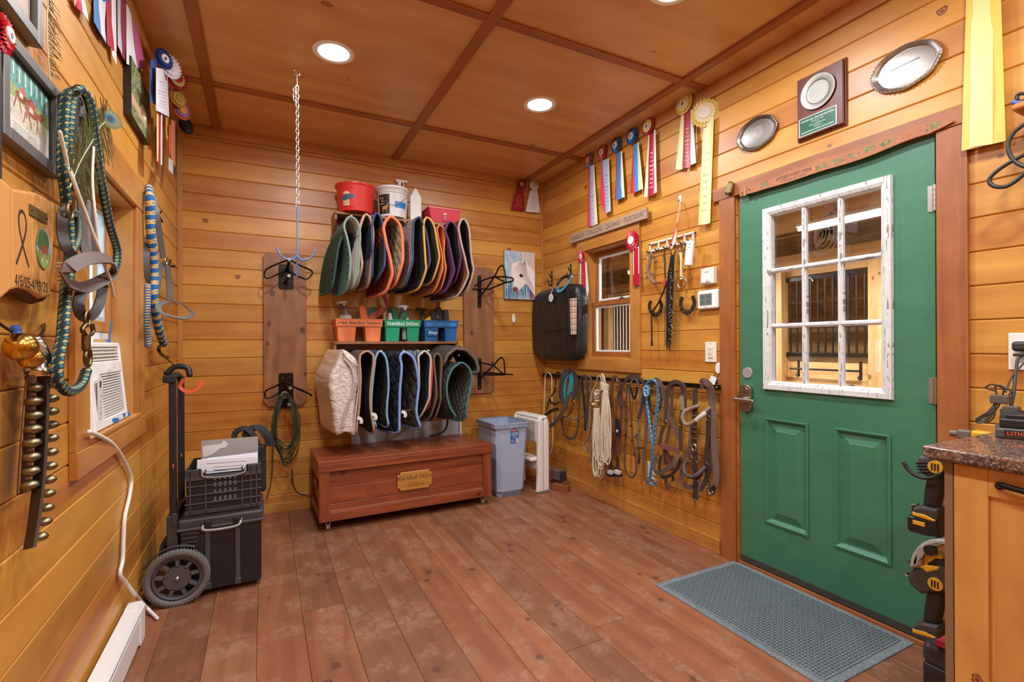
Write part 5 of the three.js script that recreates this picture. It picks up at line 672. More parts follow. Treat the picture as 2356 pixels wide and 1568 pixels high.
{ const g = wallThing('B', 'adhesive_hook', 'small white oval adhesive hook below the horse painting', 'hook', 1181, 747), a = g.at(1181, 732); part(g, 'base', ext(ell(0.017, 0.045, 28, a.x, a.y), 0.012, 0.004, 0.0005, 2), mat('#eceae4', 0.35)); part(g, 'hook_tip', tube([[a.x, a.y - 0.02, 0.01], [a.x, a.y - 0.038, 0.02], [a.x, a.y - 0.03, 0.028]], 0.004, 12, 6), mat('#eceae4', 0.35)); }

// ================================================================ RIBBONS
const crop = (x0, y0, s) => (x, y) => [x0 + x / s, y0 + y / s];
const satin = (c) => mat(c, 0.42, { sheen: 0.4, sheenRoughness: 0.4 });
const foil = {}; function printed(c, ink) { const k = c + ink; if (foil[k]) return foil[k]; const r = rng(c.length * 7 + 3); return (foil[k] = tmat(canvasTex(64, 512, (g, w, h) => { g.fillStyle = c; g.fillRect(0, 0, w, h); g.fillStyle = ink; for (let i = 0; i < 9; i++) { const y = 150 + i * 36, l = 20 + r() * 26; for (let x = 32 - l / 2; x < 32 + l / 2; x += 7) g.fillRect(x, y, 4.5, 12 - (i % 3) * 3); } }), 0.42)); }
function tailGeo(at, q, w, r) { // four pixel corners: top left, top right, bottom right, bottom left
  const [x0, y0, x1, y1, x2, y2, x3, y3] = q, n = 12, m = 4, pos = [], uv = [], idx = []; const ph = r() * 6;
  for (let i = 0; i <= n; i++) for (let j = 0; j <= m; j++) { const t = i / n, s = j / m, a = [lin(x0, x3, t), lin(y0, y3, t)], b = [lin(x1, x2, t), lin(y1, y2, t)], p = at(lin(a[0], b[0], s), lin(a[1], b[1], s), w + 0.004 * Math.sin(t * 5 + ph) * t + 0.003 * Math.sin(s * 3.1) + 0.006 * t * t); pos.push(p.x, p.y, p.z); uv.push(s, 1 - t); }
  for (let i = 0; i < n; i++) for (let j = 0; j < m; j++) { const a = i * (m + 1) + j, b = a + m + 1; idx.push(a, b, a + 1, a + 1, b, b + 1); }
  const g = new THREE.BufferGeometry(); g.setAttribute('position', new THREE.Float32BufferAttribute(pos, 3)); g.setAttribute('uv', new THREE.Float32BufferAttribute(uv, 2)); g.setIndex(idx); g.computeVertexNormals(); return g;
}
function pleats(R0, R1, n, z0, z1, amp) { const pos = [], idx = []; for (let i = 0; i <= 2 * n; i++) { const a = i / (2 * n) * Math.PI * 2, d = (i % 2 ? amp : -amp), R = R1 * (i % 2 ? 1 : 0.94); pos.push(R0 * Math.cos(a), R0 * Math.sin(a), z0 + d * 0.3, R * Math.cos(a), R * Math.sin(a), z1 + d); } for (let i = 0; i < 2 * n; i++) { const a = i * 2; idx.push(a, a + 1, a + 3, a, a + 3, a + 2); } const g = new THREE.BufferGeometry(); g.setAttribute('position', new THREE.Float32BufferAttribute(pos, 3)); g.setIndex(idx); const q = g.toNonIndexed(); q.computeVertexNormals(); return q; }
const btn = tmat(canvasTex(128, 128, (c) => { c.fillStyle = '#ece6d8'; c.fillRect(0, 0, 128, 128); c.strokeStyle = '#8a7440'; c.lineWidth = 5; c.beginPath(); c.arc(64, 64, 55, 0, 7); c.stroke(); c.fillStyle = '#4a4e58'; c.beginPath(); c.ellipse(60, 70, 22, 30, 0.5, 0, 7); c.fill(); c.fillStyle = '#8a5a44'; c.beginPath(); c.ellipse(74, 52, 12, 16, -0.4, 0, 7); c.fill(); }), 0.5), btnPlain = {};
function rosette(wall, label, group, C, R, cols, tails, cr, w0 = 0.003, turn = 0, rings2 = 2, lift = 0) {
  const [px, py] = cr(...C), g = wallThing(wall, 'show_ribbon', label, 'ribbon', px, py, group, w0), r = rng(Math.floor(px * 13 + py)), at = (x, y, w) => g.at(...cr(x, y), w0 + w);
  tails.forEach(([c, ink, ...q], i) => { if (c === 'x') return; const o = part(g, 'tail', tailGeo(at, q, 0.003 + i * 0.0022, r), ink ? printed(c, ink) : satin(c)); if (ink) o.userData.label = 'printed ribbon tail'; });
  const h = new THREE.Group(); h.name = 'rosette'; h.position.z = 0.012 + lift; h.rotation.y = turn; g.add(h);
  part(h, 'pleat_ring', pleats(R * 0.3, R, 22, 0.006, 0.002, 0.004), satin(cols[0])); if (rings2 > 1) part(h, 'pleat_ring', pleats(R * 0.25, R * 0.72, 18, 0.01, 0.009, 0.003), satin(cols[1]));
  part(h, 'button', faceUV(ext(ell(R * 0.42, R * 0.42, 24), 0.006, 0.0015, 0.009), -R * 0.42, -R * 0.42, R * 0.84, R * 0.84), cols[2] ? mat(cols[2], 0.4) : btn); return g;
}
{
  const k = crop(1320, 200, 4.3556), G = 'show ribbons in a row above the small window';
  rosette('R', 'long ribbon with red grey rosette and yellow button', G, [160, 735], 0.057, ['#5a6a9a', '#b8303c', '#d8a040'], [['#d24a58', 0, 150, 790, 178, 790, 180, 1395, 135, 1400], ['#a9b6d6', '#5a6a98', 158, 790, 195, 780, 206, 1390, 172, 1392], ['#e8dcae', 0, 192, 780, 204, 778, 240, 1370, 204, 1386]], k, 0.021);
  rosette('R', 'ribbon with crimson rosette, pale blue middle tail and white button', G, [298, 655], 0.058, ['#b02a48', '#c43048', 0], [['#d8405a', 0, 278, 735, 302, 735, 320, 1285, 268, 1130], ['#a4bada', '#5a6e9c', 285, 735, 345, 715, 366, 1245, 320, 1268], ['#ead9a8', 0, 342, 715, 352, 715, 370, 1240, 360, 1247]], k, 0.021);
  rosette('R', 'ribbon with blue rosette and narrow blue tail between red and cream', G, [437, 585], 0.059, ['#1f5290', '#27639f', 0], [['#b8324a', 0, 428, 660, 446, 660, 434, 1140, 415, 1140], ['#3f7dc0', 0, 432, 660, 475, 648, 480, 1115, 430, 1135], ['#eddcb0', 0, 470, 640, 483, 640, 511, 1100, 474, 1115]], k, 0.021);
  rosette('R', 'ribbon with blue rosette and wide blue tail with cream edge', G, [597, 495], 0.061, ['#1d4f8c', '#2a66a4', 0], [['#c03048', 0, 598, 575, 614, 570, 612, 1062, 568, 1068], ['#4888c8', 0, 598, 578, 642, 560, 652, 1040, 600, 1058], ['#e8d49c', 0, 638, 555, 650, 552, 696, 1015, 648, 1040]], k, 0.021);
  rosette('R', 'ribbon with scalloped cream rosette and printed red tail', G, [757, 395], 0.061, ['#a82838', '#e6cf8e', 0], [['#ece0b4', 0, 748, 480, 768, 478, 748, 1094, 704, 1106], ['#a81e34', '#f0e0d8', 754, 480, 808, 462, 808, 1075, 742, 1100], ['#e8e4dc', 0, 804, 430, 820, 428, 832, 1055, 804, 1066]], k, 0.021);
  rosette('R', 'ribbon with pleated yellow rosette and lettered red tail', G, [1120, 170], 0.069, ['#dcb85c', '#e6c872', 0], [['#ecdc9c', 0, 1078, 255, 1110, 255, 1088, 826, 1020, 828], ['#a81e34', '#e8c88c', 1105, 262, 1175, 228, 1168, 805, 1095, 816], ['#e2e4e0', 0, 1172, 225, 1192, 222, 1226, 758, 1168, 786]], k, 0.021);
  rosette('R', 'long pale yellow ribbon with turned fan shaped rosette', G, [1330, 265], 0.086, ['#e2c468', '#ecdcae', '#e4ddcc'], [['#e9d67e', 0, 1300, 370, 1405, 290, 1368, 1362, 1248, 1384], ['#efe2a0', '#8f8a6a', 1305, 380, 1388, 320, 1344, 1372, 1268, 1382]], k, 0.021, 0.5);
  const m = crop(1300, 520, 4.355), G2 = 'rosettes pinned to the small window casing';
  rosette('R', 'red rosette with cream red and white tails on window casing', G2, [177, 308], 0.05, ['#c02038', '#cc2840', 0], [['#ead2a0', 0, 150, 350, 167, 350, 161, 776, 138, 776], ['#c8203a', '#e89090', 163, 352, 203, 348, 196, 775, 160, 780], ['#ece6e0', 0, 200, 350, 214, 360, 238, 640, 213, 772]], m, 0.024);
  rosette('R', 'large red rosette with white bordered red tail on window casing', G2, [683, 145], 0.071, ['#b81c34', '#c8283e', '#efe8dc'], [['#b41a34', 0, 676, 215, 744, 198, 748, 585, 680, 598], ['#efe4e2', 0, 681, 222, 741, 205, 744, 562, 684, 578], ['#b41a34', 0, 688, 225, 733, 212, 736, 545, 691, 558]], m, 0.024);
  const b = crop(1130, 390, 3.136), G3 = 'two ribbons in the back corner';
  rosette('B', 'dark red prize ribbon with gold button in the back corner', G3, [213, 110], 0.05, ['#8e1626', '#9c1a2a', '#b08a4a'], [['#96182a', '#c8a060', 182, 140, 232, 140, 246, 297, 140, 286]], b, 0.021, 0, 1);
  rosette('B', 'white prize ribbon in the back corner', G3, [305, 117], 0.05, ['#dcd8d4', '#e6e2de', '#cfc4b0'], [['#e4e0dc', '#8a8484', 280, 150, 334, 150, 353, 311, 250, 303]], b, 0.021, 0, 1);
  const y = (x, yy) => [x, yy]; rosette('R', 'very large pale yellow ribbon hanging beside the door head', undefined, [2262, -108], 0.085, ['#e6c458', '#ecd27c', '#e9dcae'], [['#dcbe54', 0, 2225, -70, 2300, -90, 2314, 324, 2212, 347], ['#e6d68e', 0, 2236, -70, 2285, -85, 2284, 331, 2230, 339]], y, 0.03);
}
// ================================================================ RIGHT WALL
const onWallUV = (g, u0, v0, u1, v1, t, m, name, bev = 0.003) => part(g, name, faceUV(ext([[u0, v0], [u1, v0], [u1, v1], [u0, v1]], t, bev), u0, v0, u1 - u0, v1 - v0), m);
{ // sign over the window
  const g = wallThing('R', 'name_sign', 'weathered wooden sign lettered with four names over the small window', 'sign', 1400, 535, undefined, 0.0235); const r = rng(6);
  const a = g.at(1312, 561, 0.04), b = g.at(1488, 477, 0.04);
  part(g, 'board', faceUV(ext([[a.x, a.y], [b.x, a.y], [b.x, b.y], [a.x, b.y]], 0.02, 0.003), a.x, a.y, b.x - a.x, b.y - a.y), tmat(canvasTex(1024, 128, (c, w, h) => { c.fillStyle = '#a98a72'; c.fillRect(0, 0, w, h); for (let i = 0; i < 260; i++) { c.fillStyle = r() > 0.5 ? 'rgba(70,50,38,0.10)' : 'rgba(215,190,165,0.12)'; c.fillRect(r() * w - 100, r() * h, 120 + r() * 400, 1 + r() * 3); } c.fillStyle = '#4a342a'; c.font = '74px sans-serif'; c.textAlign = 'center'; c.fillText('HARLEY · DILLON · QUAKE · TUCSON', w / 2, 92, 960); for (const x of [40, 990]) { c.beginPath(); c.arc(x, 30, 5, 0, 7); c.fill(); } }), 0.8));
}
{ // trays and plaque over the door
  const silver = metal('#b4b0a8', 0.36), tarn = metal('#8d8880', 0.42), oval = (label, cx, cy, rx, ry, m) => { const g = wallThing('R', 'silver_tray', label, 'tray', cx, cy), sc = (k) => Array.from({ length: 64 }, (_, i) => { const a = i / 64 * 6.2832, s = k * (1 + 0.018 * Math.cos(a * 8)); return [rx * s * Math.cos(a), ry * s * Math.sin(a)]; }), ring = []; const L = [[1, 0.012], [0.985, 0.017], [0.95, 0.0185], [0.86, 0.013], [0.8, 0.006], [0.79, 0.005]]; const p = []; for (let k = 0; k + 1 < L.length; k++) { const A = k < 3 ? sc(L[k][0]) : sc(L[k][0]), B = sc(L[k + 1][0]); for (let i = 0; i < 64; i++) { const j = (i + 1) % 64; p.push(...A[i], L[k][1], ...A[j], L[k][1], ...B[j], L[k + 1][1], ...A[i], L[k][1], ...B[j], L[k + 1][1], ...B[i], L[k + 1][1]); } } const q = new THREE.BufferGeometry(); q.setAttribute('position', new THREE.Float32BufferAttribute(p, 3)); q.computeVertexNormals(); part(g, 'rim', q, m); part(g, 'base', lathe([[0.001, 0.0125], [0.25, 0.0118], [0.5, 0.0098], [0.7, 0.0072], [0.8, 0.0055]], 48).rotateX(Math.PI / 2).scale(rx, ry, 1), m); part(g, 'beading', Array.from({ length: 44 }, (_, i) => sph(0.0035, rx * 0.975 * Math.cos(i / 44 * 6.2832), ry * 0.975 * Math.sin(i / 44 * 6.2832), 0.0185, 6)), m); return g; };
  const s1 = oval('small engraved oval silver tray with scalloped edge left of the plaque', 1744, 307, 0.122, 0.088, tarn), s2b = oval('large shiny oval silver tray with scalloped edge right of the plaque', 2085, 156, 0.128, 0.092, silver);
  part(s1, 'engraving', Array.from({ length: 6 }, (_, i) => box(0.07 - Math.abs(i - 2.5) * 0.008, 0.0022, 0.0006, 0.005, 0.028 - i * 0.011, 0.0124)), mat('#d8d4cc', 0.5)); part(s2b, 'engraving', box(0.1, 0.004, 0.0006, 0.0, 0.012, 0.0128).rotateZ(0.05), mat('#8d8982', 0.5));
  const g = wallThing('R', 'award_plaque', 'wooden award plaque with pewter plate and green label', 'plaque', 1892, 312), u0 = -0.115, u1 = 0.115, c = g.at(1892, 235); const walnut = tmat(rep(darkBoardMap, 2.4, 5), 0.4, { color: '#b88a70', clearcoat: 0.3 });
  part(g, 'board', [grain(ext([[u0, c.y - 0.155], [u1, c.y - 0.155], [u1, c.y + 0.155], [u0, c.y + 0.155]], 0.012, 0.002, 0.0005), 'y', 0, 0, 1 / 1.2, 1 / 0.3), grain(ext([[u0 + 0.006, c.y - 0.149], [u1 - 0.006, c.y - 0.149], [u1 - 0.006, c.y + 0.149], [u0 + 0.006, c.y + 0.149]], 0.012, 0.004, 0.0125), 'y', 0, 0, 1 / 1.2, 1 / 0.3)], walnut);
  part(g, 'pewter_plate', lathe([[0, 0.026], [0.05, 0.026], [0.054, 0.0275], [0.058, 0.031], [0.08, 0.0345], [0.083, 0.033], [0.083, 0.03], [0.06, 0.0265], [0, 0.0245]], 44).rotateX(Math.PI / 2).translate(-0.004, c.y + 0.048, 0), metal('#8f8a82', 0.5));
  part(g, 'label_plate', faceUV(ext([[-0.098, c.y - 0.142], [0.082, c.y - 0.142], [0.082, c.y - 0.052], [-0.098, c.y - 0.052]], 0.003, 0.0008, 0.0245), -0.098, c.y - 0.142, 0.18, 0.09), tmat(canvasTex(512, 256, (k) => { k.fillStyle = '#c9ccc4'; k.fillRect(0, 0, 512, 256); k.fillStyle = '#1d5a3e'; k.fillRect(14, 12, 484, 232); k.fillStyle = '#d9e0d8'; k.textAlign = 'center'; k.font = 'bold 30px serif'; k.fillText('Sheridan Spa, Ring Marshal Dillon', 256, 62, 450); k.font = '24px serif'; k.fillText('August 11, 2007', 256, 96); k.fillText('Team Obed Barron', 256, 142); k.fillText('2nd Place', 256, 172); k.font = 'bold 24px serif'; k.fillText('MOHAWK RIDGE HORSE SHOW SERIES', 256, 218, 440); k.fillRect(232, 110, 48, 3); k.fillRect(232, 188, 48, 3); }), 0.35));
}
{ // tooled strap and brass horse head on the door head
  const g = wallThing('R', 'tooled_leather_strap', 'long tooled leather strap with farm name along door head casing', 'strap', 1900, 385, undefined, 0.0225), T = [[1702, 446], [1800, 412], [1900, 381], [2000, 346], [2100, 308], [2160, 288], [2196, 277]], c = T.map(([x, y]) => g.at(x, y, 0.03)); const a = c[0], b = c[c.length - 1], r = rng(31);
  const top = [], bot = [], n = 24, cv = curve(c); for (let i = 0; i <= n; i++) { const p = cv.getPointAt(i / n), hh = i < 2 ? 0.016 : i > n - 2 ? (n - i) * 0.012 + 0.001 : 0.0225; top.push([p.x, p.y + hh + 0.002 * Math.sin(i)]); bot.push([p.x, p.y - hh + 0.003 * Math.sin(i * 0.7)]); }
  const y0 = Math.min(a.y, b.y) - 0.035, hgt = Math.abs(a.y - b.y) + 0.07;
  part(g, 'leather', faceUV(ext([...bot, ...top.reverse()], 0.006, 0.0012, 0.003), a.x, y0, b.x - a.x, hgt), tmat(canvasTex(2048, 160, (k, w, h) => { k.fillStyle = '#a86a42'; k.fillRect(0, 0, w, h); const my = (u) => { const p = cv.getPointAt(Math.min(1, Math.max(0, u))); return h * (1 - (p.y - y0) / hgt); }; for (let i = 0; i < 700; i++) { const u = r(), v = my(u) + (r() - 0.5) * 80; k.fillStyle = r() > 0.5 ? 'rgba(190,120,90,0.25)' : 'rgba(110,60,36,0.22)'; k.fillRect(u * w, v, 12 + r() * 22, 3 + r() * 4); } for (const u of [0.16, 0.47, 0.55, 0.62, 0.69, 0.76, 0.93]) for (let i = 0; i < 34; i++) { k.fillStyle = ['#5f7a3c', '#43602c', '#7d8f4c', '#6a6e96'][Math.floor(r() * (u < 0.2 ? 4 : 3))]; k.beginPath(); k.arc((u + (r() - 0.5) * 0.05) * w, my(u) - 8 + (r() - 0.5) * 46, 3 + r() * 5, 0, 7); k.fill(); } k.fillStyle = '#3e1e10'; k.textAlign = 'center'; k.font = 'bold 44px serif'; k.save(); k.translate(0.325 * w, my(0.325) - 6); k.fillText('HIDDEN OAKS FARM', 0, 4, 400); k.fillStyle = '#2c1a12'; k.font = '26px sans-serif'; k.fillText('QUAKE  DILLON  HARLEY', 0, 36, 400); k.restore(); k.strokeStyle = '#c08a64'; k.lineWidth = 4; k.beginPath(); k.ellipse(0.325 * w, my(0.325), 232, 44, 0, 0, 7); k.stroke(); }), 0.6));
  part(g, 'keeper_loop', rbox(0.014, 0.052, 0.012, c[0].x + 0.035, c[0].y + 0.004, 0.009, 0.003), mat('#b07a44', 0.5)); part(g, 'rivet', [cyl(0.004, 0.004, 0.004, c[0].x + 0.018, c[0].y, 0.01, 'z', 10), cyl(0.004, 0.004, 0.004, c[0].x + 0.06, c[0].y + 0.006, 0.01, 'z', 10)], darkSteel);
  const hd = wallThing('R', 'brass_horse_head', 'small brass horse head ornament at end of leather strap', 'ornament', 1682, 448, undefined, 0.0225), p = hd.at(1683, 434, 0.02); part(hd, 'head', ext([[-0.012, -0.036], [0.004, -0.03], [0.014, -0.036], [0.024, -0.012], [0.026, 0.016], [0.014, 0.036], [0.002, 0.04], [-0.012, 0.03], [-0.02, 0.008], [-0.03, -0.012], [-0.026, -0.028], [-0.014, -0.026]].map(([x, y]) => [x + p.x, y + p.y]), 0.022, 0.007, 0.0005, 3), oldBrass); part(hd, 'mane', tube([[p.x + 0.002, p.y + 0.034, 0.02], [p.x + 0.016, p.y + 0.02, 0.022], [p.x + 0.02, p.y - 0.006, 0.022], [p.x + 0.016, p.y - 0.026, 0.02]], 0.006, 20, 6), oldBrass);
}
{ // garment bag on hooks
  const k = crop(1160, 400, 3.267), hook = (x, y, lb) => { const g = wallThing('R', 'coat_hook', lb, 'hook', ...k(x, y + 20)), p = (dx, dy, w) => g.at(...k(x + dx, y + dy), w); part(g, 'hook', [tube([p(0, -90, 0.004), p(0, -30, 0.006), p(0, 0, 0.008)], 0.007, 12, 6), tube([p(0, 0, 0.008), p(-6, 20, 0.03), p(-22, 10, 0.055), p(-30, -25, 0.06)], 0.006, 20, 6), tube([p(0, -40, 0.006), p(-12, -50, 0.04), p(-20, -70, 0.05)], 0.005, 14, 6)], blackMetal); };
  hook(358, 820, 'black coat hook carrying the white tag beside the garment bag'); hook(500, 770, 'black coat hook carrying the teal collar above the garment bag');
  const g = wallThing('R', 'garment_bag', 'black nylon garment bag with plaid window hanging on hooks', 'garment bag', ...k(380, 1400), undefined, 0.01), O = [[205, 960], [232, 900], [300, 868], [400, 848], [480, 822], [525, 830], [548, 880], [556, 1000], [556, 1200], [550, 1320], [530, 1385], [430, 1405], [330, 1402], [260, 1388], [212, 1350], [200, 1200], [201, 1080]].map(([x, y]) => { const p = g.at(...k(x, y), 0.13); return [p.x, p.y]; });
  const cvp = curve(O.map(([x, y]) => V(x, y, 0)), true).getPoints(70).map((p) => [p.x, p.y]).slice(0, -1), geo = ext(cvp, 0.125, 0.05, 0, 6), ps = geo.attributes.position; for (let i = 0; i < ps.count; i++) { const x = ps.getX(i), y = ps.getY(i), z = ps.getZ(i); if (z > 0.03) ps.setZ(i, z + 0.012 * (fbm(x * 9 + 40, y * 5 + 40, 999, 3) - 0.5)); } 
  const wr = tex(256, 256, (x, y) => { const n = fbm(x / 32, y / 60, 8, 5), m = fbm(x / 16, y / 40, 16, 8), v = 110 + 120 * (n - 0.5) + 60 * (m - 0.5); return [v, v, v]; }, false); const uvp = faceUV(geo, 0, 0, 0.5, 0.5); uvp.computeVertexNormals();
  part(g, 'bag', uvp, new THREE.MeshPhysicalMaterial({ color: '#1b1a19', roughness: 0.42, bumpMap: wr, bumpScale: 0.014, side: THREE.DoubleSide }));
  const P = (x, y, w = 0.145) => g.at(...k(x, y), w); part(g, 'seam', [tube([P(206, 1160), P(300, 1172), P(400, 1165), P(478, 1150)], 0.003, 24, 5), tube([P(478, 860), P(486, 1000), P(490, 1200), P(490, 1290)], 0.0035, 24, 5)], mat('#2e2c2a', 0.6));
  const q = [P(493, 935, 0.148), P(546, 932, 0.142), P(543, 1205, 0.142), P(500, 1205, 0.148)]; const pg = tailGeo((x, y, w) => g.at(...k(x, y), 0.141 + w), [493, 935, 546, 930, 543, 1205, 500, 1206], 0.003, rng(2)); part(g, 'plaid_window', pg, tmat(canvasTex(64, 256, (c) => { c.fillStyle = '#cdb49a'; c.fillRect(0, 0, 64, 256); c.fillStyle = 'rgba(120,70,60,0.55)'; for (let i = 0; i < 6; i++) c.fillRect(0, 14 + i * 42, 64, 6); c.fillRect(16, 0, 5, 256); c.fillRect(44, 0, 5, 256); c.fillStyle = 'rgba(250,240,225,0.7)'; for (let i = 0; i < 6; i++) c.fillRect(0, 26 + i * 42, 64, 4); c.fillRect(30, 0, 4, 256); }), 0.8));
  const t = wallThing('R', 'round_tag', 'round white tag with dark emblem hanging from the hook', 'tag', ...k(350, 965), undefined, 0.155), o = t.at(...k(350, 930), 0.158); part(t, 'disc', faceUV(ext(ell(0.036, 0.036, 28, o.x, o.y), 0.003, 0.0008, 0.0), o.x - 0.036, o.y - 0.036, 0.072, 0.072), tmat(canvasTex(128, 128, (c) => { c.fillStyle = '#e9e6e0'; c.fillRect(0, 0, 128, 128); c.strokeStyle = '#3c4a6a'; c.lineWidth = 6; c.beginPath(); c.ellipse(64, 66, 14, 26, 0, 0, 7); c.stroke(); }), 0.5)); part(t, 'cord', tube([t.at(...k(345, 850), 0.07), t.at(...k(362, 872), 0.14), t.at(...k(352, 895), 0.158)], 0.0025, 14, 5), mat('#d8d0c4', 0.7));
  const col = wallThing('R', 'dog_collar', 'teal webbing collar looped over the coat hook', 'collar', ...k(430, 870), undefined, 0.05), S = (x, y, w) => col.at(...k(x, y), w); part(col, 'webbing', [strap([S(400, 845, 0.15), S(405, 878, 0.155), S(440, 868, 0.15), S(480, 815, 0.12), S(508, 775, 0.09)], 0.026, 0.004, V(0, 0.4, 1), 24)], mat('#3f93a8', 0.7)); part(col, 'padded_loop', tube([S(508, 770, 0.09), S(470, 765, 0.08), S(430, 790, 0.09), S(400, 830, 0.12)], 0.012, 24, 7), mat('#26282c', 0.8)); part(col, 'buckle', rbox(0.03, 0.022, 0.012, ...S(508, 772, 0.095).toArray(), 0.003), mat('#9aa2a8', 0.4));
}
{ // key rack and what hangs on it
  const k = crop(1470, 500, 4.9), white = mat('#e6ddd0', 0.45), g = wallThing('R', 'key_rack', 'white lattice key rack with black hooks', 'key rack', ...k(370, 300)), P = (x, y, w = 0.012) => g.at(...k(x, y), w);
  part(g, 'rail', [bar(P(120, 300), P(632, 165), 0.011, 0.01), bar(P(128, 382), P(612, 255), 0.011, 0.01)], white); for (let i = 0; i < 6; i++) { const t = i / 5; part(g, 'upright', bar(P(lin(128, 612, t), lin(300, 172, t)), P(lin(130, 612, t), lin(382, 258, t)), 0.01, 0.01), white); part(g, 'hook', tube([P(lin(130, 590, t), lin(385, 262, t), 0.016), P(lin(122, 582, t), lin(400, 275, t), 0.035), P(lin(105, 565, t), lin(395, 268, t), 0.055), P(lin(85, 550, t), lin(382, 252, t), 0.062)], 0.0045, 16, 6), blackMetal); }
  part(g, 'screw', [sph(0.006, ...P(120, 305, 0.02).toArray(), 8), sph(0.006, ...P(634, 168, 0.02).toArray(), 8)], blackMetal);
  const on = (name, label, cat, x, y) => { const o = wallThing('R', name, label, cat, ...k(x, y), undefined, 0.03); o.P = (X, Y, w = 0.03) => o.at(...k(X, Y), w); return o; };
  const ring = (o, x, y, R, r, w, m, nm = 'ring', sx = 1) => part(o, nm, tor(R, r, 0, 0, 0, 24, 7).scale(sx, 1, 1).translate(...o.P(x, y, w).toArray()), m);
  const bit = on('wrapped_bit', 'leather wrapped snaffle bit on the key rack', 'bit', 140, 420); part(bit, 'mouthpiece', tube([[125, 420], [120, 520], [105, 600], [130, 690], [175, 735]].map(([x, y]) => bit.P(x, y, 0.045)), 0.011, 30, 8), mat('#7d6452', 0.7)); ring(bit, 120, 430, 0.024, 0.003, 0.05, chrome); ring(bit, 85, 655, 0.022, 0.003, 0.045, chrome); part(bit, 'cheek', [rod(bit.P(95, 455, 0.045), bit.P(190, 455, 0.05), 0.004), rod(bit.P(100, 635, 0.045), bit.P(180, 635, 0.045), 0.004), tube([[175, 735], [230, 735], [270, 740]].map(([x, y]) => bit.P(x, y, 0.045)), 0.004, 12, 6)], chrome);
  const ks = on('key_strap', 'narrow black strap with red end on the key rack', 'strap', 290, 370); part(ks, 'strap', strap([[290, 370], [285, 420], [295, 500], [293, 600], [300, 690]].map(([x, y]) => ks.P(x, y, 0.04)), 0.012, 0.003, V(0, 0, 1), 20), mat('#3a2f26', 0.6)); part(ks, 'red_tip', strap([ks.P(300, 700, 0.04), ks.P(285, 740, 0.042), ks.P(295, 790, 0.042)], 0.02, 0.004, V(0, 0, 1), 8), mat('#c23028', 0.6));
  const ta = on('horsehair_tassel', 'long black horsehair tassel hanging from the key rack', 'tassel', 390, 390), r = rng(21), hair = []; for (let i = 0; i < 46; i++) { const a = r() - 0.5, b = r() - 0.5, l = 1300 + r() * 210; hair.push(tube([[385 + a * 30, 395], [360 + a * 70, 650], [345 + a * 75 + b * 20, 950], [330 + a * 45 + b * 40, l]].map(([x, y]) => ta.P(x, y, 0.045 + b * 0.02)), 0.0022, 14, 4)); } part(ta, 'hair', hair, mat('#141312', 0.5)); const sp = []; for (let i = 0; i < 40; i++) sp.push(sph(0.0028, ...ta.P(335 + r() * 50, 520 + r() * 900, 0.062).toArray(), 6)); part(ta, 'glitter_beads', sp, mat('#c8d4d4', 0.2)); part(ta, 'binding', cyl(0.011, 0.013, 0.03, ...ta.P(388, 395, 0.045).toArray()), brass);
  const br = on('braided_hair_rope', 'braided dark rope end draped over the left horseshoe', 'rope', 250, 850); part(br, 'braid', tube([[320, 720], [270, 850], [215, 970], [160, 1055], [145, 1100], [145, 1250], [146, 1340]].map(([x, y]) => br.P(x, y, 0.05)), 0.006, 50, 7), mat('#2a1612', 0.6)); part(br, 'tuft', [0, 1, 2, 3, 4].map((i) => tube([br.P(146, 1330, 0.05), br.P(140 + i * 3, 1380, 0.05), br.P(135 + i * 6, 1440, 0.05)], 0.003, 8, 4)), mat('#2a1612', 0.7));
  const dv = on('remote_control', 'white slim remote control hung on the key rack', 'remote', 545, 480); const dg = rbox(0.052, 0.15, 0.022, 0, -0.075, 0, 0.006); part(dv, 'body', dg, mat('#eeebe6', 0.35)); part(dv, 'button', [rbox(0.014, 0.008, 0.003, 0.004, -0.02, 0.012, 0.001), rbox(0.014, 0.006, 0.003, 0.004, -0.036, 0.012, 0.001)], mat('#c4c2be', 0.4)); { const p = onR(...k(585, 262), 0.075); dv.position.copy(p); dv.rotation.z = -0.14; }
  const bs = on('bone_strap', 'cream strap with steel ring hanging from the key rack', 'strap', 470, 380); part(bs, 'strap', strap([[470, 385], [478, 480], [476, 600], [482, 695]].map(([x, y]) => bs.P(x, y, 0.045)), 0.021, 0.006, V(0, 0, 1), 16, false, (t) => 1 - 0.3 * Math.sin(t * 3.1)), mat('#dcc892', 0.6)); ring(bs, 485, 735, 0.036, 0.0045, 0.045, chrome); ring(bs, 480, 345, 0.02, 0.003, 0.05, chrome); part(bs, 'loop', tube([bs.P(500, 300, 0.055), bs.P(440, 320, 0.05), bs.P(430, 380, 0.045), bs.P(455, 410, 0.045)], 0.003, 16, 5), chrome); part(bs, 'snap', tube([bs.P(500, 545, 0.04), bs.P(515, 580, 0.04), bs.P(505, 605, 0.04), bs.P(490, 590, 0.04)], 0.005, 16, 6), brass);
  const pn = on('pennant_string', 'red and white cloth scrap on a string from the white hook', 'cloth', 430, 60); part(pn, 'cloth', [ext([[428, 60], [322, 345], [345, 330], [400, 230], [425, 110]].map(([x, y]) => { const p = pn.P(x, y, 0.06); return [p.x, p.y]; }), 0.004, 0.001, 0.02), ], mat('#c8402e', 0.7)); part(pn, 'cloth', ext([[425, 110], [360, 320], [345, 355], [370, 350], [410, 280], [415, 200]].map(([x, y]) => { const p = pn.P(x, y, 0.06); return [p.x, p.y]; }), 0.004, 0.001, 0.025), mat('#d8ccc0', 0.7));
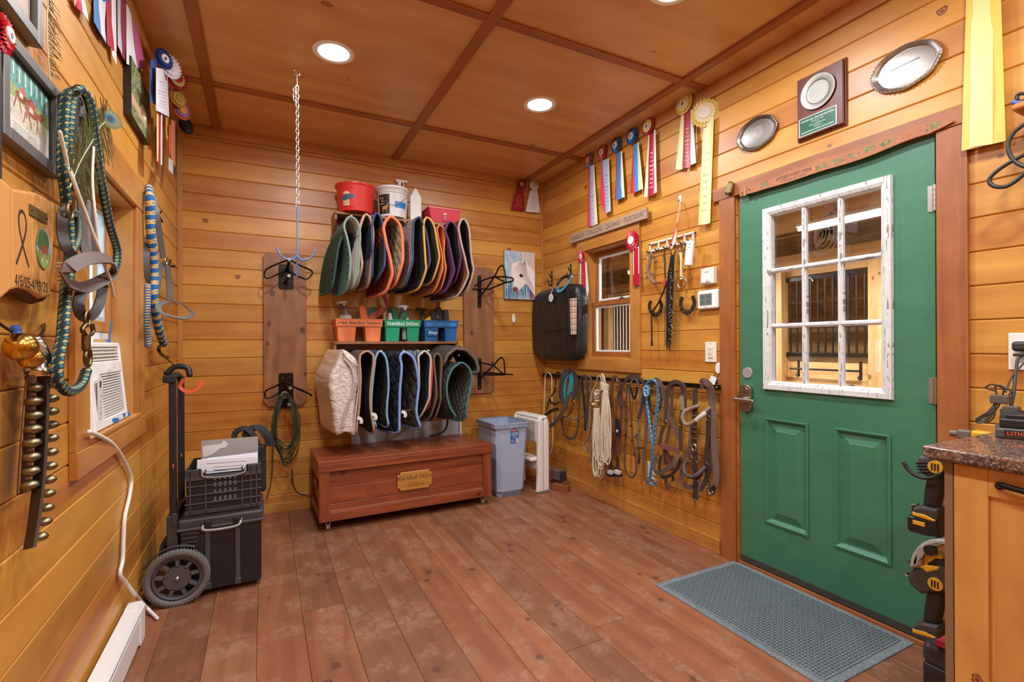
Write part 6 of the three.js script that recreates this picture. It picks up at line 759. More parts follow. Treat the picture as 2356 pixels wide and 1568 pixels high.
  const hk = crop(1460, 430, 3.486), wh = wallThing('R', 'adhesive_hook', 'small white adhesive hook above the key rack', 'hook', ...hk(368, 120)), hp = wh.at(...hk(368, 97)); part(wh, 'base', ext(rrect(0.022, 0.05, 0.006, hp.x, hp.y), 0.005, 0.001), white); part(wh, 'hook_tip', tube([[hp.x, hp.y - 0.005, 0.006], [hp.x, hp.y - 0.02, 0.018], [hp.x, hp.y - 0.008, 0.022]], 0.003, 12, 6), steel);
  part(pn, 'string', [tube([pn.at(...hk(366, 115), 0.02), pn.at(...hk(350, 200), 0.05), pn.P(428, 62, 0.06)], 0.0018, 14, 5), tube([pn.at(...hk(370, 115), 0.02), pn.at(...hk(362, 200), 0.05), pn.P(430, 62, 0.06)], 0.0018, 14, 5)], mat('#d9c9a8', 0.7));
  const shoe = (label, l, lab) => { const o = wallThing('R', 'horseshoe', label, 'horseshoe', ...k(...l[3]), 'horseshoes below the key rack'); part(o, 'shoe', strap(l.map(([x, y]) => o.at(...k(x, y), 0.03)), 0.022, 0.009, V(0, 0, 1), 40), mat('#3c2f26', 0.55, { metalness: 0.5 })); const a = o.at(...k(...l[3]), 0.0); part(o, 'nail', [0.25, 0.4, 0.62, 0.78].map((t) => { const p = curve(l.map(([x, y]) => o.at(...k(x, y), 0.034))).getPointAt(t); return sph(0.0035, p.x, p.y, p.z + 0.002, 6); }), steel); part(o, 'wall_pin', [rod([a.x, a.y + 0.012, 0.001], [a.x, a.y + 0.012, 0.035], 0.003)], steel); };
  shoe('dark worn horseshoe behind the braided rope end', [[135, 940], [118, 1000], [135, 1060], [190, 1105], [235, 1060], [255, 1000], [240, 940]]); shoe('dark worn horseshoe hanging by itself below the key rack', [[490, 895], [470, 970], [490, 1040], [545, 1080], [600, 1030], [625, 960], [605, 885]]);
}
{ // thermostats, switch, hook with tag, outlet
  const k = crop(1460, 430, 3.486), quad = (g, x0, y0, x1, y1) => { const a = g.at(...k(x0, y1), 0.01), b = g.at(...k(x1, y0), 0.01); return [(a.x + b.x) / 2, (a.y + b.y) / 2, b.x - a.x, b.y - a.y]; };
  const t1 = wallThing('R', 'thermostat', 'cream dial thermostat above the digital one', 'thermostat', ...k(600, 790)); { const [x, y, w, h] = quad(t1, 548, 640, 655, 785); part(t1, 'case', rbox(w, h, 0.032, x, y, 0.0165, 0.004), mat('#e6dfd2', 0.4)); part(t1, 'dial', cyl(0.022, 0.025, 0.012, x - 0.012, y - 0.02, 0.038, 'z', 24), mat('#efe9de', 0.4)); part(t1, 'vent', Array.from({ length: 6 }, (_, i) => box(0.006, 0.01, 0.004, x - w / 2 + 0.014 + i * 0.012, y - h / 2 + 0.006, 0.0315)), mat('#6a645a', 0.7)); part(t1, 'emblem', box(0.03, 0.003, 0.001, x, y + h / 2 - 0.025, 0.033), mat('#8a847a', 0.6)); }
  const t2 = wallThing('R', 'thermostat', 'white thermostat with grey digital display', 'thermostat', ...k(600, 985)); { const [x, y, w, h] = quad(t2, 518, 815, 680, 985); part(t2, 'case', rbox(w, h, 0.028, x, y, 0.0145, 0.012, 4), mat('#efece8', 0.35)); part(t2, 'display', faceUV(ext([[x - w * 0.36, y - h * 0.3], [x + w * 0.24, y - h * 0.3], [x + w * 0.24, y + h * 0.3], [x - w * 0.36, y + h * 0.3]], 0.002, 0, 0.0275), x - w * 0.36, y - h * 0.3, w * 0.6, h * 0.6), tmat(canvasTex(128, 128, (c) => { c.fillStyle = '#6d736c'; c.fillRect(0, 0, 128, 128); c.fillStyle = '#3c423e'; c.font = 'bold 30px monospace'; c.fillText('68', 10, 44); c.fillText('45', 10, 104); c.fillText('42', 82, 44); c.fillText('50', 82, 104); c.fillStyle = '#4f8a5a'; c.fillRect(8, 58, 50, 8); }), 0.25)); part(t2, 'emblem', box(0.035, 0.0025, 0.001, x - 0.01, y - h / 2 + 0.014, 0.0287), mat('#9a9894', 0.6)); }
  const sw = wallThing('R', 'light_switch', 'cream dimmer light switch beside the door casing', 'light switch', ...k(605, 1400)); { const [x, y, w, h] = quad(sw, 562, 1242, 652, 1402); part(sw, 'plate', rbox(w, h, 0.006, x, y, 0.0035, 0.003), mat('#eae2d0', 0.4)); part(sw, 'rocker', [rbox(w * 0.42, h * 0.58, 0.006, x, y, 0.008, 0.002), box(w * 0.3, 0.012, 0.002, x, y + h * 0.2, 0.0115)], mat('#ded5c2', 0.4)); part(sw, 'slider', box(0.004, 0.006, 0.003, x - 0.004, y - h * 0.1, 0.012), mat('#6a6458', 0.6)); part(sw, 'screw', [cyl(0.0025, 0.0025, 0.002, x, y + h * 0.42, 0.0068, 'z', 8), cyl(0.0025, 0.0025, 0.002, x, y - h * 0.42, 0.0068, 'z', 8)], steel); }
  const ah = wallThing('R', 'adhesive_hook', 'white oval adhesive hook holding a paper tag by the door casing', 'hook', ...k(675, 1480)); { const p = ah.at(...k(675, 1452)); part(ah, 'base', ext(ell(0.019, 0.034, 24, p.x, p.y), 0.008, 0.003, 0.0005, 2), mat('#efece6', 0.35)); part(ah, 'paper_tag', bar([p.x - 0.018, p.y - 0.05, 0.018], [p.x - 0.034, p.y - 0.105, 0.03], 0.045, 0.0012), mat('#dcdad2', 0.7)); part(ah, 'keys', [tor(0.014, 0.002, p.x - 0.004, p.y - 0.045, 0.016, 16, 5), bar([p.x - 0.004, p.y - 0.055, 0.018], [p.x + 0.002, p.y - 0.09, 0.02], 0.012, 0.002)], darkSteel); }
  const o1 = wallThing('R', 'wall_outlet', 'white wall outlet plate behind the blue lead rope', 'outlet', 1499, 1105); { const p = o1.at(1499, 1082, 0.005); part(o1, 'plate', rbox(0.075, 0.118, 0.006, p.x, p.y, 0.0035, 0.003), mat('#ebe6dc', 0.4)); part(o1, 'socket', [rbox(0.034, 0.03, 0.003, p.x, p.y + 0.022, 0.0075, 0.002), rbox(0.034, 0.03, 0.003, p.x, p.y - 0.022, 0.0075, 0.002)], mat('#ddd6c8', 0.4)); }
  const o2 = wallThing('R', 'wall_outlet', 'large cream double outlet plate over the worktop', 'outlet', 2345, 850); { const a = o2.at(2320, 850, 0.005), h = 0.132; part(o2, 'plate', rbox(0.118, h, 0.006, a.x + 0.059, a.y + h / 2, 0.0035, 0.003), mat('#ebe6dc', 0.4)); part(o2, 'socket', [rbox(0.034, 0.075, 0.003, a.x + 0.034, a.y + h / 2, 0.0075, 0.002), rbox(0.034, 0.075, 0.003, a.x + 0.085, a.y + h / 2, 0.0075, 0.002)], mat('#ddd6c8', 0.4)); }
}

// ================================================================ TACK RAIL
{
  const A = crop(1235, 840, 5.6), B = crop(1440, 850, 4.826), leather = mat('#3a3029', 0.55), brown = mat('#5a4234', 0.6), redBrown = mat('#5c3836', 0.65), grey = mat('#6d6256', 0.65), dark = mat('#241f1b', 0.5), cream = mat('#d3c6ad', 0.85), rustM = metal('#8a7a62', 0.45);
  const rail = wallThing('R', 'tack_rail', 'long black steel tack rail on the right wall', 'rail', ...A(680, 160)), ra = rail.at(1247, 861, 0.03), rb = rail.at(1657, 891, 0.03);
  part(rail, 'bar', bar(ra, rb, 0.028, 0.01), blackMetal); for (const t of [0.006, 0.25, 0.5, 0.75, 0.994]) { const p = ra.clone().lerp(rb, t); part(rail, 'standoff', cyl(0.009, 0.009, p.z - 0.001, p.x, p.y, p.z / 2, 'z', 10), blackMetal); } part(rail, 'bolt', [sph(0.007, rb.x - 0.02, rb.y, rb.z + 0.006, 8), sph(0.007, ra.x + 0.02, ra.y, ra.z + 0.006, 8)], chrome);
  const mk = (C, name, label, cat, x, y) => {
    const g = wallThing('R', name, label, cat, ...C(x, y), 'tack hanging on the rail', 0.05);
    g.p = (l, w = 0.055) => l.map(([X, Y, W]) => g.at(...C(X, Y), W ?? w));
    g.s = (nm, l, wd, m, w, n = 34) => part(g, nm, strap(g.p(l, w), wd, 0.0035, V(0.15, 0, 1), n), m);
    g.c = (nm, l, r, m, w, n = 40) => part(g, nm, tube(g.p(l, w), r, n, 6), m);
    g.r = (nm, X, Y, R, m, w = 0.06, sx = 1, r = 0.003) => { const q = g.at(...C(X, Y), w); return part(g, nm, tor(R, r, 0, 0, 0, 20, 6).scale(sx, 1, 1).translate(q.x, q.y, q.z), m); };
    g.b = (nm, X, Y, w2, h, d, m, w = 0.06, rz = 0) => { const q = g.at(...C(X, Y), w); return part(g, nm, rbox(w2, h, d, 0, 0, 0, 0.002, 1).rotateZ(rz).translate(q.x, q.y, q.z), m); };
    return g;
  };
  let g = mk(A, 'lead_rope', 'thin white cotton lead rope at the corner end of the rail', 'rope', 150, 90); g.c('rope', [[90, 660, 0.05], [100, 400], [108, 160], [118, 110, 0.05], [150, 92, 0.07], [185, 130, 0.06], [195, 300], [198, 560], [205, 800], [205, 950], [195, 1080], [165, 1140]], 0.0055, cream, 0.055, 80); 
  g = mk(A, 'bridle', 'small black bridle with silver buckles next to the white rope', 'bridle', 260, 100); g.s('headstall', [[185, 400], [235, 320], [245, 180], [255, 100, 0.07], [300, 100, 0.07], [300, 250], [290, 420]], 0.016, dark, 0.06); g.s('noseband', [[165, 420], [180, 470], [240, 495], [290, 470]], 0.018, dark, 0.07); g.s('cheek', [[170, 420], [140, 520], [120, 580]], 0.013, dark, 0.06); g.b('buckle', 245, 270, 0.022, 0.024, 0.006, chrome, 0.07); g.b('buckle', 295, 285, 0.02, 0.022, 0.006, chrome, 0.07); g.c('rein', [[240, 360], [230, 480], [245, 600], [270, 690]], 0.004, mat('#6b6a44', 0.7), 0.065); g.r('ring', 155, 405, 0.012, rustM);
  g = mk(A, 'breast_collar', 'dark padded breast collar with teal lining on the rail', 'breast collar', 420, 80); g.s('padded_band', [[330, 500, 0.09], [310, 300, 0.09], [325, 170, 0.09], [365, 95, 0.08], [430, 90, 0.06], [500, 140, 0.05], [510, 280, 0.05], [480, 400, 0.05]], 0.05, mat('#3f3d3c', 0.7), 0.08, 44); part(g, 'teal_lining', strap(g.p([[345, 470, 0.075], [345, 300, 0.075], [370, 150, 0.07], [420, 100, 0.06], [445, 160, 0.06], [430, 300, 0.06], [400, 400, 0.06]]), 0.048, 0.004, V(0.2, 0, 1), 40), mat('#2f93a0', 0.8)); g.s('girth', [[410, 380, 0.08], [370, 500, 0.09], [330, 600, 0.1], [250, 720, 0.11], [165, 790, 0.12]], 0.034, mat('#4a4540', 0.7), 0.09); g.s('girth', [[280, 560, 0.08], [180, 590, 0.09], [95, 660, 0.1]], 0.03, dark, 0.09); g.s('tie_strap', [[430, 350, 0.06], [460, 390, 0.06], [480, 470, 0.06]], 0.022, mat('#3b3a38', 0.7)); g.b('snap', 485, 470, 0.014, 0.03, 0.01, chrome, 0.065, 0.3); g.s('long_strap', [[320, 680], [340, 820], [370, 910], [430, 945], [490, 920], [530, 800], [545, 600], [560, 350], [570, 200], [580, 130, 0.07]], 0.022, mat('#4e4238', 0.6), 0.06, 50); g.c('cross_cord', [[300, 660], [370, 665], [430, 620], [460, 540], [480, 480]], 0.0045, leather, 0.07);
  g = mk(A, 'leather_straps', 'pair of long black leather straps with punched ends on the rail', 'strap', 630, 130); g.s('strap', [[580, 150, 0.07], [600, 400], [625, 650], [622, 840]], 0.024, dark, 0.06); g.s('strap', [[600, 135, 0.07], [640, 160, 0.07], [655, 400], [640, 650], [628, 700]], 0.026, mat('#3f3c3b', 0.5), 0.065); g.s('strap', [[650, 125, 0.07], [700, 170, 0.06], [690, 330, 0.05], [660, 420, 0.05], [655, 800, 0.05]], 0.013, grey, 0.05); g.c('rein', [[310, 680], [430, 690], [540, 695], [610, 640]], 0.005, grey, 0.07);
  for (const [nm, lb, x0, n, seed, xb, y0, yb] of [['rope_bundle', 'cream cotton rope bundle with knotted top and loose loops', 760, 15, 4, 770, 560, 1460], ['rope_bundle', 'long cream cotton rope coil wrapped at the top', 880, 17, 8, 870, 330, 1290]]) {
    g = mk(A, nm, lb, 'rope', x0, 200); const r = rng(seed), L = []; for (let i = 0; i < n; i++) { const a = r() - 0.5, b = r() - 0.5, e = yb - 330 * r() * (i ? 1 : 0), w = 0.055 + 0.045 * r(), m = x0 + a * 70; L.push(tube(g.p([[m, y0, w], [m + b * 60 - 10, lin(y0, e, 0.45), w + 0.01], [xb + a * 95 - 15, e - 60, w], [xb + a * 95 + 15, e, w], [xb + a * 95 + 45, e - 70, w], [m + 30 + b * 40, lin(y0, e, 0.4), w], [m + 10, y0, w]]), 0.0058, 44, 6)); } part(g, 'coils', L, cream);
    if (seed === 8) { const q = g.at(...A(875, 280), 0.075); part(g, 'wrap', [0, 1, 2, 3, 4].map((i) => tor(0.03, 0.007, 0, 0, 0, 18, 6).rotateX(1.35).rotateZ(0.25 * (i - 2) * 0.6).translate(q.x, q.y + 0.022 - i * 0.012, q.z)), cream); g.c('hanging_loop', [[860, 250, 0.07], [850, 170, 0.06], [840, 110, 0.06], [870, 160, 0.07], [885, 240, 0.075]], 0.006, cream); }
    else { g.c('hanging_loop', [[700, 470, 0.06], [715, 350, 0.06], [760, 250, 0.06], [790, 150, 0.07], [820, 140, 0.07], [830, 240, 0.06], [800, 420, 0.06], [780, 520, 0.06]], 0.008, mat('#a89a80', 0.8), 0.06, 50); const kn = []; const r2_ = rng(2); for (let i = 0; i < 6; i++) { const q = g.at(...A(700 + r2_() * 90, 330 + r2_() * 200), 0.07); kn.push(tor(0.016, 0.0065, 0, 0, 0, 14, 6).rotateX(r2_() * 3).rotateY(r2_() * 3).translate(q.x, q.y, q.z)); } part(g, 'knot', kn, cream); g.c('loose_end', [[690, 540, 0.05], [680, 760, 0.055], [650, 950, 0.06], [605, 1020, 0.06], [620, 1090, 0.06], [660, 1100, 0.06], [690, 980, 0.06], [740, 900, 0.065], [765, 980, 0.065], [710, 1080, 0.06], [690, 1250, 0.055]], 0.007, mat('#8d8370', 0.8), 0.06, 60); }
  }
  g = mk(A, 'stirrup_leathers', 'maroon stirrup leathers with black stirrup irons and hang tag', 'stirrup leathers', 1030, 150); g.s('leather', [[950, 540], [965, 350], [975, 200], [1020, 150, 0.07], [1060, 200, 0.065], [1090, 400], [1085, 700], [1065, 1150]], 0.028, redBrown, 0.055, 40); g.s('leather', [[1000, 640], [1010, 900], [1000, 1050], [985, 1150]], 0.013, redBrown, 0.055); g.s('leather', [[935, 540], [940, 900], [945, 1100], [960, 1150]], 0.012, redBrown, 0.05); g.s('leather', [[1020, 900], [1010, 1050], [1040, 1150]], 0.012, leather, 0.06); g.b('hang_tag', 1037, 800, 0.042, 0.135, 0.002, mat('#191817', 0.5), 0.075); g.b('tag_label', 1035, 845, 0.02, 0.02, 0.001, mat('#d8d4cc', 0.6), 0.0775); g.b('buckle', 1025, 190, 0.02, 0.035, 0.006, chrome, 0.08, 0.4);
  for (const [x, s] of [[955, -40], [1042, 40]]) { part(g, 'stirrup_iron', tube(g.p([[x - 38, 1400, 0.06], [x - 12, 1300, 0.06], [x, 1160, 0.06], [x + 12, 1300, 0.06], [x + 40, 1400, 0.06]]), 0.006, 30, 6), dark); g.b('tread', x, 1410, 0.058, 0.018, 0.05, dark, 0.07); g.b('tread_pad', x, 1378, 0.05, 0.03, 0.03, mat('#cfcac0', 0.5), 0.07); }
  g = mk(B, 'bridle', 'brown english bridle with thick padded browband arch', 'bridle', 80, 80); g.s('crown', [[-60, 420], [-85, 300], [-40, 180, 0.07], [20, 95, 0.08], [80, 72, 0.09], [150, 95, 0.08], [205, 170, 0.07], [195, 300], [165, 450], [140, 540]], 0.026, mat('#443a32', 0.55), 0.06, 50); g.s('inner_strap', [[40, 170, 0.06], [90, 95, 0.06], [140, 160, 0.06], [160, 300, 0.055], [155, 520], [150, 800], [150, 950]], 0.016, grey, 0.055, 44); g.s('rein', [[15, 160], [5, 400], [0, 700], [-12, 960], [-8, 1080], [30, 1180], [70, 1195], [115, 1130], [110, 1000], [80, 800], [55, 500], [40, 250], [35, 170]], 0.014, brown, 0.055, 70); for (const [x, y] of [[5, 400], [3, 560], [0, 720], [55, 620], [65, 785], [90, 940]]) g.b('keeper', x, y, 0.02, 0.012, 0.01, leather, 0.06); g.s('cheek', [[45, 190], [80, 300], [95, 320], [120, 240], [125, 190]], 0.018, dark, 0.05); g.s('billet', [[140, 540], [150, 700], [120, 740], [95, 745]], 0.016, brown); g.b('buckle', 150, 950, 0.026, 0.036, 0.005, chrome, 0.065); g.s('tip', [[150, 960], [142, 1045]], 0.02, leather); g.s('cross', [[115, 870], [195, 868]], 0.014, leather, 0.065);
  g = mk(B, 'lead_rope', 'blue and white flecked lead rope with big knot on the rail', 'rope', 290, 110); const blueR = tmat(rep(canvasTex(64, 64, (c) => { c.fillStyle = '#3f88b4'; c.fillRect(0, 0, 64, 64); c.fillStyle = '#dfe9ee'; c.save(); c.translate(32, 32); c.rotate(0.6); c.fillRect(-50, -5, 100, 10); c.restore(); c.fillStyle = '#2b6690'; c.fillRect(0, 56, 64, 8); }), 40, 1), 0.8); blueR.map.wrapS = blueR.map.wrapT = THREE.RepeatWrapping; g.c('rope', [[300, 850, 0.06], [275, 700, 0.06], [250, 500, 0.06], [230, 330, 0.065], [232, 240, 0.075], [230, 170, 0.07], [290, 112, 0.08], [340, 150, 0.07], [355, 280, 0.06], [350, 430, 0.06], [325, 620, 0.06], [308, 820, 0.06], [295, 1000, 0.06], [275, 1150, 0.06], [262, 1250, 0.06], [300, 1285, 0.06], [330, 1240, 0.06]], 0.0095, blueR, 0.06, 120); { const q = g.at(...B(233, 240), 0.085); part(g, 'knot', [tor(0.022, 0.011, q.x, q.y + 0.012, q.z, 18, 7).rotateX(0), tor(0.02, 0.011, q.x + 0.003, q.y - 0.012, q.z + 0.004, 18, 7)], blueR); } g.c('snap', [[300, 1170], [330, 1190], [350, 1190]], 0.006, brass, 0.07);
  g = mk(B, 'rein_strap', 'long flat brown rein strap beside the blue rope', 'strap', 380, 110); g.s('strap', [[270, 180, 0.05], [340, 110, 0.07], [390, 160, 0.07], [430, 330], [490, 520], [540, 650], [580, 770]], 0.03, mat('#6a5044', 0.6), 0.055, 40); g.s('strap', [[205, 310], [225, 560], [212, 850], [195, 1090], [215, 1220], [250, 1262]], 0.022, mat('#6a5044', 0.6), 0.05, 40); g.s('loop', [[270, 220, 0.05], [260, 350, 0.05], [280, 450, 0.05], [320, 490, 0.05], [370, 430, 0.05], [395, 300, 0.05], [385, 190, 0.05]], 0.018, leather, 0.05, 36);
  g = mk(B, 'leather_halter', 'brown leather halter with brass rings and a hanging steel ring', 'halter', 560, 130); g.s('crown', [[375, 830], [400, 680], [430, 600], [455, 330], [480, 190, 0.07], [530, 135, 0.08], [590, 145, 0.08], [630, 230], [630, 420], [610, 560], [605, 900]], 0.026, mat('#4a3c30', 0.6), 0.06, 60); g.s('second_crown', [[450, 820], [490, 600], [510, 350], [520, 190, 0.065], [570, 135, 0.07], [640, 170, 0.065], [660, 260], [655, 420]], 0.022, brown, 0.055, 44); g.s('beaded_cheek', [[620, 290], [632, 450]], 0.028, mat('#8a7a64', 0.7), 0.07); g.s('throat', [[380, 845], [480, 870], [590, 895]], 0.03, mat('#7a4a48', 0.65), 0.075); g.s('cheek', [[430, 880], [440, 1050]], 0.026, leather, 0.06); g.s('cheek', [[440, 890], [490, 1040], [520, 1120]], 0.034, redBrown, 0.058); g.s('noseband', [[350, 950, 0.07], [315, 1040, 0.08], [325, 1120, 0.1], [370, 1150, 0.11], [450, 1110, 0.11], [540, 1020, 0.1], [590, 940, 0.08]], 0.03, mat('#5a4c3e', 0.6), 0.09, 44); g.s('chin', [[390, 960, 0.06], [370, 1080, 0.07], [400, 1185, 0.08], [480, 1180, 0.08], [560, 1110, 0.07], [610, 1010, 0.06]], 0.022, leather, 0.07, 40); for (const [x, y, R] of [[435, 590, 0.02], [610, 590, 0.018], [372, 950, 0.022], [593, 950, 0.022], [605, 975, 0.014]]) g.r('brass_ring', x, y, R, brass, 0.075, 0.8, 0.0035); g.r('hanging_ring', 530, 1290, 0.033, rustM, 0.06, 0.95, 0.0025); g.s('tab', [[440, 1200], [450, 1280], [458, 1330]], 0.022, brown); g.s('tab', [[525, 1180], [520, 1240]], 0.018, leather);
  g = mk(B, 'western_headstall', 'western headstall with silver studs, rawhide noseband and long reins', 'headstall', 880, 130); g.s('wide_crown', [[830, 160, 0.07], [870, 128, 0.09], [940, 190, 0.08], [960, 350], [970, 600], [985, 900], [1005, 1150], [990, 1270], [945, 1370]], 0.04, mat('#6d5850', 0.75), 0.06, 60); g.s('rein', [[830, 190, 0.07], [900, 160, 0.07], [930, 260, 0.06], [950, 500], [955, 800], [930, 1080], [880, 1240], [820, 1340]], 0.03, mat('#604a44', 0.75), 0.05, 50); g.s('left_crown', [[770, 200, 0.06], [765, 450], [755, 750], [765, 1000], [775, 1250], [770, 1440]], 0.034, mat('#3b332c', 0.6), 0.06, 44); g.s('side_rein', [[740, 600, 0.05], [710, 850, 0.05], [650, 1060, 0.05], [620, 1160, 0.05], [630, 1260, 0.05], [690, 1305, 0.05], [750, 1300, 0.05]], 0.032, mat('#6a5048', 0.75), 0.05, 44); g.c('rawhide_nose', [[795, 405, 0.07], [720, 430, 0.08], [650, 470, 0.1], [630, 520, 0.11], [650, 590, 0.11], [690, 610, 0.11], [780, 555, 0.1], [860, 480, 0.08], [930, 430, 0.06]], 0.0125, mat('#8c7c68', 0.7), 0.09, 60); g.c('rawhide_wrap', [[790, 560, 0.105], [840, 515, 0.1], [870, 490, 0.09]], 0.015, mat('#cabfa8', 0.7)); g.s('right_cheek', [[915, 430], [915, 560], [910, 760], [895, 900], [890, 1050], [905, 1200], [910, 1290]], 0.026, leather, 0.07, 40); for (const [x, y] of [[760, 510], [757, 635], [757, 690], [757, 760]]) g.b('silver_stud', x, y, 0.034, 0.012, 0.008, metal('#b5aa94', 0.35), 0.075); g.r('concho', 760, 865, 0.02, metal('#b0a48e', 0.35), 0.08, 0.8, 0.008); g.c('noseband', [[690, 990, 0.08], [650, 1060, 0.1], [660, 1150, 0.12], [730, 1190, 0.13], [800, 1160, 0.12], [870, 1090, 0.09]], 0.013, mat('#524840', 0.6), 0.1, 50); g.s('curb', [[720, 1190, 0.1], [800, 1200, 0.1], [850, 1120, 0.09], [885, 1060, 0.08]], 0.02, dark, 0.1); for (const [x, y, R] of [[720, 990, 0.02], [800, 1000, 0.02], [893, 1060, 0.016], [915, 540, 0.014], [900, 1290, 0.014]]) g.r('ring', x, y, R, rustM, 0.085, 0.85); g.c('chain_curb', [[800, 1180], [810, 1240], [840, 1230], [815, 1290], [810, 1350]], 0.005, metal('#c0b8a8', 0.35), 0.09); g.c('snap', [[905, 1300], [925, 1370], [945, 1390], [965, 1360]], 0.008, metal('#a89a80', 0.4), 0.07); g.c('snap', [[770, 1440], [765, 1480], [772, 1515]], 0.006, metal('#a89a80', 0.4), 0.06); g.s('side_tip', [[945, 1330], [990, 1300]], 0.024, dark, 0.07);
}
// ================================================================ DOOR MAT, CABINET AND TOOLS
{
  const gm = tex(512, 512, (x, y) => { const c = x >> 5, rr = y >> 4, gx = ((x + (rr % 2) * 16) & 31), gy = y & 15, e = Math.min(gx, 31 - gx, gy * 1.4, (15 - gy) * 1.4), n = vn(x / 1.6, y / 1.6, 320, 4), v = 40 + 150 * s2(e / 4) + 50 * n; return [v, v, v]; }, false), gc = tex(512, 512, (x, y) => { const n = vn(x / 1.5, y / 1.5, 341, 2), m = fbm(x / 50, y / 50, 10, 5), h = vn(x / 5, y / 2, 102, 9) > 0.93 ? 26 : 0, k = 0.72 + 0.4 * n + 0.16 * (m - 0.5); return [120 * k + h, 130 * k + h, 133 * k + h * 0.6]; });
  const g = thing('door_mat', 'grey waffle pattern rubber backed mat in front of green door', 'door mat', V(2.095, 0, -1.48)); const W = 0.6, D = 0.87;
  part(g, 'border', rings(-W / 2, -D / 2, W / 2, D / 2, [[0, 0.001], [0, 0.004], [0.004, 0.006], [0.028, 0.006], [0.034, 0.004]], false).rotateX(-Math.PI / 2), tmat(gc, 0.95)); const pile = part(g, 'pile', grain(rbox(W - 0.066, 0.008, D - 0.066, 0, 0.005, 0, 0.003), 'x'), tmat(rep(gc, 3.2, 3.2), 0.95)); const cells = [], cw = 0.0195, cd = 0.013; for (let i = 0; i < 27; i++) for (let j = 0; j < 61; j++) { const v = (i + j) % 2; cells.push(box(v ? 0.016 : 0.007, 0.004, v ? 0.0055 : 0.0105, -0.2535 + i * cw, 0.0108, -0.39 + j * cd)); } const wf = part(g, 'waffle_ridges', boxUV(merge(cells), 4), tmat(gc, 0.95, { color: '#e4ecee' })); wf.userData.kind = 'stuff';
}
const knotty = woodRows({ w: 1024, h: 512, rows: 2, len: 1.2, width: 0.3, light: [226, 168, 90], dark: [184, 120, 56], knot: [110, 52, 24], tone: 0.1, rings: 3, knots: 3, seed: 91, streak: 0.3 }), cabWood = tmat(rep(knotty, 1 / 1.2, 1 / 0.6), 0.4, { clearcoat: 0.3, clearcoatRoughness: 0.3 });
const granite = tex(512, 512, (x, y) => { const a = fbm(x / 16, y / 16, 32, 3), b = vn(x / 5, y / 5, 102, 6), c = vn(x / 2.4, y / 2.4, 213, 9), d = fbm(x / 40, y / 30, 12, 8); let k = mixc([124, 92, 78], [70, 58, 58], s2((a - 0.35) * 3)); if (b > 0.66) k = mixc(k, [178, 146, 124], 0.8); if (c > 0.78) k = [34, 30, 32]; if (d > 0.62 && b < 0.4) k = mixc(k, [168, 104, 68], 0.6); return k; });
{
  const x0 = 1.78, z0 = -0.7, L = 1.7, g = thing('base_cabinet', 'knotty pine base cabinet with black pulls beside the door', 'cabinet', V((x0 + XR) / 2, 0, z0 + L / 2)), D = XR - x0 - 0.012, wb = (w, h, d, x, y, z, ax, o = 0) => grain(rbox(w, h, d, x, y, z, 0.002, 1), ax, o, o);
  part(g, 'side_panel', wb(D, 0.9, 0.018, 0, 0.45, -L / 2 + 0.009, 'y', 0.1), cabWood); part(g, 'side_panel', wb(D, 0.9, 0.018, 0, 0.45, L / 2 - 0.009, 'y', 0.1), cabWood); part(g, 'carcass', box(D - 0.03, 0.8, L - 0.05, 0.012, 0.5, 0), cabWood); part(g, 'toe_kick', box(0.02, 0.1, L - 0.04, -D / 2 + 0.07, 0.05, 0), cabWood);
  part(g, 'edge_band', wb(0.012, 0.8, 0.02, -D / 2 - 0.006, 0.5, -L / 2 + 0.01, 'y', 0.9), mat('#8a6a4c', 0.6));
  const fx = -D / 2 - 0.002; for (let i = 0; i < 3; i++) { const za = -L / 2 + 0.022 + i * 0.55, zb = za + 0.54, s = 0.075, dr = part(g, 'door', [wb(0.02, 0.79, s, fx, 0.5, za + s / 2, 'y', 0.3 + i), wb(0.02, 0.79, s, fx, 0.5, zb - s / 2, 'y', 0.7), wb(0.02, s, 0.54 - 2 * s, fx, 0.8575, (za + zb) / 2, 'z', 0.2), wb(0.02, s, 0.54 - 2 * s, fx, 0.1425, (za + zb) / 2, 'z', 0.5)], cabWood); part(dr, 'door_panel', wb(0.008, 0.64, 0.54 - 2 * s, fx + 0.004, 0.5, (za + zb) / 2, 'y', 0.45 + i * 0.4), cabWood); const hz = za + 0.1; part(dr, 'pull', [tube([[fx - 0.012, 0.856, hz], [fx - 0.03, 0.862, hz + 0.006], [fx - 0.036, 0.858, hz + 0.06], [fx - 0.03, 0.862, hz + 0.114], [fx - 0.012, 0.856, hz + 0.12]], 0.008, 30, 8), sph(0.011, fx - 0.012, 0.855, hz, 10), sph(0.011, fx - 0.012, 0.855, hz + 0.12, 10)], mat('#1b1917', 0.35, { metalness: 0.5 })); }
  const t = thing('granite_worktop', 'brown speckled granite worktop with moulded edge', 'worktop', V(1.736, 0.9, -0.738)); const Wd = XR - 1.738, Ln = 1.78;
  part(t, 'slab', boxUV(rbox(Wd, 0.034, Ln, Wd / 2, 0.023, Ln / 2, 0.007, 3), 2.6), tmat(granite, 0.16, { clearcoat: 0.5, clearcoatRoughness: 0.08 })); part(t, 'edge_moulding', boxUV(rbox(Wd - 0.006, 0.012, Ln - 0.01, Wd / 2 + 0.006, 0.006, Ln / 2 + 0.006, 0.005, 2), 2.6), tmat(granite, 0.2));
}
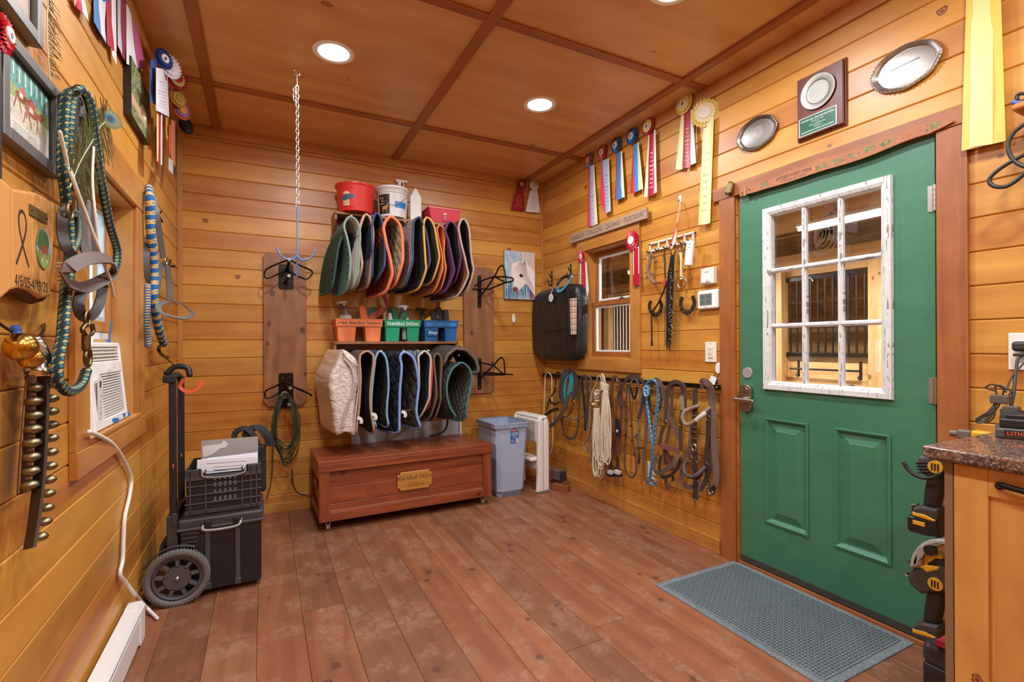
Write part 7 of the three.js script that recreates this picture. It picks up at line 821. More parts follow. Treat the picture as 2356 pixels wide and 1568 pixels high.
{ // on the worktop
  const k = crop(2050, 700, 3.484), top = 0.9405, hitT = (x, y) => onF(...k(x, y), top), blk = mat('#1f1e1d', 0.4);
  const ch = thing('battery_charger', 'black battery charger with orange lettering on worktop', 'charger', V(2.155, top, -0.64), -1.25); part(ch, 'base', rbox(0.2, 0.032, 0.13, 0.03, 0.016, 0, 0.008), mat('#4c4844', 0.45)); part(ch, 'deck', rbox(0.18, 0.03, 0.11, 0.03, 0.046, -0.005, 0.006), blk); part(ch, 'terminal', rbox(0.05, 0.014, 0.05, -0.02, 0.066, 0, 0.004), blk); const lb = part(ch, 'lettering', new THREE.PlaneGeometry(0.15, 0.02), tmat(canvasTex(300, 40, (c) => { c.fillStyle = '#2a2523'; c.fillRect(0, 0, 300, 40); c.fillStyle = '#d8542c'; c.font = 'bold 32px sans-serif'; c.fillText('LITHIUM', 10, 32); c.font = '16px sans-serif'; c.fillText('20V MAX', 190, 30); }), 0.4)); lb.position.set(0.025, 0.018, 0.0658);
  const cord = thing('charger_cables', 'tangle of thin dark charger cables on the worktop', 'cables', V(2.2, top, -0.69)), R = (x, y, w) => onR(...k(x, y), w).sub(cord.position), dc = mat('#3a352f', 0.55), r = rng(15), L = [tube([R(955, 860, 0.14), R(985, 700, 0.12), R(1000, 540, 0.08), R(1025, 430, 0.04), R(1060, 400, 0.03)], 0.005, 40, 6), tube([R(920, 700, 0.15), R(970, 580, 0.1), R(1066, 470, 0.05)], 0.003, 30, 5)];
  for (let i = 0; i < 7; i++) { const a = r() * 60, b = r() * 60; L.push(tube([R(870 + a * 0.5, 720 + b * 0.5, 0.14), R(780 + a, 830 + b, 0.15), R(680 + a * 0.6, 900 + b, 0.15), R(690 + a, 950, 0.15), R(760 + a, 900 + b * 0.6, 0.15), R(840, 780 + b, 0.15)], 0.0028, 40, 5)); } L.push(tube([R(830, 690, 0.14), R(760, 670, 0.14), R(800, 640, 0.14), R(880, 660, 0.13), R(960, 700, 0.13), R(900, 760, 0.14)], 0.003, 36, 5), tube([R(850, 740, 0.14), R(840, 650, 0.14), R(900, 660, 0.14), R(890, 740, 0.14)], 0.003, 30, 5)); part(cord, 'cable', L, dc); const q = R(880, 760, 0.14), q2 = R(1050, 335, 0.03); part(cord, 'connector', [rbox(0.03, 0.03, 0.05, q.x, q.y, q.z, 0.004), rbox(0.03, 0.022, 0.04, q.x - 0.01, q.y - 0.03, q.z + 0.03, 0.004)], mat('#5a5148', 0.5)); part(cord, 'plug', [rbox(0.03, 0.036, 0.05, q2.x, q2.y, q2.z, 0.012), rbox(0.026, 0.01, 0.03, q2.x, q2.y - 0.03, q2.z - 0.005, 0.003)], mat('#33302d', 0.5));
  const cp = hitT(745, 1030); const cup = solo('pencil_cup', lathe([[0, 0], [0.024, 0], [0.026, 0.003], [0.029, 0.075], [0.0265, 0.075], [0.023, 0.005], [0, 0.004]], 22), mat('#4a4a4c', 0.6), 'small dark grey cup beside the cables', 'cup', V(2.24, top, -0.7));
}
{ // ---- tools hung on the cabinet end: seen past the front edge
  const X = 1.95, W0 = XR - X, k = crop(2050, 1000, 2.761), yel = mat('#d9a21c', 0.45), blk = mat('#23211f', 0.5), gry = mat('#3a3733', 0.55);
  const tool = (name, label, cat, x, y) => { const g = wallThing('R', name, label, cat, ...k(x, y), undefined, W0); g.P = (l) => l.map(([a, b]) => { const p = g.at(...k(a, b), W0); return [p.x, p.y]; }); g.S = (nm, l, t, m, z = 0, bv = 0.012) => part(g, nm, ext(g.P(l), t, Math.min(bv, t / 2.2), z - t / 2, 3), m); return g; };
  const drill = (label, dy, kind) => {
    const g = tool('cordless_drill', label, 'drill', 300, 250 + dy); const o = (l) => l.map(([a, b]) => [a, b + dy]);
    if (!kind) { g.S('motor_housing', o([[185, 175], [205, 132], [290, 122], [360, 124], [470, 130], [480, 235], [350, 245], [260, 262], [212, 236]]), 0.066, gry); for (let i = 0; i < 4; i++) { const [a, b] = g.P(o([[192 + i * 3, 168 + i * 20], [280, 165 + i * 20]])); for (const z of [0.034, -0.034]) part(g, 'grip_rib', rod([a[0], a[1], z], [b[0], b[1], z], 0.003), blk); } }
    else g.S('motor_housing', o([[130, 150], [180, 85], [250, 75], [360, 80], [480, 90], [480, 235], [330, 250], [220, 262], [150, 205]]), 0.07, gry);
    const q = g.P(o([[318, 195]]))[0]; part(g, 'vent_cover', [cyl(0.02, 0.02, 0.008, q[0], q[1], 0.036, 'z', 20)], yel); part(g, 'vent_slit', [0, 1, 2].map((i) => box(0.004, 0.022, 0.004, q[0] - 0.008 + i * 0.008, q[1], 0.0395)), blk);
    g.S('handle', o([[240, 245], [345, 240], [350, 330], [322, 430], [318, 470], [214, 452], [222, 350]]), 0.045, blk, 0, 0.016); g.S('battery_foot', o([[172, 450], [230, 440], [330, 462], [345, 500], [335, 540], [170, 500]]), 0.075, gry, 0, 0.01); g.S('yellow_latch', o([[172, 476], [250, 492], [320, 530], [310, 540], [172, 500]]), 0.078, yel, 0, 0.004);
    g.S('chuck', o([[470, 160], [478, 162], [478, 208], [470, 212]]), 0.03, metal('#6a6762', 0.4), 0, 0.008);
    return g;
  };
  const d1 = drill('black and yellow cordless drill with battery pack under worktop edge', 0); d1.S('battery_pack', [[136, 500], [330, 528], [340, 640], [250, 628], [150, 600], [136, 580]], 0.075, mat('#191817', 0.4), 0, 0.008); d1.S('battery_label', [[174, 526], [252, 545], [252, 574], [174, 552]], 0.077, yel, 0, 0.002); d1.S('belt_clip', [[134, 438], [172, 434], [174, 446], [148, 450], [150, 492], [136, 492]], 0.02, metal('#8c8880', 0.4), 0, 0.003);
  const ck = d1.P([[125, 165], [150, 205], [190, 240], [250, 262], [310, 258], [350, 238]]); part(d1, 'hanging_hook', tube(ck.map(([x, y]) => V(x, y, 0.045)), 0.006, 26, 7), blk);
  const d2 = drill('black and yellow cordless drill without battery above the tool case', 735, 1); d2.S('top_cover', [[182, 820], [250, 812], [340, 822], [340, 845], [262, 862], [230, 835]], 0.072, yel, 0, 0.006); d2.S('steel_hook', [[88, 875], [170, 838], [174, 844], [104, 878], [128, 890], [124, 898]], 0.03, metal('#bdb7ac', 0.35), 0, 0.002);
  const s = tool('circular_saw', 'cordless circular saw with grey blade guard between the drills', 'circular saw', 280, 820), arc = Array.from({ length: 15 }, (_, i) => { const a = Math.PI * (0.98 - i / 14 * 0.62); return [335 + 178 * Math.cos(a), 815 - 172 * Math.sin(a)]; });
  s.S('blade_guard', [[158, 828], ...arc, [345, 700], [330, 700], [240, 730], [230, 815], [200, 830]], 0.05, mat('#9a9288', 0.45), 0.02, 0.012); s.S('motor', [[238, 732], [340, 755], [345, 780], [262, 768], [262, 820], [232, 820]], 0.06, yel, 0, 0.006); s.S('motor_cap', [[262, 770], [420, 790], [420, 830], [262, 822]], 0.055, blk, 0, 0.008); s.S('blade_tip', [[114, 792], [155, 790], [152, 812], [130, 800]], 0.003, metal('#6a665e', 0.35), 0.02, 0); const sq = s.P([[300, 712]])[0]; part(s, 'hub', cyl(0.016, 0.016, 0.02, sq[0], sq[1], 0.05, 'z', 18), darkSteel);
  const tc = thing('tool_case', 'black plastic tool case with pink latch on the floor', 'tool case', V(2.1, 0, -0.785), 0); part(tc, 'body', [rbox(0.24, 0.17, 0.12, 0, 0.085, 0, 0.012, 3)], mat('#242322', 0.5)); part(tc, 'lid', rbox(0.244, 0.07, 0.124, 0, 0.2, 0, 0.02, 3), mat('#33343a', 0.45)); part(tc, 'rib', [rbox(0.012, 0.2, 0.128, -0.06, 0.11, 0, 0.004), rbox(0.012, 0.2, 0.128, 0.06, 0.11, 0, 0.004)], mat('#1d1c1b', 0.5)); part(tc, 'pink_latch', [rbox(0.1, 0.02, 0.06, -0.06, 0.243, 0.0, 0.008), rbox(0.04, 0.028, 0.03, -0.08, 0.24, 0.01, 0.01)], mat('#d03a56', 0.45));
  const yt = thing('yellow_hand_tool', 'yellow handled tool hung behind the worktop corner', 'tool', V(2.23, 0.845, -0.8), -1.57); part(yt, 'handle', rbox(0.06, 0.03, 0.035, 0.03, 0.075, 0, 0.01, 3), yel); part(yt, 'head', [rbox(0.04, 0.035, 0.03, -0.02, 0.07, 0, 0.008), cyl(0.012, 0.012, 0.03, -0.045, 0.07, 0, 'x', 14)], mat('#6a5f55', 0.4)); part(yt, 'body', rbox(0.03, 0.12, 0.03, 0.0, 0.005, 0, 0.008), blk);
}
{ // ---- small shelf with cables at the right edge
  const k = crop(2200, 0, 3.267), g = thing('wall_shelf', 'small pale wooden shelf near the large yellow ribbon', 'shelf', V(XR - 0.001, 2.03, -0.49), -Math.PI / 2); part(g, 'board', grain(rbox(0.42, 0.026, 0.16, 0.0, 0.0, 0.081, 0.012, 3), 'x', 0, 0, 1 / 1.6, 1 / 0.4), tmat(trimMap, 0.45, { color: '#ffe6cc' })); part(g, 'bracket', rbox(0.02, 0.1, 0.1, 0.05, -0.064, 0.051, 0.004), blackMetal);
  const c = wallThing('R', 'cable_loop', 'black cable drooping in loops below the small shelf', 'cable', ...k(430, 1200), undefined, 0.1), P = (l) => l.map(([x, y]) => c.at(...k(x, y), 0.12)); part(c, 'cable', tube(P([[620, 880], [560, 905], [510, 935], [430, 1000], [390, 1100], [425, 1195], [510, 1250], [600, 1260], [640, 1230]]), 0.0065, 60, 8), mat('#33312f', 0.45)); part(c, 'cable', tube(P([[640, 1110], [560, 1140], [430, 1205], [310, 1282], [248, 1350], [275, 1394], [370, 1402], [470, 1342], [540, 1270], [640, 1160]]), 0.0068, 60, 8), mat('#2f2b28', 0.45));
  const b = wallThing('R', 'cable_plug', 'blue and black cable end lying on the small shelf', 'cable', ...k(500, 770), undefined, 0.1), Q = (l) => l.map(([x, y]) => b.at(...k(x, y), 0.12)); part(b, 'cord', tube(Q([[460, 745], [455, 720], [490, 702], [560, 715]]), 0.006, 20, 7), mat('#2d2a2a', 0.5)); part(b, 'plug', tube(Q([[430, 768], [470, 775], [560, 772]]), 0.008, 14, 7), mat('#4a5e9c', 0.5));
}

// ================================================================ LEFT WALL
{
  const c1 = crop(0, 0, 3.4844), c2 = crop(0, 400, 3.4844), c3 = crop(0, 700, 2.6133), greyFrame = mat('#77736e', 0.4, { metalness: 0.35 }), blackFrame = mat('#2a2725', 0.5);
  const picture = (name, label, u0, v0, u1, v1, t, bw, fm, map, mw = 0) => { // framed picture on the left wall; u = -z
    const g = thing(name, label, 'picture', V(XL, v0, -(u0 + u1) / 2), Math.PI / 2), w = u1 - u0, h = v1 - v0;
    if (bw) frameOf(g, 'frame_member', -w / 2, 0, w / 2, h, bw, t, t / 2 + 0.0005, fm); part(g, 'backing', box(w - 0.01, h - 0.01, 0.006, 0, h / 2, 0.004), blackFrame);
    if (bw) part(g, 'mat_edge', rings(-w / 2 + bw, bw, w / 2 - bw, h - bw, [[0, t * 0.6], [mw, t * 0.55]], false), mat('#1c1a19', 0.6));
    const p = part(g, 'print', new THREE.PlaneGeometry(w - 2 * (bw + mw), h - 2 * (bw + mw)), tmat(map, 0.5)); p.position.set(0, h / 2, bw ? t * 0.5 : t + 0.001); if (!bw) part(g, 'canvas_block', rbox(w, h, t, 0, h / 2, t / 2 + 0.0005, 0.002), blackFrame);
    return g;
  };
  const scenePic = (seed, kind) => canvasTex(320, 300, (c, w, h) => { const r = rng(seed); c.fillStyle = kind === 2 ? '#6f7f4c' : '#b9c3b4'; c.fillRect(0, 0, w, h); if (kind === 1) { c.fillStyle = '#5f9a8e'; c.fillRect(0, 0, w, h * 0.36); for (let i = 0; i < 16; i++) { c.fillStyle = i % 2 ? '#d8ddd4' : '#447a70'; c.fillRect(i * 20, 0, 8, h * (0.2 + 0.1 * r())); } c.fillStyle = '#93a25c'; c.fillRect(0, h * 0.34, w, h * 0.2); c.fillStyle = '#cfc4ac'; c.fillRect(0, h * 0.52, w, h * 0.48); c.fillStyle = '#d9d3c6'; c.fillRect(0, h * 0.8, w, h * 0.2); const horse = (x, y, s, col) => { c.fillStyle = col; c.beginPath(); c.ellipse(x, y, 52 * s, 22 * s, -0.1, 0, 7); c.fill(); c.beginPath(); c.moveTo(x + 36 * s, y - 12 * s); c.lineTo(x + 78 * s, y - 44 * s); c.lineTo(x + 96 * s, y - 26 * s); c.lineTo(x + 60 * s, y + 8 * s); c.fill(); c.lineWidth = 8 * s; c.strokeStyle = col; for (const [a, b] of [[-40, -62], [-26, -6], [30, 58], [42, 34]]) { c.beginPath(); c.moveTo(x + a * s, y + 10 * s); c.lineTo(x + (a + b) / 2 * s, y + 40 * s); c.lineTo(x + b * s, y + 76 * s); c.stroke(); } c.fillStyle = '#c8564c'; c.beginPath(); c.ellipse(x + 4 * s, y - 34 * s, 18 * s, 20 * s, 0.6, 0, 7); c.fill(); c.fillStyle = '#e8e2d8'; c.fillRect(x - 20 * s, y - 18 * s, 26 * s, 22 * s); }; horse(120, 128, 0.9, '#8a4a34'); horse(190, 150, 1, '#a05a40'); c.fillStyle = '#8a8478'; for (let i = 0; i < 3; i++) c.fillRect(60, 256 + i * 12, 170, 3); } else if (kind === 2) { for (let i = 0; i < 420; i++) { c.fillStyle = ['#3f4a2c', '#8d965a', '#b7b48a', '#5a4a38', '#d6d2bc'][Math.floor(r() * 5)]; c.globalAlpha = 0.6; c.fillRect(r() * w, r() * h, 4 + r() * 10, 6 + r() * 26); } c.globalAlpha = 1; c.fillStyle = '#c9a27a'; c.fillRect(0, h * 0.62, w, h * 0.16); c.fillStyle = '#5b4434'; c.beginPath(); c.ellipse(150, 130, 70, 34, 0.1, 0, 7); c.fill(); c.fillStyle = '#e4ded2'; c.beginPath(); c.ellipse(210, 170, 48, 30, 0.4, 0, 7); c.fill(); } else { c.fillStyle = '#8fa7bd'; c.fillRect(0, 0, w, h * 0.5); c.fillStyle = '#a98f74'; c.fillRect(0, h * 0.5, w, h * 0.5); c.fillStyle = '#d9d4cc'; c.fillRect(60, 40, 120, 160); } for (let i = 0; i < 1600; i++) { c.fillStyle = r() > 0.5 ? 'rgba(235,225,205,0.16)' : 'rgba(60,44,34,0.13)'; c.fillRect(r() * w, r() * h, 2 + r() * 9, 2 + r() * 7); } });
  picture('framed_photograph', 'grey framed photograph of a racehorse and jockey beside the lead ropes', 1.44, 1.705, 1.775, 1.95, 0.03, 0.03, greyFrame, scenePic(3, 1), 0.008);
  picture('framed_photograph', 'grey framed picture hung higher near the peacock feather', 1.36, 2.005, 1.66, 2.3, 0.028, 0.03, greyFrame, scenePic(8, 0), 0.006);
  picture('framed_photograph', 'dark framed picture partly out of view beside the racehorse photograph', 1.12, 1.58, 1.43, 1.9, 0.03, 0.025, blackFrame, scenePic(5, 2), 0.004);
  picture('canvas_print', 'small canvas print of horses in woods by the blue ribbon', 2.6, 2.24, 2.975, 2.49, 0.028, 0, blackFrame, scenePic(9, 2));
  { // memorial plaque
    const g = wallThing('L', 'memorial_plaque', 'thick live edge wooden memorial plaque with dates and ribbon', 'plaque', 60, 690), P = (x, y) => { const p = g.at(...c2(x, y), 0.045); return [p.x, p.y]; }, O = [[-30, -5], [110, 118], [300, 150], [441, 236], [432, 500], [420, 800], [405, 985], [330, 1000], [240, 935], [160, 915], [85, 935], [0, 1010], [-80, 960], [-70, 500]].map((q) => P(...q)), xs = O.map((q) => q[0]), ys = O.map((q) => q[1]), x0 = P(60, 400)[0], x1 = Math.max(...xs), y0 = Math.min(...ys), y1 = Math.max(...ys), r = rng(4);
    part(g, 'slab', faceUV(ext(O, 0.045, 0.007, 0.0005, 2), x0, y0, x1 - x0, y1 - y0), tmat(canvasTex(512, 512, (c, w, h) => { c.fillStyle = '#d2934f'; c.fillRect(0, 0, w, h); for (let i = 0; i < 150; i++) { c.fillStyle = r() > 0.5 ? 'rgba(160,92,36,0.14)' : 'rgba(240,200,130,0.14)'; c.fillRect(r() * w, 0, 2 + r() * 5, h); } c.strokeStyle = '#3a2a20'; c.lineWidth = 15; c.lineCap = 'round'; c.beginPath(); c.moveTo(78, 350); c.bezierCurveTo(150, 250, 190, 190, 168, 150); c.bezierCurveTo(150, 118, 108, 120, 100, 160); c.bezierCurveTo(96, 220, 160, 300, 196, 346); c.stroke(); c.fillStyle = '#2e1f16'; c.font = 'bold 62px sans-serif'; c.fillText('4/6/05-4/19/20', 60, 440, 350); }), 0.45));
    const pl = P(300, 310), q = P(340, 600); const bp = part(g, 'brass_plate', rbox(0.1, 0.026, 0.003, pl[0], pl[1] - 0.004, 0.047, 0.001), mat('#7d6a3c', 0.4, { metalness: 0.6 })); part(bp, 'screw', [sph(0.003, pl[0] - 0.044, pl[1] - 0.004, 0.0485, 6), sph(0.003, pl[0] + 0.044, pl[1] - 0.004, 0.0485, 6)], darkSteel);
    part(g, 'oval_photo', faceUV(ext(ell(0.042, 0.05, 30, q[0], q[1]), 0.003, 0.001, 0.0455), q[0] - 0.042, q[1] - 0.05, 0.084, 0.1), tmat(canvasTex(160, 190, (c) => { c.fillStyle = '#8db0c8'; c.fillRect(0, 0, 160, 190); c.fillStyle = '#4f7440'; c.beginPath(); c.ellipse(60, 60, 80, 50, 0, 0, 7); c.fill(); c.fillStyle = '#8a9c58'; c.fillRect(0, 110, 160, 80); c.fillStyle = '#a3502e'; c.beginPath(); c.ellipse(84, 98, 44, 22, 0, 0, 7); c.fill(); c.fillRect(50, 100, 10, 56); c.fillRect(106, 100, 10, 56); c.fillStyle = '#e4ddd0'; c.fillRect(52, 140, 8, 20); c.fillRect(108, 140, 8, 20); }), 0.4));
    part(g, 'bark_edge', [tube([[-60, 960], [0, 1000], [85, 925], [160, 905], [240, 925], [330, 992], [400, 978]].map(([x, y]) => { const p = P(x, y); return V(p[0], p[1], 0.022); }), 0.016, 40, 8)], mat('#5e3a22', 0.9));
  }
  { // sleigh bells
    const g = wallThing('L', 'sleigh_bell_strap', 'brown leather strap with eight brass sleigh bells and buckle', 'sleigh bells', ...c3(170, 1130), undefined, 0.01), P = (x, y, w = 0.03) => g.at(...c3(x, y), w), bellM = metal('#8b8164', 0.38), slit = mat('#1a1712', 0.8);
    const bell = (o, p, r, yaw) => { const b = part(o, 'bell', new THREE.SphereGeometry(r, 18, 12).scale(1, 0.72, 1).rotateY(yaw).translate(p.x, p.y, p.z), bellM); part(b, 'slit', new THREE.TorusGeometry(r * 0.99, r * 0.07, 5, 20, Math.PI * 0.8).rotateX(Math.PI / 2).rotateY(yaw - 0.3).scale(1, 0.72, 1).translate(p.x, p.y - r * 0.12, p.z), slit); };
    part(g, 'strap', strap([P(195, 430), P(180, 600), P(165, 800), P(150, 1000), P(143, 1135)], 0.062, 0.005, V(0, 0, 1), 24), mat('#6b3a28', 0.5)); part(g, 'buckle', [bar(P(130, 390), P(280, 385), 0.006, 0.006), bar(P(132, 390), P(140, 450), 0.006, 0.006), bar(P(278, 388), P(270, 450), 0.006, 0.006), bar(P(200, 388), P(205, 440), 0.005, 0.005)], steel); part(g, 'stitched_edge', [tube([P(160, 440, 0.034), P(140, 700, 0.034), P(112, 1130, 0.034)], 0.002, 24, 4)], mat('#9a6a4a', 0.6));
    [[218, 500], [207, 580], [207, 665], [200, 748], [193, 830], [190, 915], [188, 1000], [180, 1085]].forEach(([x, y]) => bell(g, P(x, y, 0.05), 0.0175, 0.6));
    const d = wallThing('L', 'sleigh_bell_strap', 'dark leather strap with tapered end and grey sleigh bells turned to the wall corner', 'sleigh bells', ...c3(180, 1470), undefined, 0.01), Q = (x, y, w = 0.06) => d.at(...c3(x, y), w); part(d, 'strap', strap([Q(262, 430), Q(258, 600), Q(248, 850), Q(232, 1080), Q(205, 1300), Q(178, 1465)], 0.038, 0.006, V(0.7, 0, 0.7), 34), mat('#3d3326', 0.55)); part(d, 'rivet', [0, 1, 2, 3, 4, 5, 6, 7, 8, 9].map((i) => { const p = curve([Q(262, 430), Q(258, 600), Q(248, 850), Q(232, 1080), Q(205, 1300), Q(178, 1465)]).getPointAt(0.12 + i * 0.085); return sph(0.0045, p.x - 0.002, p.y, p.z + 0.006, 7); }), metal('#b5a67a', 0.35)); [[308, 480], [311, 565], [311, 642], [311, 722], [309, 802], [306, 886], [302, 970], [296, 1052], [288, 1135], [280, 1220], [268, 1305], [243, 1395]].forEach(([x, y]) => bell(d, Q(x, y, 0.045), 0.015, 1.2));
    const j = wallThing('L', 'jingle_bells', 'cluster of shiny gold and silver jingle bells on a cord', 'bells', ...c3(180, 340), undefined, 0.02), T = (x, y, w = 0.05) => j.at(...c3(x, y), w), gold = metal('#c9a14a', 0.2); part(j, 'gold_bell', sph(0.031, ...T(125, 255).toArray(), 18), gold); part(j, 'gold_bell', sph(0.024, ...T(185, 322, 0.06).toArray(), 18), gold); part(j, 'silver_bell', lathe([[0, 0.03], [0.012, 0.026], [0.02, 0.01], [0.026, -0.02], [0.03, -0.034]], 20).rotateZ(0.4).translate(...T(215, 260).toArray()), chrome); part(j, 'silver_bell', lathe([[0, 0.03], [0.01, 0.026], [0.017, 0.01], [0.022, -0.02], [0.026, -0.03]], 20).rotateZ(-0.3).translate(...T(225, 335, 0.055).toArray()), chrome); part(j, 'cord', tube([T(-40, 90, 0.02), T(60, 155, 0.03), T(165, 215, 0.045)], 0.0035, 20, 5), mat('#2a2522', 0.6)); part(j, 'blue_knot', [sph(0.011, ...T(95, 150, 0.035).toArray(), 8), sph(0.01, ...T(105, 180, 0.04).toArray(), 8)], mat('#34508f', 0.7)); part(j, 'hook', tube([T(264, 120, 0.002), T(262, 150, 0.03), T(245, 190, 0.045)], 0.004, 14, 6), darkSteel);
  }
  { // peacock feathers
    const r = rng(33), feather = (label, C, pts, side, n, len, eye) => { const g = wallThing('L', 'peacock_feather', label, 'feather', ...C(...pts[pts.length - 1]), undefined, 0.03), T = (x, y, w = 0.06) => g.at(...C(x, y), w), S = pts.map(([x, y, w]) => T(x, y, w)), cv = curve(S), L = []; part(g, 'shaft', tube(S, 0.0016, 50, 5), mat('#cfc6ac', 0.5)); for (let i = 0; i < n; i++) { const t = 0.04 + 0.94 * i / n, p = cv.getPointAt(t), d = cv.getTangentAt(t), l = len * (0.5 + 0.5 * r()) * (0.55 + 0.45 * Math.sin(t * 3.1)); for (const s of side) { const q = V(s * -d.y, s * d.x, 0).normalize(), e = p.clone().addScaledVector(q, l).addScaledVector(d, l * (0.1 + 0.3 * r())).add(V(0, -l * 0.25, (r() - 0.3) * 0.02)), m = p.clone().lerp(e, 0.5).addScaledVector(d, l * 0.14); L.push(new THREE.TubeGeometry(new THREE.QuadraticBezierCurve3(p, m, e), 5, 0.0009, 3)); } } part(g, 'barbs', L, mat('#63602e', 0.6)); if (eye) { const q = T(...eye); [[0.03, '#5c6a2c', 0], [0.023, '#8a6a3a', 0.001], [0.015, '#1f6f7c', 0.002], [0.009, '#1b1d3c', 0.003]].forEach(([R, c, z], i) => part(g, i ? 'eye_ring' : 'eye', ext(ell(R * 1.15, R, 22, 0, 0), 0.001).rotateZ(-0.3).translate(0, 0, z).rotateY(-0.85).translate(q.x, q.y, q.z), mat(c, 0.4))); } return g; };
    feather('peacock feather with blue eye fanning out over the lead ropes', c1, [[560, 1500, 0.11], [640, 1300, 0.1], [740, 1130, 0.09], [800, 1020, 0.09], [870, 950, 0.09]], [1, -1], 90, 0.13, [880, 950, 0.1]);
    feather('upright peacock feather with curled barbs beside the higher picture', c1, [[400, 640, 0.02], [382, 400, 0.02], [378, 200, 0.02], [385, -60, 0.02]], [-1], 60, 0.07);
  }
  // braided rope: two colour diagonal weave
  const braid = (a, b, c, ru) => { const t = canvasTex(64, 64, (k) => { k.fillStyle = a; k.fillRect(0, 0, 64, 64); k.fillStyle = b; for (const [x, y] of [[0, 0], [32, 32]]) { k.beginPath(); k.moveTo(x, y); k.lineTo(x + 28, y + 8); k.lineTo(x + 32, y + 24); k.lineTo(x + 4, y + 18); k.fill(); } k.fillStyle = c; k.fillRect(34, 4, 20, 14); k.fillRect(2, 38, 20, 12); }); t.wrapS = t.wrapT = THREE.RepeatWrapping; t.repeat.set(ru, 2); return tmat(t, 0.85); };
  const bands = (a, b, ru) => { const t = canvasTex(64, 64, (k) => { k.fillStyle = a; k.fillRect(0, 0, 64, 64); k.fillStyle = b; k.beginPath(); k.moveTo(0, 0); k.lineTo(30, 0); k.lineTo(62, 64); k.lineTo(32, 64); k.fill(); k.fillStyle = a; for (let i = 0; i < 4; i++) k.fillRect(14 + i * 8, i * 16 + 4, 8, 6); }); t.wrapS = t.wrapT = THREE.RepeatWrapping; t.repeat.set(ru, 1); return tmat(t, 0.85); };
  { // halter and green lead rope bundle
    const g = wallThing('L', 'halter_with_lead_rope', 'brown leather halter with green and blue braided lead rope and brass snap', 'halter', ...c3(450, 520), undefined, 0.03), D = (C, l) => l.map(([x, y, w]) => g.at(...C(x, y), w ?? 0.09)), rope = braid('#1e2f30', '#a8a468', '#2f7f8c', 60), lea = mat('#5e4c40', 0.6), dl = mat('#33281f', 0.55);
    part(g, 'lead_rope', tube([...D(c1, [[600, 1500, 0.07], [560, 1200, 0.07], [570, 900, 0.07], [600, 740, 0.07], [650, 715, 0.08], [710, 800, 0.09], [760, 1100, 0.09], [800, 1400, 0.09]]), ...D(c2, [[830, 150], [880, 400], [940, 620], [930, 740], [900, 790]])], 0.0125, 120, 9), rope); part(g, 'lead_rope', tube([...D(c1, [[590, 730, 0.06], [530, 780, 0.06], [510, 1000, 0.06], [505, 1400, 0.06]]), ...D(c2, [[520, 100, 0.06], [550, 400, 0.06], [560, 700, 0.07], [530, 950, 0.08], [510, 1200, 0.09]]), ...D(c3, [[375, 200], [350, 330], [345, 440], [390, 515], [450, 515], [495, 470], [520, 400]])], 0.0125, 130, 9), rope); part(g, 'lead_rope', tube(D(c2, [[520, 320, 0.06], [610, 330, 0.07], [620, 500, 0.07], [560, 650, 0.07]]), 0.0115, 40, 8), rope);
    part(g, 'noseband', strap(D(c2, [[610, 900, 0.1], [530, 850, 0.11], [540, 770, 0.12], [640, 700, 0.13], [780, 670, 0.14], [900, 710, 0.13], [915, 790, 0.12], [820, 850, 0.11], [680, 910, 0.1], [610, 900, 0.1]]), 0.032, 0.006, V(-0.55, 0.35, 0.7), 60), lea); part(g, 'crown_strap', strap([...D(c1, [[640, 1480, 0.06], [620, 1100, 0.06], [650, 850, 0.06], [690, 1000, 0.06], [700, 1400, 0.06]]), ...D(c2, [[720, 300, 0.07], [740, 640, 0.08]])], 0.024, 0.005, V(-0.75, 0, 0.6), 60), dl); part(g, 'cheek_strap', strap(D(c2, [[560, 260, 0.08], [500, 340, 0.09], [500, 480, 0.09], [540, 600, 0.1], [620, 690, 0.11]]), 0.022, 0.005, V(-0.75, 0, 0.6), 30), dl); part(g, 'throat_strap', strap(D(c2, [[660, 920, 0.1], [630, 1050, 0.1], [650, 1130, 0.1], [740, 1130, 0.1], [800, 1030, 0.1], [830, 880, 0.1]]), 0.026, 0.005, V(-0.7, 0, 0.6), 36), mat('#3a3029', 0.55));
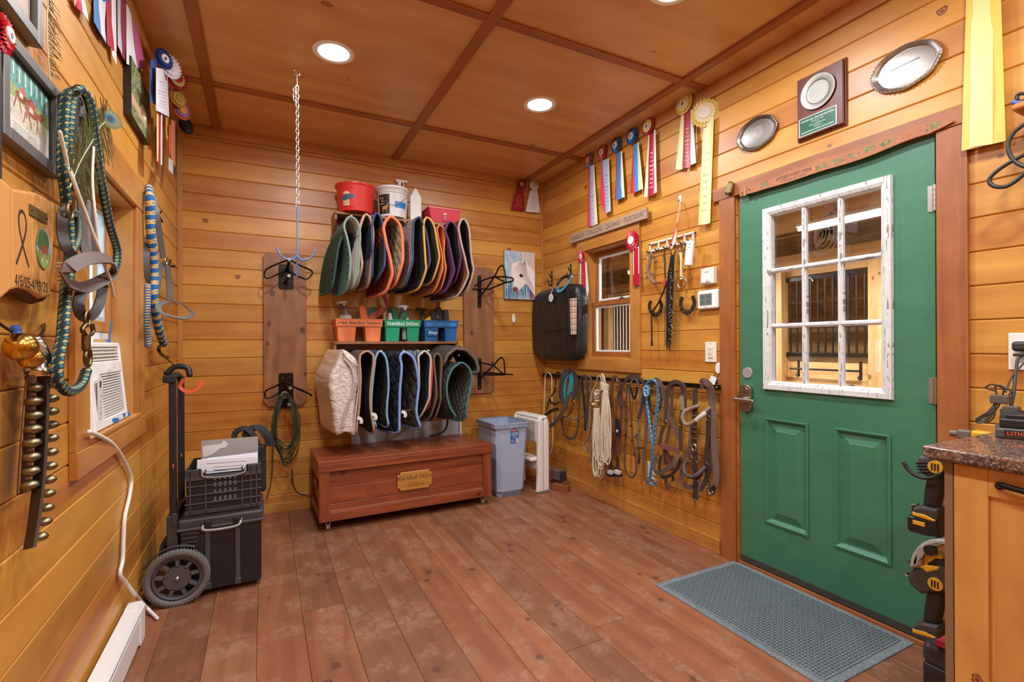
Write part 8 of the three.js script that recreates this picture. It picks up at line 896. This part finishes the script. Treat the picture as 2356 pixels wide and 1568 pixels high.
    part(g, 'brass_snap', [tor(0.019, 0.0045, ...D(c2, [[700, 1160, 0.11]])[0].toArray(), 20, 7), tube(D(c2, [[690, 1200, 0.11], [660, 1250, 0.11], [700, 1290, 0.11], [745, 1260, 0.11], [735, 1200, 0.11]]), 0.006, 24, 7), tube(D(c2, [[690, 1290, 0.11], [690, 1400, 0.11]]), 0.01, 10, 8), tor(0.022, 0.0055, ...D(c2, [[705, 1470, 0.11]])[0].toArray(), 20, 7)], metal('#7d6a48', 0.4)); part(g, 'cotton_line', tube([...D(c1, [[480, 1060, 0.1], [540, 1300, 0.1]]), ...D(c2, [[570, 0, 0.11], [690, 330, 0.12], [810, 650, 0.13], [880, 850, 0.12], [910, 980, 0.11]])], 0.0045, 50, 7), mat('#ddd2c0', 0.8)); part(g, 'cotton_line', tube([...D(c1, [[750, 1180, 0.1]]), ...D(c2, [[740, 60, 0.11], [760, 300, 0.12], [790, 600, 0.12]])], 0.0035, 30, 6), mat('#ddd2c0', 0.8)); part(g, 'crown_strap', strap([...D(c1, [[560, 1500, 0.05], [575, 1200, 0.05], [600, 900, 0.06], [625, 780, 0.07], [680, 880, 0.06], [720, 1200, 0.06]]), ...D(c2, [[700, 100, 0.06], [690, 420, 0.07], [700, 640, 0.08]])], 0.02, 0.004, V(-0.75, 0, 0.6), 60), mat('#5c5148', 0.6)); part(g, 'crown_strap', strap([...D(c1, [[650, 830, 0.06], [660, 1150, 0.07], [640, 1450, 0.07]]), ...D(c2, [[650, 200, 0.07], [670, 500, 0.08], [690, 660, 0.09]])], 0.022, 0.004, V(-0.6, 0, 0.7), 40), mat('#4a3a2e', 0.6)); part(g, 'lead_rope', tube([...D(c1, [[640, 735, 0.05], [600, 900, 0.05], [640, 1250, 0.05], [690, 1500, 0.05]]), ...D(c2, [[680, 250, 0.05], [670, 600, 0.06]])], 0.011, 60, 8), rope); for (const q of [tor(0.016, 0.0035, ...D(c1, [[600, 1330, 0.09]])[0].toArray(), 18, 6), rbox(0.03, 0.024, 0.005, ...D(c2, [[690, 160, 0.1]])[0].toArray(), 0.002), tor(0.018, 0.004, ...D(c2, [[560, 300, 0.1]])[0].toArray(), 18, 6)]) part(g, 'buckle', q, metal('#8a7a58', 0.4)); part(g, 'hay_wisps', Array.from({ length: 12 }, (_, i) => { const y = 700 + (i % 6) * 36, r = rng(i + 5), a = D(c2, [[440 + r() * 30, y + r() * 20, 0.1]])[0], b = D(c2, [[540, y + r() * 30, 0.1]])[0]; return rod(a, b, 0.0008, 4); }), mat('#d9b878', 0.8)); part(g, 'wall_hook', rod(D(c1, [[620, 760, 0.006]])[0], D(c1, [[620, 740, 0.09]])[0], 0.006), darkSteel);
  }
  { // second halter
    const g = wallThing('L', 'halter_with_lead_rope', 'grey leather halter with blue and yellow braided lead rope', 'halter', ...c2(1240, 1400), undefined, 0.02), D = (l) => l.map(([x, y, w]) => g.at(...c2(x, y), w ?? 0.05)), rope = bands('#1f66a8', '#d8b676', 22), gr = mat('#6d6a66', 0.6);
    part(g, 'lead_rope', tube(D([[1190, 110, 0.03], [1200, 200], [1205, 330], [1210, 480], [1228, 650], [1235, 800], [1232, 950], [1245, 1100], [1275, 1260], [1310, 1360]]), 0.019, 100, 10), rope); part(g, 'lead_rope', tube(D([[1180, 900, 0.03], [1178, 1200, 0.03], [1185, 1370, 0.03]]), 0.015, 30, 8), rope); part(g, 'cheek_strap', strap(D([[1225, 180, 0.03], [1255, 320], [1280, 480], [1310, 670]]), 0.03, 0.005, V(-0.75, 0, 0.6), 24), gr); part(g, 'cheek_strap', strap(D([[1345, 740], [1355, 860], [1360, 1000]]), 0.03, 0.005, V(-0.75, 0, 0.6), 16), gr); part(g, 'crown_strap', strap(D([[1210, 450, 0.03], [1175, 620, 0.03], [1180, 800, 0.03], [1250, 950, 0.04], [1290, 750, 0.04], [1330, 710, 0.05]]), 0.028, 0.005, V(-0.75, 0, 0.6), 30), mat('#54524f', 0.6)); part(g, 'noseband', strap(D([[1340, 1020, 0.06], [1270, 1060, 0.08], [1300, 1115, 0.12], [1420, 1150, 0.16], [1520, 1140, 0.16], [1530, 1090, 0.13], [1460, 1040, 0.09], [1380, 1015, 0.06]]), 0.026, 0.005, V(-0.4, 0.75, 0.4), 44), gr); part(g, 'ring', [tor(0.024, 0.004, ...D([[1330, 700, 0.055]])[0].toArray(), 20, 7), rbox(0.04, 0.034, 0.006, ...D([[1362, 1035, 0.06]])[0].toArray(), 0.002)], steel); part(g, 'hook', [tube(D([[1290, 300, 0.01], [1275, 340, 0.03], [1300, 380, 0.05]]), 0.006, 16, 6), tube(D([[1365, 690, 0.01], [1370, 740, 0.04], [1400, 740, 0.06]]), 0.006, 16, 6)], blackMetal); part(g, 'snap', [tube(D([[1310, 1360], [1270, 1400], [1300, 1450], [1345, 1470]]), 0.008, 20, 7), rod(D([[1310, 1460]])[0], D([[1395, 1530]])[0], 0.004)], darkSteel);
  }
  { // ribbons near the ceiling
    const G = 'show ribbons high on the left wall', R = (lb, C, r, cols, t, w = 0.004, n = 2) => rosette('L', lb, G, C, r, cols, t, c1, w + (C[0] > 1100 ? 0.05 : 0), C[0] > 1100 ? -0.75 : 0, n, C[0] > 1100 ? 0.015 : 0);
    R('red and white ribbon tail hanging behind the frames', [600, -200], 0.06, ['#c02a40', '#d8d0c4', 0], [['#e2b78a', 0, 575, -100, 612, -100, 612, 70, 590, 30], ['#d83a52', 0, 610, -100, 650, -80, 690, 130, 615, 60], ['#ece4e0', 0, 645, -80, 670, -60, 712, 170, 660, 90]]);
    R('blue white and red ribbon near the ceiling', [790, -160], 0.065, ['#2f6ab0', '#c8283c', 0], [['#4a8ac8', 0, 750, -80, 800, -80, 850, 352, 752, 170], ['#e8e6ea', 0, 788, -80, 850, -70, 850, 338, 800, 250], ['#b81e34', 0, 850, -60, 897, -40, 936, 430, 858, 352], ['#ece4e4', 0, 893, -40, 930, -20, 936, 520, 900, 440]]);
    R('maroon white and pink ribbon with pinked hem near the ceiling', [990, -140], 0.065, ['#8a2a48', '#d890a8', 0], [['#c9c4cc', 0, 940, -70, 985, -70, 988, 460, 944, 360], ['#8c3048', 0, 968, -70, 1022, -50, 1012, 505, 966, 432], ['#ece8e6', 0, 1012, -50, 1052, -30, 1104, 546, 1014, 512], ['#c25a86', 0, 1040, -30, 1072, 30, 1170, 556, 1098, 546]]);
    R('royal blue bow ribbon beside the canvas print', [1258, 460], 0.05, ['#1d3f7c', '#274f92', 0], [['#2a5a9e', '#16305c', 1206, 480, 1256, 480, 1258, 850, 1204, 812]], 0.012); R('white lettered ribbon beside the blue bow ribbon', [1312, 520], 0.062, ['#dcd6da', '#e6e0e2', '#cfc4c8'], [['#e4e0e2', '#8a86a0', 1250, 540, 1342, 560, 1357, 936, 1250, 882]], 0.03); R('red and yellow fringed rosette with striped tail', [1365, 610], 0.07, ['#a02030', '#e0c888', '#c8303c'], [['#ecd888', 0, 1258, 880, 1276, 880, 1272, 1300, 1256, 1290], ['#a81c38', 0, 1272, 880, 1292, 890, 1288, 1318, 1270, 1305], ['#ecdfe0', 0, 1288, 890, 1302, 900, 1300, 1326, 1286, 1318]], 0.018);
    R('mustard yellow bow ribbon in the left back corner', [1382, 780], 0.052, ['#b08a34', '#c9a048', '#a8802c'], [['#b8903c', 0, 1330, 900, 1350, 900, 1348, 1132, 1330, 1100]], 0.02, 2); R('multicoloured flower rosette in the left back corner', [1412, 870], 0.06, ['#b0542c', '#8a6a9c', '#d08a3c'], [['#c07a52', '#7a3a2a', 1372, 960, 1405, 970, 1406, 1335, 1376, 1290], ['#c84a3c', 0, 1358, 1000, 1376, 1000, 1374, 1250, 1358, 1220], ['#b9b4b0', 0, 1352, 1260, 1388, 1290, 1388, 1400, 1352, 1360]], 0.03); R('black rosette in the left back corner', [1450, 1000], 0.055, ['#191715', '#24211e', '#1c1a18'], [['#2a2522', 0, 1405, 1010, 1420, 1015, 1412, 1440, 1392, 1400]], 0.012);
    rosette('L', 'bright red rosette at the edge of the dark framed picture', undefined, [-42, 255], 0.04, ['#c01c2c', '#d22836', 0], [['#c82030', 0, -40, 300, 10, 330, 8, 420, -40, 380]], c1, 0.034);
  }
}
// ================================================================ ROLLING TOOL BOX
{
  const blk = mat('#1f1e20', 0.5), gry = mat('#3c3a3b', 0.5), edge = mat('#4a484a', 0.45), zf = -2.86, x0 = -0.375, x1 = -0.01, W = x1 - x0, D = 0.33, g = thing('rolling_tool_box', 'black rolling tool box with big wheel and telescopic handle', 'tool box', V((x0 + x1) / 2, 0, zf - D / 2));
  part(g, 'body', rbox(W - 0.012, 0.315, D, 0, 0.185, 0, 0.008), blk); const lid = part(g, 'lid', [rbox(W + 0.006, 0.052, D + 0.012, 0, 0.368, 0, 0.014, 3), rbox(W - 0.03, 0.02, D - 0.03, 0, 0.396, 0, 0.006)], gry); part(lid, 'lid_lip', rbox(W + 0.014, 0.014, D + 0.02, 0, 0.344, 0, 0.005), edge);
  for (const x of [-0.06, 0.07]) { const l = part(g, 'strap_rib', [rbox(0.022, 0.3, 0.012, x, 0.185, D / 2 + 0.003, 0.003), rbox(0.028, 0.03, 0.016, x, 0.05, D / 2 + 0.004, 0.003)], edge); part(l, 'latch', [rbox(0.034, 0.036, 0.016, x, 0.36, D / 2 + 0.012, 0.004)], blk); }
  part(g, 'front_handle', tube([[-0.075, 0.362, D / 2 + 0.006], [-0.08, 0.345, D / 2 + 0.03], [-0.06, 0.338, D / 2 + 0.034], [0.06, 0.338, D / 2 + 0.034], [0.08, 0.345, D / 2 + 0.03], [0.085, 0.365, D / 2 + 0.006]], 0.006, 40, 8), mat('#9a9894', 0.4)); for (let i = 0; i < 7; i++) part(g, 'side_rib', rbox(0.075 - i * 0.004, 0.005, 0.008, -W / 2 + 0.046, 0.325 - i * 0.022, D / 2 + 0.002, 0.002), edge);
  for (const z of [D / 2 - 0.03, -D / 2 + 0.03]) { part(g, 'handle_sleeve', rbox(0.046, 0.3, 0.05, -W / 2 - 0.026, 0.27, z, 0.006), gry); part(g, 'handle_post', rbox(0.03, 0.66, 0.024, -W / 2 - 0.024, 0.75, z, 0.004), blk); part(g, 'release_button', rbox(0.006, 0.02, 0.008, -W / 2 - 0.022, 0.66, z + 0.0125, 0.002), mat('#d2622c', 0.5)); } part(g, 'handle_grip', [tube([[-W / 2 - 0.024, 1.07, D / 2 - 0.03], [-W / 2 - 0.03, 1.085, D / 2 - 0.035], [-W / 2 - 0.034, 1.09, D / 2 - 0.06], [-W / 2 - 0.034, 1.09, -D / 2 + 0.06], [-W / 2 - 0.024, 1.07, -D / 2 + 0.03]], 0.017, 40, 8), rbox(0.05, 0.036, 0.06, -W / 2 - 0.036, 1.085, D / 2 - 0.03, 0.006)], blk); part(g, 'back_frame', rbox(0.02, 0.06, D, -W / 2 - 0.018, 0.4, 0, 0.005), gry);
  for (const [z, s] of [[D / 2 + 0.03, 1], [-D / 2 - 0.03, -1]]) { const cx = -W / 2 + 0.0, cy = 0.131, w = part(g, 'wheel', lathe([[0.104, -0.022], [0.128, -0.022], [0.131, -0.012], [0.131, 0.012], [0.128, 0.022], [0.104, 0.022], [0.104, -0.022]], 44).rotateX(Math.PI / 2).translate(cx, cy, z), mat('#6a6664', 0.75)); part(w, 'rim', [lathe([[0.09, -0.016], [0.105, -0.018], [0.105, 0.018], [0.09, 0.016], [0.09, -0.016]], 40).rotateX(Math.PI / 2).translate(cx, cy, z), cyl(0.056, 0.056, 0.026, cx, cy, z, 'z', 30)], mat('#565254', 0.5)); part(w, 'spoke', Array.from({ length: 9 }, (_, i) => rbox(0.016, 0.05, 0.026, 0, 0.074, 0, 0.003, 1).rotateZ(i / 9 * 6.283).translate(cx, cy, z)), mat('#5c585a', 0.5)); part(w, 'axle_cap', sph(0.012, cx, cy, z + s * 0.014, 10), steel); part(w, 'tread', Array.from({ length: 60 }, (_, i) => box(0.006, 0.004, 0.044, 0, 0.1315, 0).rotateZ(i / 60 * 6.283).translate(cx, cy, z)), mat('#7d7975', 0.8)); } part(g, 'fender', tube(Array.from({ length: 9 }, (_, i) => { const a = 1.1 + i / 8 * 1.6; return [-W / 2 + 0.147 * Math.cos(a), 0.131 + 0.147 * Math.sin(a), D / 2 + 0.02]; }), 0.006, 24, 6), gry);
  const clampT = thing('spring_clamp', 'black clamp with orange strap hooked on the tool box handle', 'clamp', V(x0 - 0.026, 1.1, zf - 0.12), 0.15); part(clampT, 'jaw', tube([[0.06, 0.0, 0.05], [0.05, 0.035, 0.04], [0.0, 0.042, 0.03], [-0.035, 0.01, 0.03]], 0.014, 24, 7), mat('#191818', 0.4)); part(clampT, 'orange_strap', strap([[0.035, -0.02, 0.03], [0.02, -0.06, 0.03], [0.05, -0.085, 0.04], [0.09, -0.075, 0.05], [0.115, -0.03, 0.05]], 0.016, 0.004, V(0, 0.3, 1), 24), mat('#e2572c', 0.5));
  // crate on top
  const cw = 0.325, cd = 0.3, cb = 0.4075, ch = 0.225, c = thing('tool_crate', 'black ribbed open crate filled with papers on the tool box', 'crate', V(-0.182, cb, zf - 0.165)); for (const s of [-1, 1]) { if (s > 0) { part(c, 'front_wall', ext(shape([[-cw / 2, 0], [cw / 2, 0], [cw / 2, ch], [cw / 2 - 0.06, ch], [cw / 2 - 0.08, ch - 0.028], [-cw / 2 + 0.08, ch - 0.028], [-cw / 2 + 0.06, ch], [-cw / 2, ch]], Array.from({ length: 20 }, (_, i) => { const x = -0.045 + (i % 5) * 0.022, y = 0.055 + Math.floor(i / 5) * 0.036; return [[x, y], [x + 0.011, y], [x + 0.011, y + 0.024], [x, y + 0.024]]; })), 0.006, 0, cd / 2 - 0.006), blk); } else part(c, 'rear_wall', rbox(cw, ch, 0.006, 0, ch / 2, -cd / 2 + 0.003, 0.002), blk); part(c, 'side_wall', rbox(0.006, ch, cd - 0.013, s * (cw / 2 - 0.003), ch / 2, 0, 0.002), blk); } part(c, 'crate_floor', rbox(cw - 0.013, 0.006, cd - 0.013, 0, 0.004, 0, 0.002), blk); for (let i = 0; i < 5; i++) part(c, 'rib', rbox(cw + 0.012, i === 0 || i === 4 ? 0.02 : 0.006, 0.012, 0, i === 4 ? ch - 0.045 : 0.012 + i * 0.043, cd / 2 + 0.004, 0.002, 1), i === 0 ? gry : edge); for (const x of [-0.145, -0.08, 0.08, 0.12, 0.145]) part(c, 'rib', rbox(0.007, ch - 0.01, 0.012, x, ch / 2, cd / 2 + 0.004, 0.002, 1), edge); part(c, 'handle_bar', tube([[-0.095, ch - 0.012, cd / 2 + 0.006], [-0.09, ch - 0.035, cd / 2 + 0.018], [0.09, ch - 0.035, cd / 2 + 0.018], [0.095, ch - 0.012, cd / 2 + 0.006]], 0.005, 30, 7), mat('#7a7876', 0.45)); part(c, 'corner_cap', [rbox(0.06, 0.04, 0.02, -cw / 2 + 0.026, ch - 0.02, cd / 2, 0.004), rbox(0.06, 0.04, 0.02, cw / 2 - 0.026, ch - 0.02, cd / 2, 0.004)], gry);
  const paper = canvasTex(256, 200, (k, w, h) => { k.fillStyle = '#eceaf0'; k.fillRect(0, 0, w, h); k.fillStyle = '#9a98a4'; for (let i = 0; i < 5; i++) k.fillRect(40 + (i % 2) * 24, 16 + i * 16, 170 - (i % 3) * 40, 3); k.fillStyle = '#55535c'; k.fillRect(70, 44, 120, 4); });
  for (let i = 0; i < 3; i++) { const s = solo('paper_stack', faceUV(rbox(0.27 - i * 0.02, 0.25, 0.012, 0, 0.125, 0, 0.001, 1), -0.135, 0, 0.27, 0.25), tmat(paper, 0.7), ['white printed papers standing at the front of the crate', 'white paper sheaf behind the printed papers', 'white papers leaning at the rear of the crate'][i], 'papers', V(-0.175 + i * 0.018, cb + 0.008, zf - 0.05 - i * 0.03), 0, 'papers in the crate'); s.rotation.x = -0.06; s.rotation.z = -0.03 + i * 0.03; }
  const fo = thing('clipboard', 'grey clipboard with white sticker standing in the crate', 'clipboard', V(-0.165, cb + 0.008, zf - 0.2)); fo.rotation.x = -0.04; part(fo, 'board', rbox(0.27, 0.325, 0.004, 0, 0.1625, 0, 0.001), mat('#a39d98', 0.6)); part(fo, 'sticker', ext([[-0.125, 0.235], [-0.08, 0.25], [-0.05, 0.275], [-0.02, 0.28], [-0.01, 0.3], [-0.03, 0.318], [-0.045, 0.3], [-0.13, 0.296]], 0.001, 0, 0.0022), mat('#dedad4', 0.6));
  const bp = thing('gear_strap_bundle', 'black webbing and buckle bundle stuffed at rear of the crate', 'straps', V(-0.075, cb + 0.008, zf - 0.27)), rr = rng(19); part(bp, 'pouch', rbox(0.13, 0.27, 0.04, 0.02, 0.135, 0, 0.018, 3), mat('#1b1c1f', 0.7)); for (let i = 0; i < 6; i++) { const a = rr() * 0.1 - 0.06; part(bp, 'webbing', strap([[a, 0.26, 0.01], [a - 0.02, 0.33 + rr() * 0.03, 0.0], [a + 0.03, 0.36 + rr() * 0.02, 0.01], [a + 0.08, 0.32, 0.02], [a + 0.1, 0.26, 0.015]], 0.026, 0.004, V(0, 0.5, 1), 22), mat('#222428', 0.75)); }
}
{ // ---- pale panel behind the chest
  const g = wallThing('B', 'wire_shelf_panel', 'pale grey panel with white side rails standing behind the chest', 'panel', 935, 1080), a = g.at(811, 1085, 0.03), b = g.at(1058, 955, 0.03); part(g, 'panel', rbox(b.x - a.x, 0.5, 0.012, (a.x + b.x) / 2, b.y - 0.28, 0.0225, 0.003), mat('#a9a6ac', 0.5)); for (const x of [a.x, b.x]) part(g, 'side_rail', rbox(0.018, 0.52, 0.02, x, b.y - 0.26, 0.04, 0.004), mat('#e4e4ea', 0.4));
}

scene.traverse((o) => { if (o.isMesh) { o.castShadow = true; o.receiveShadow = true; } if (o.isLight && !o.isRectAreaLight) { o.castShadow = true; } });
renderer.render(scene, camera);
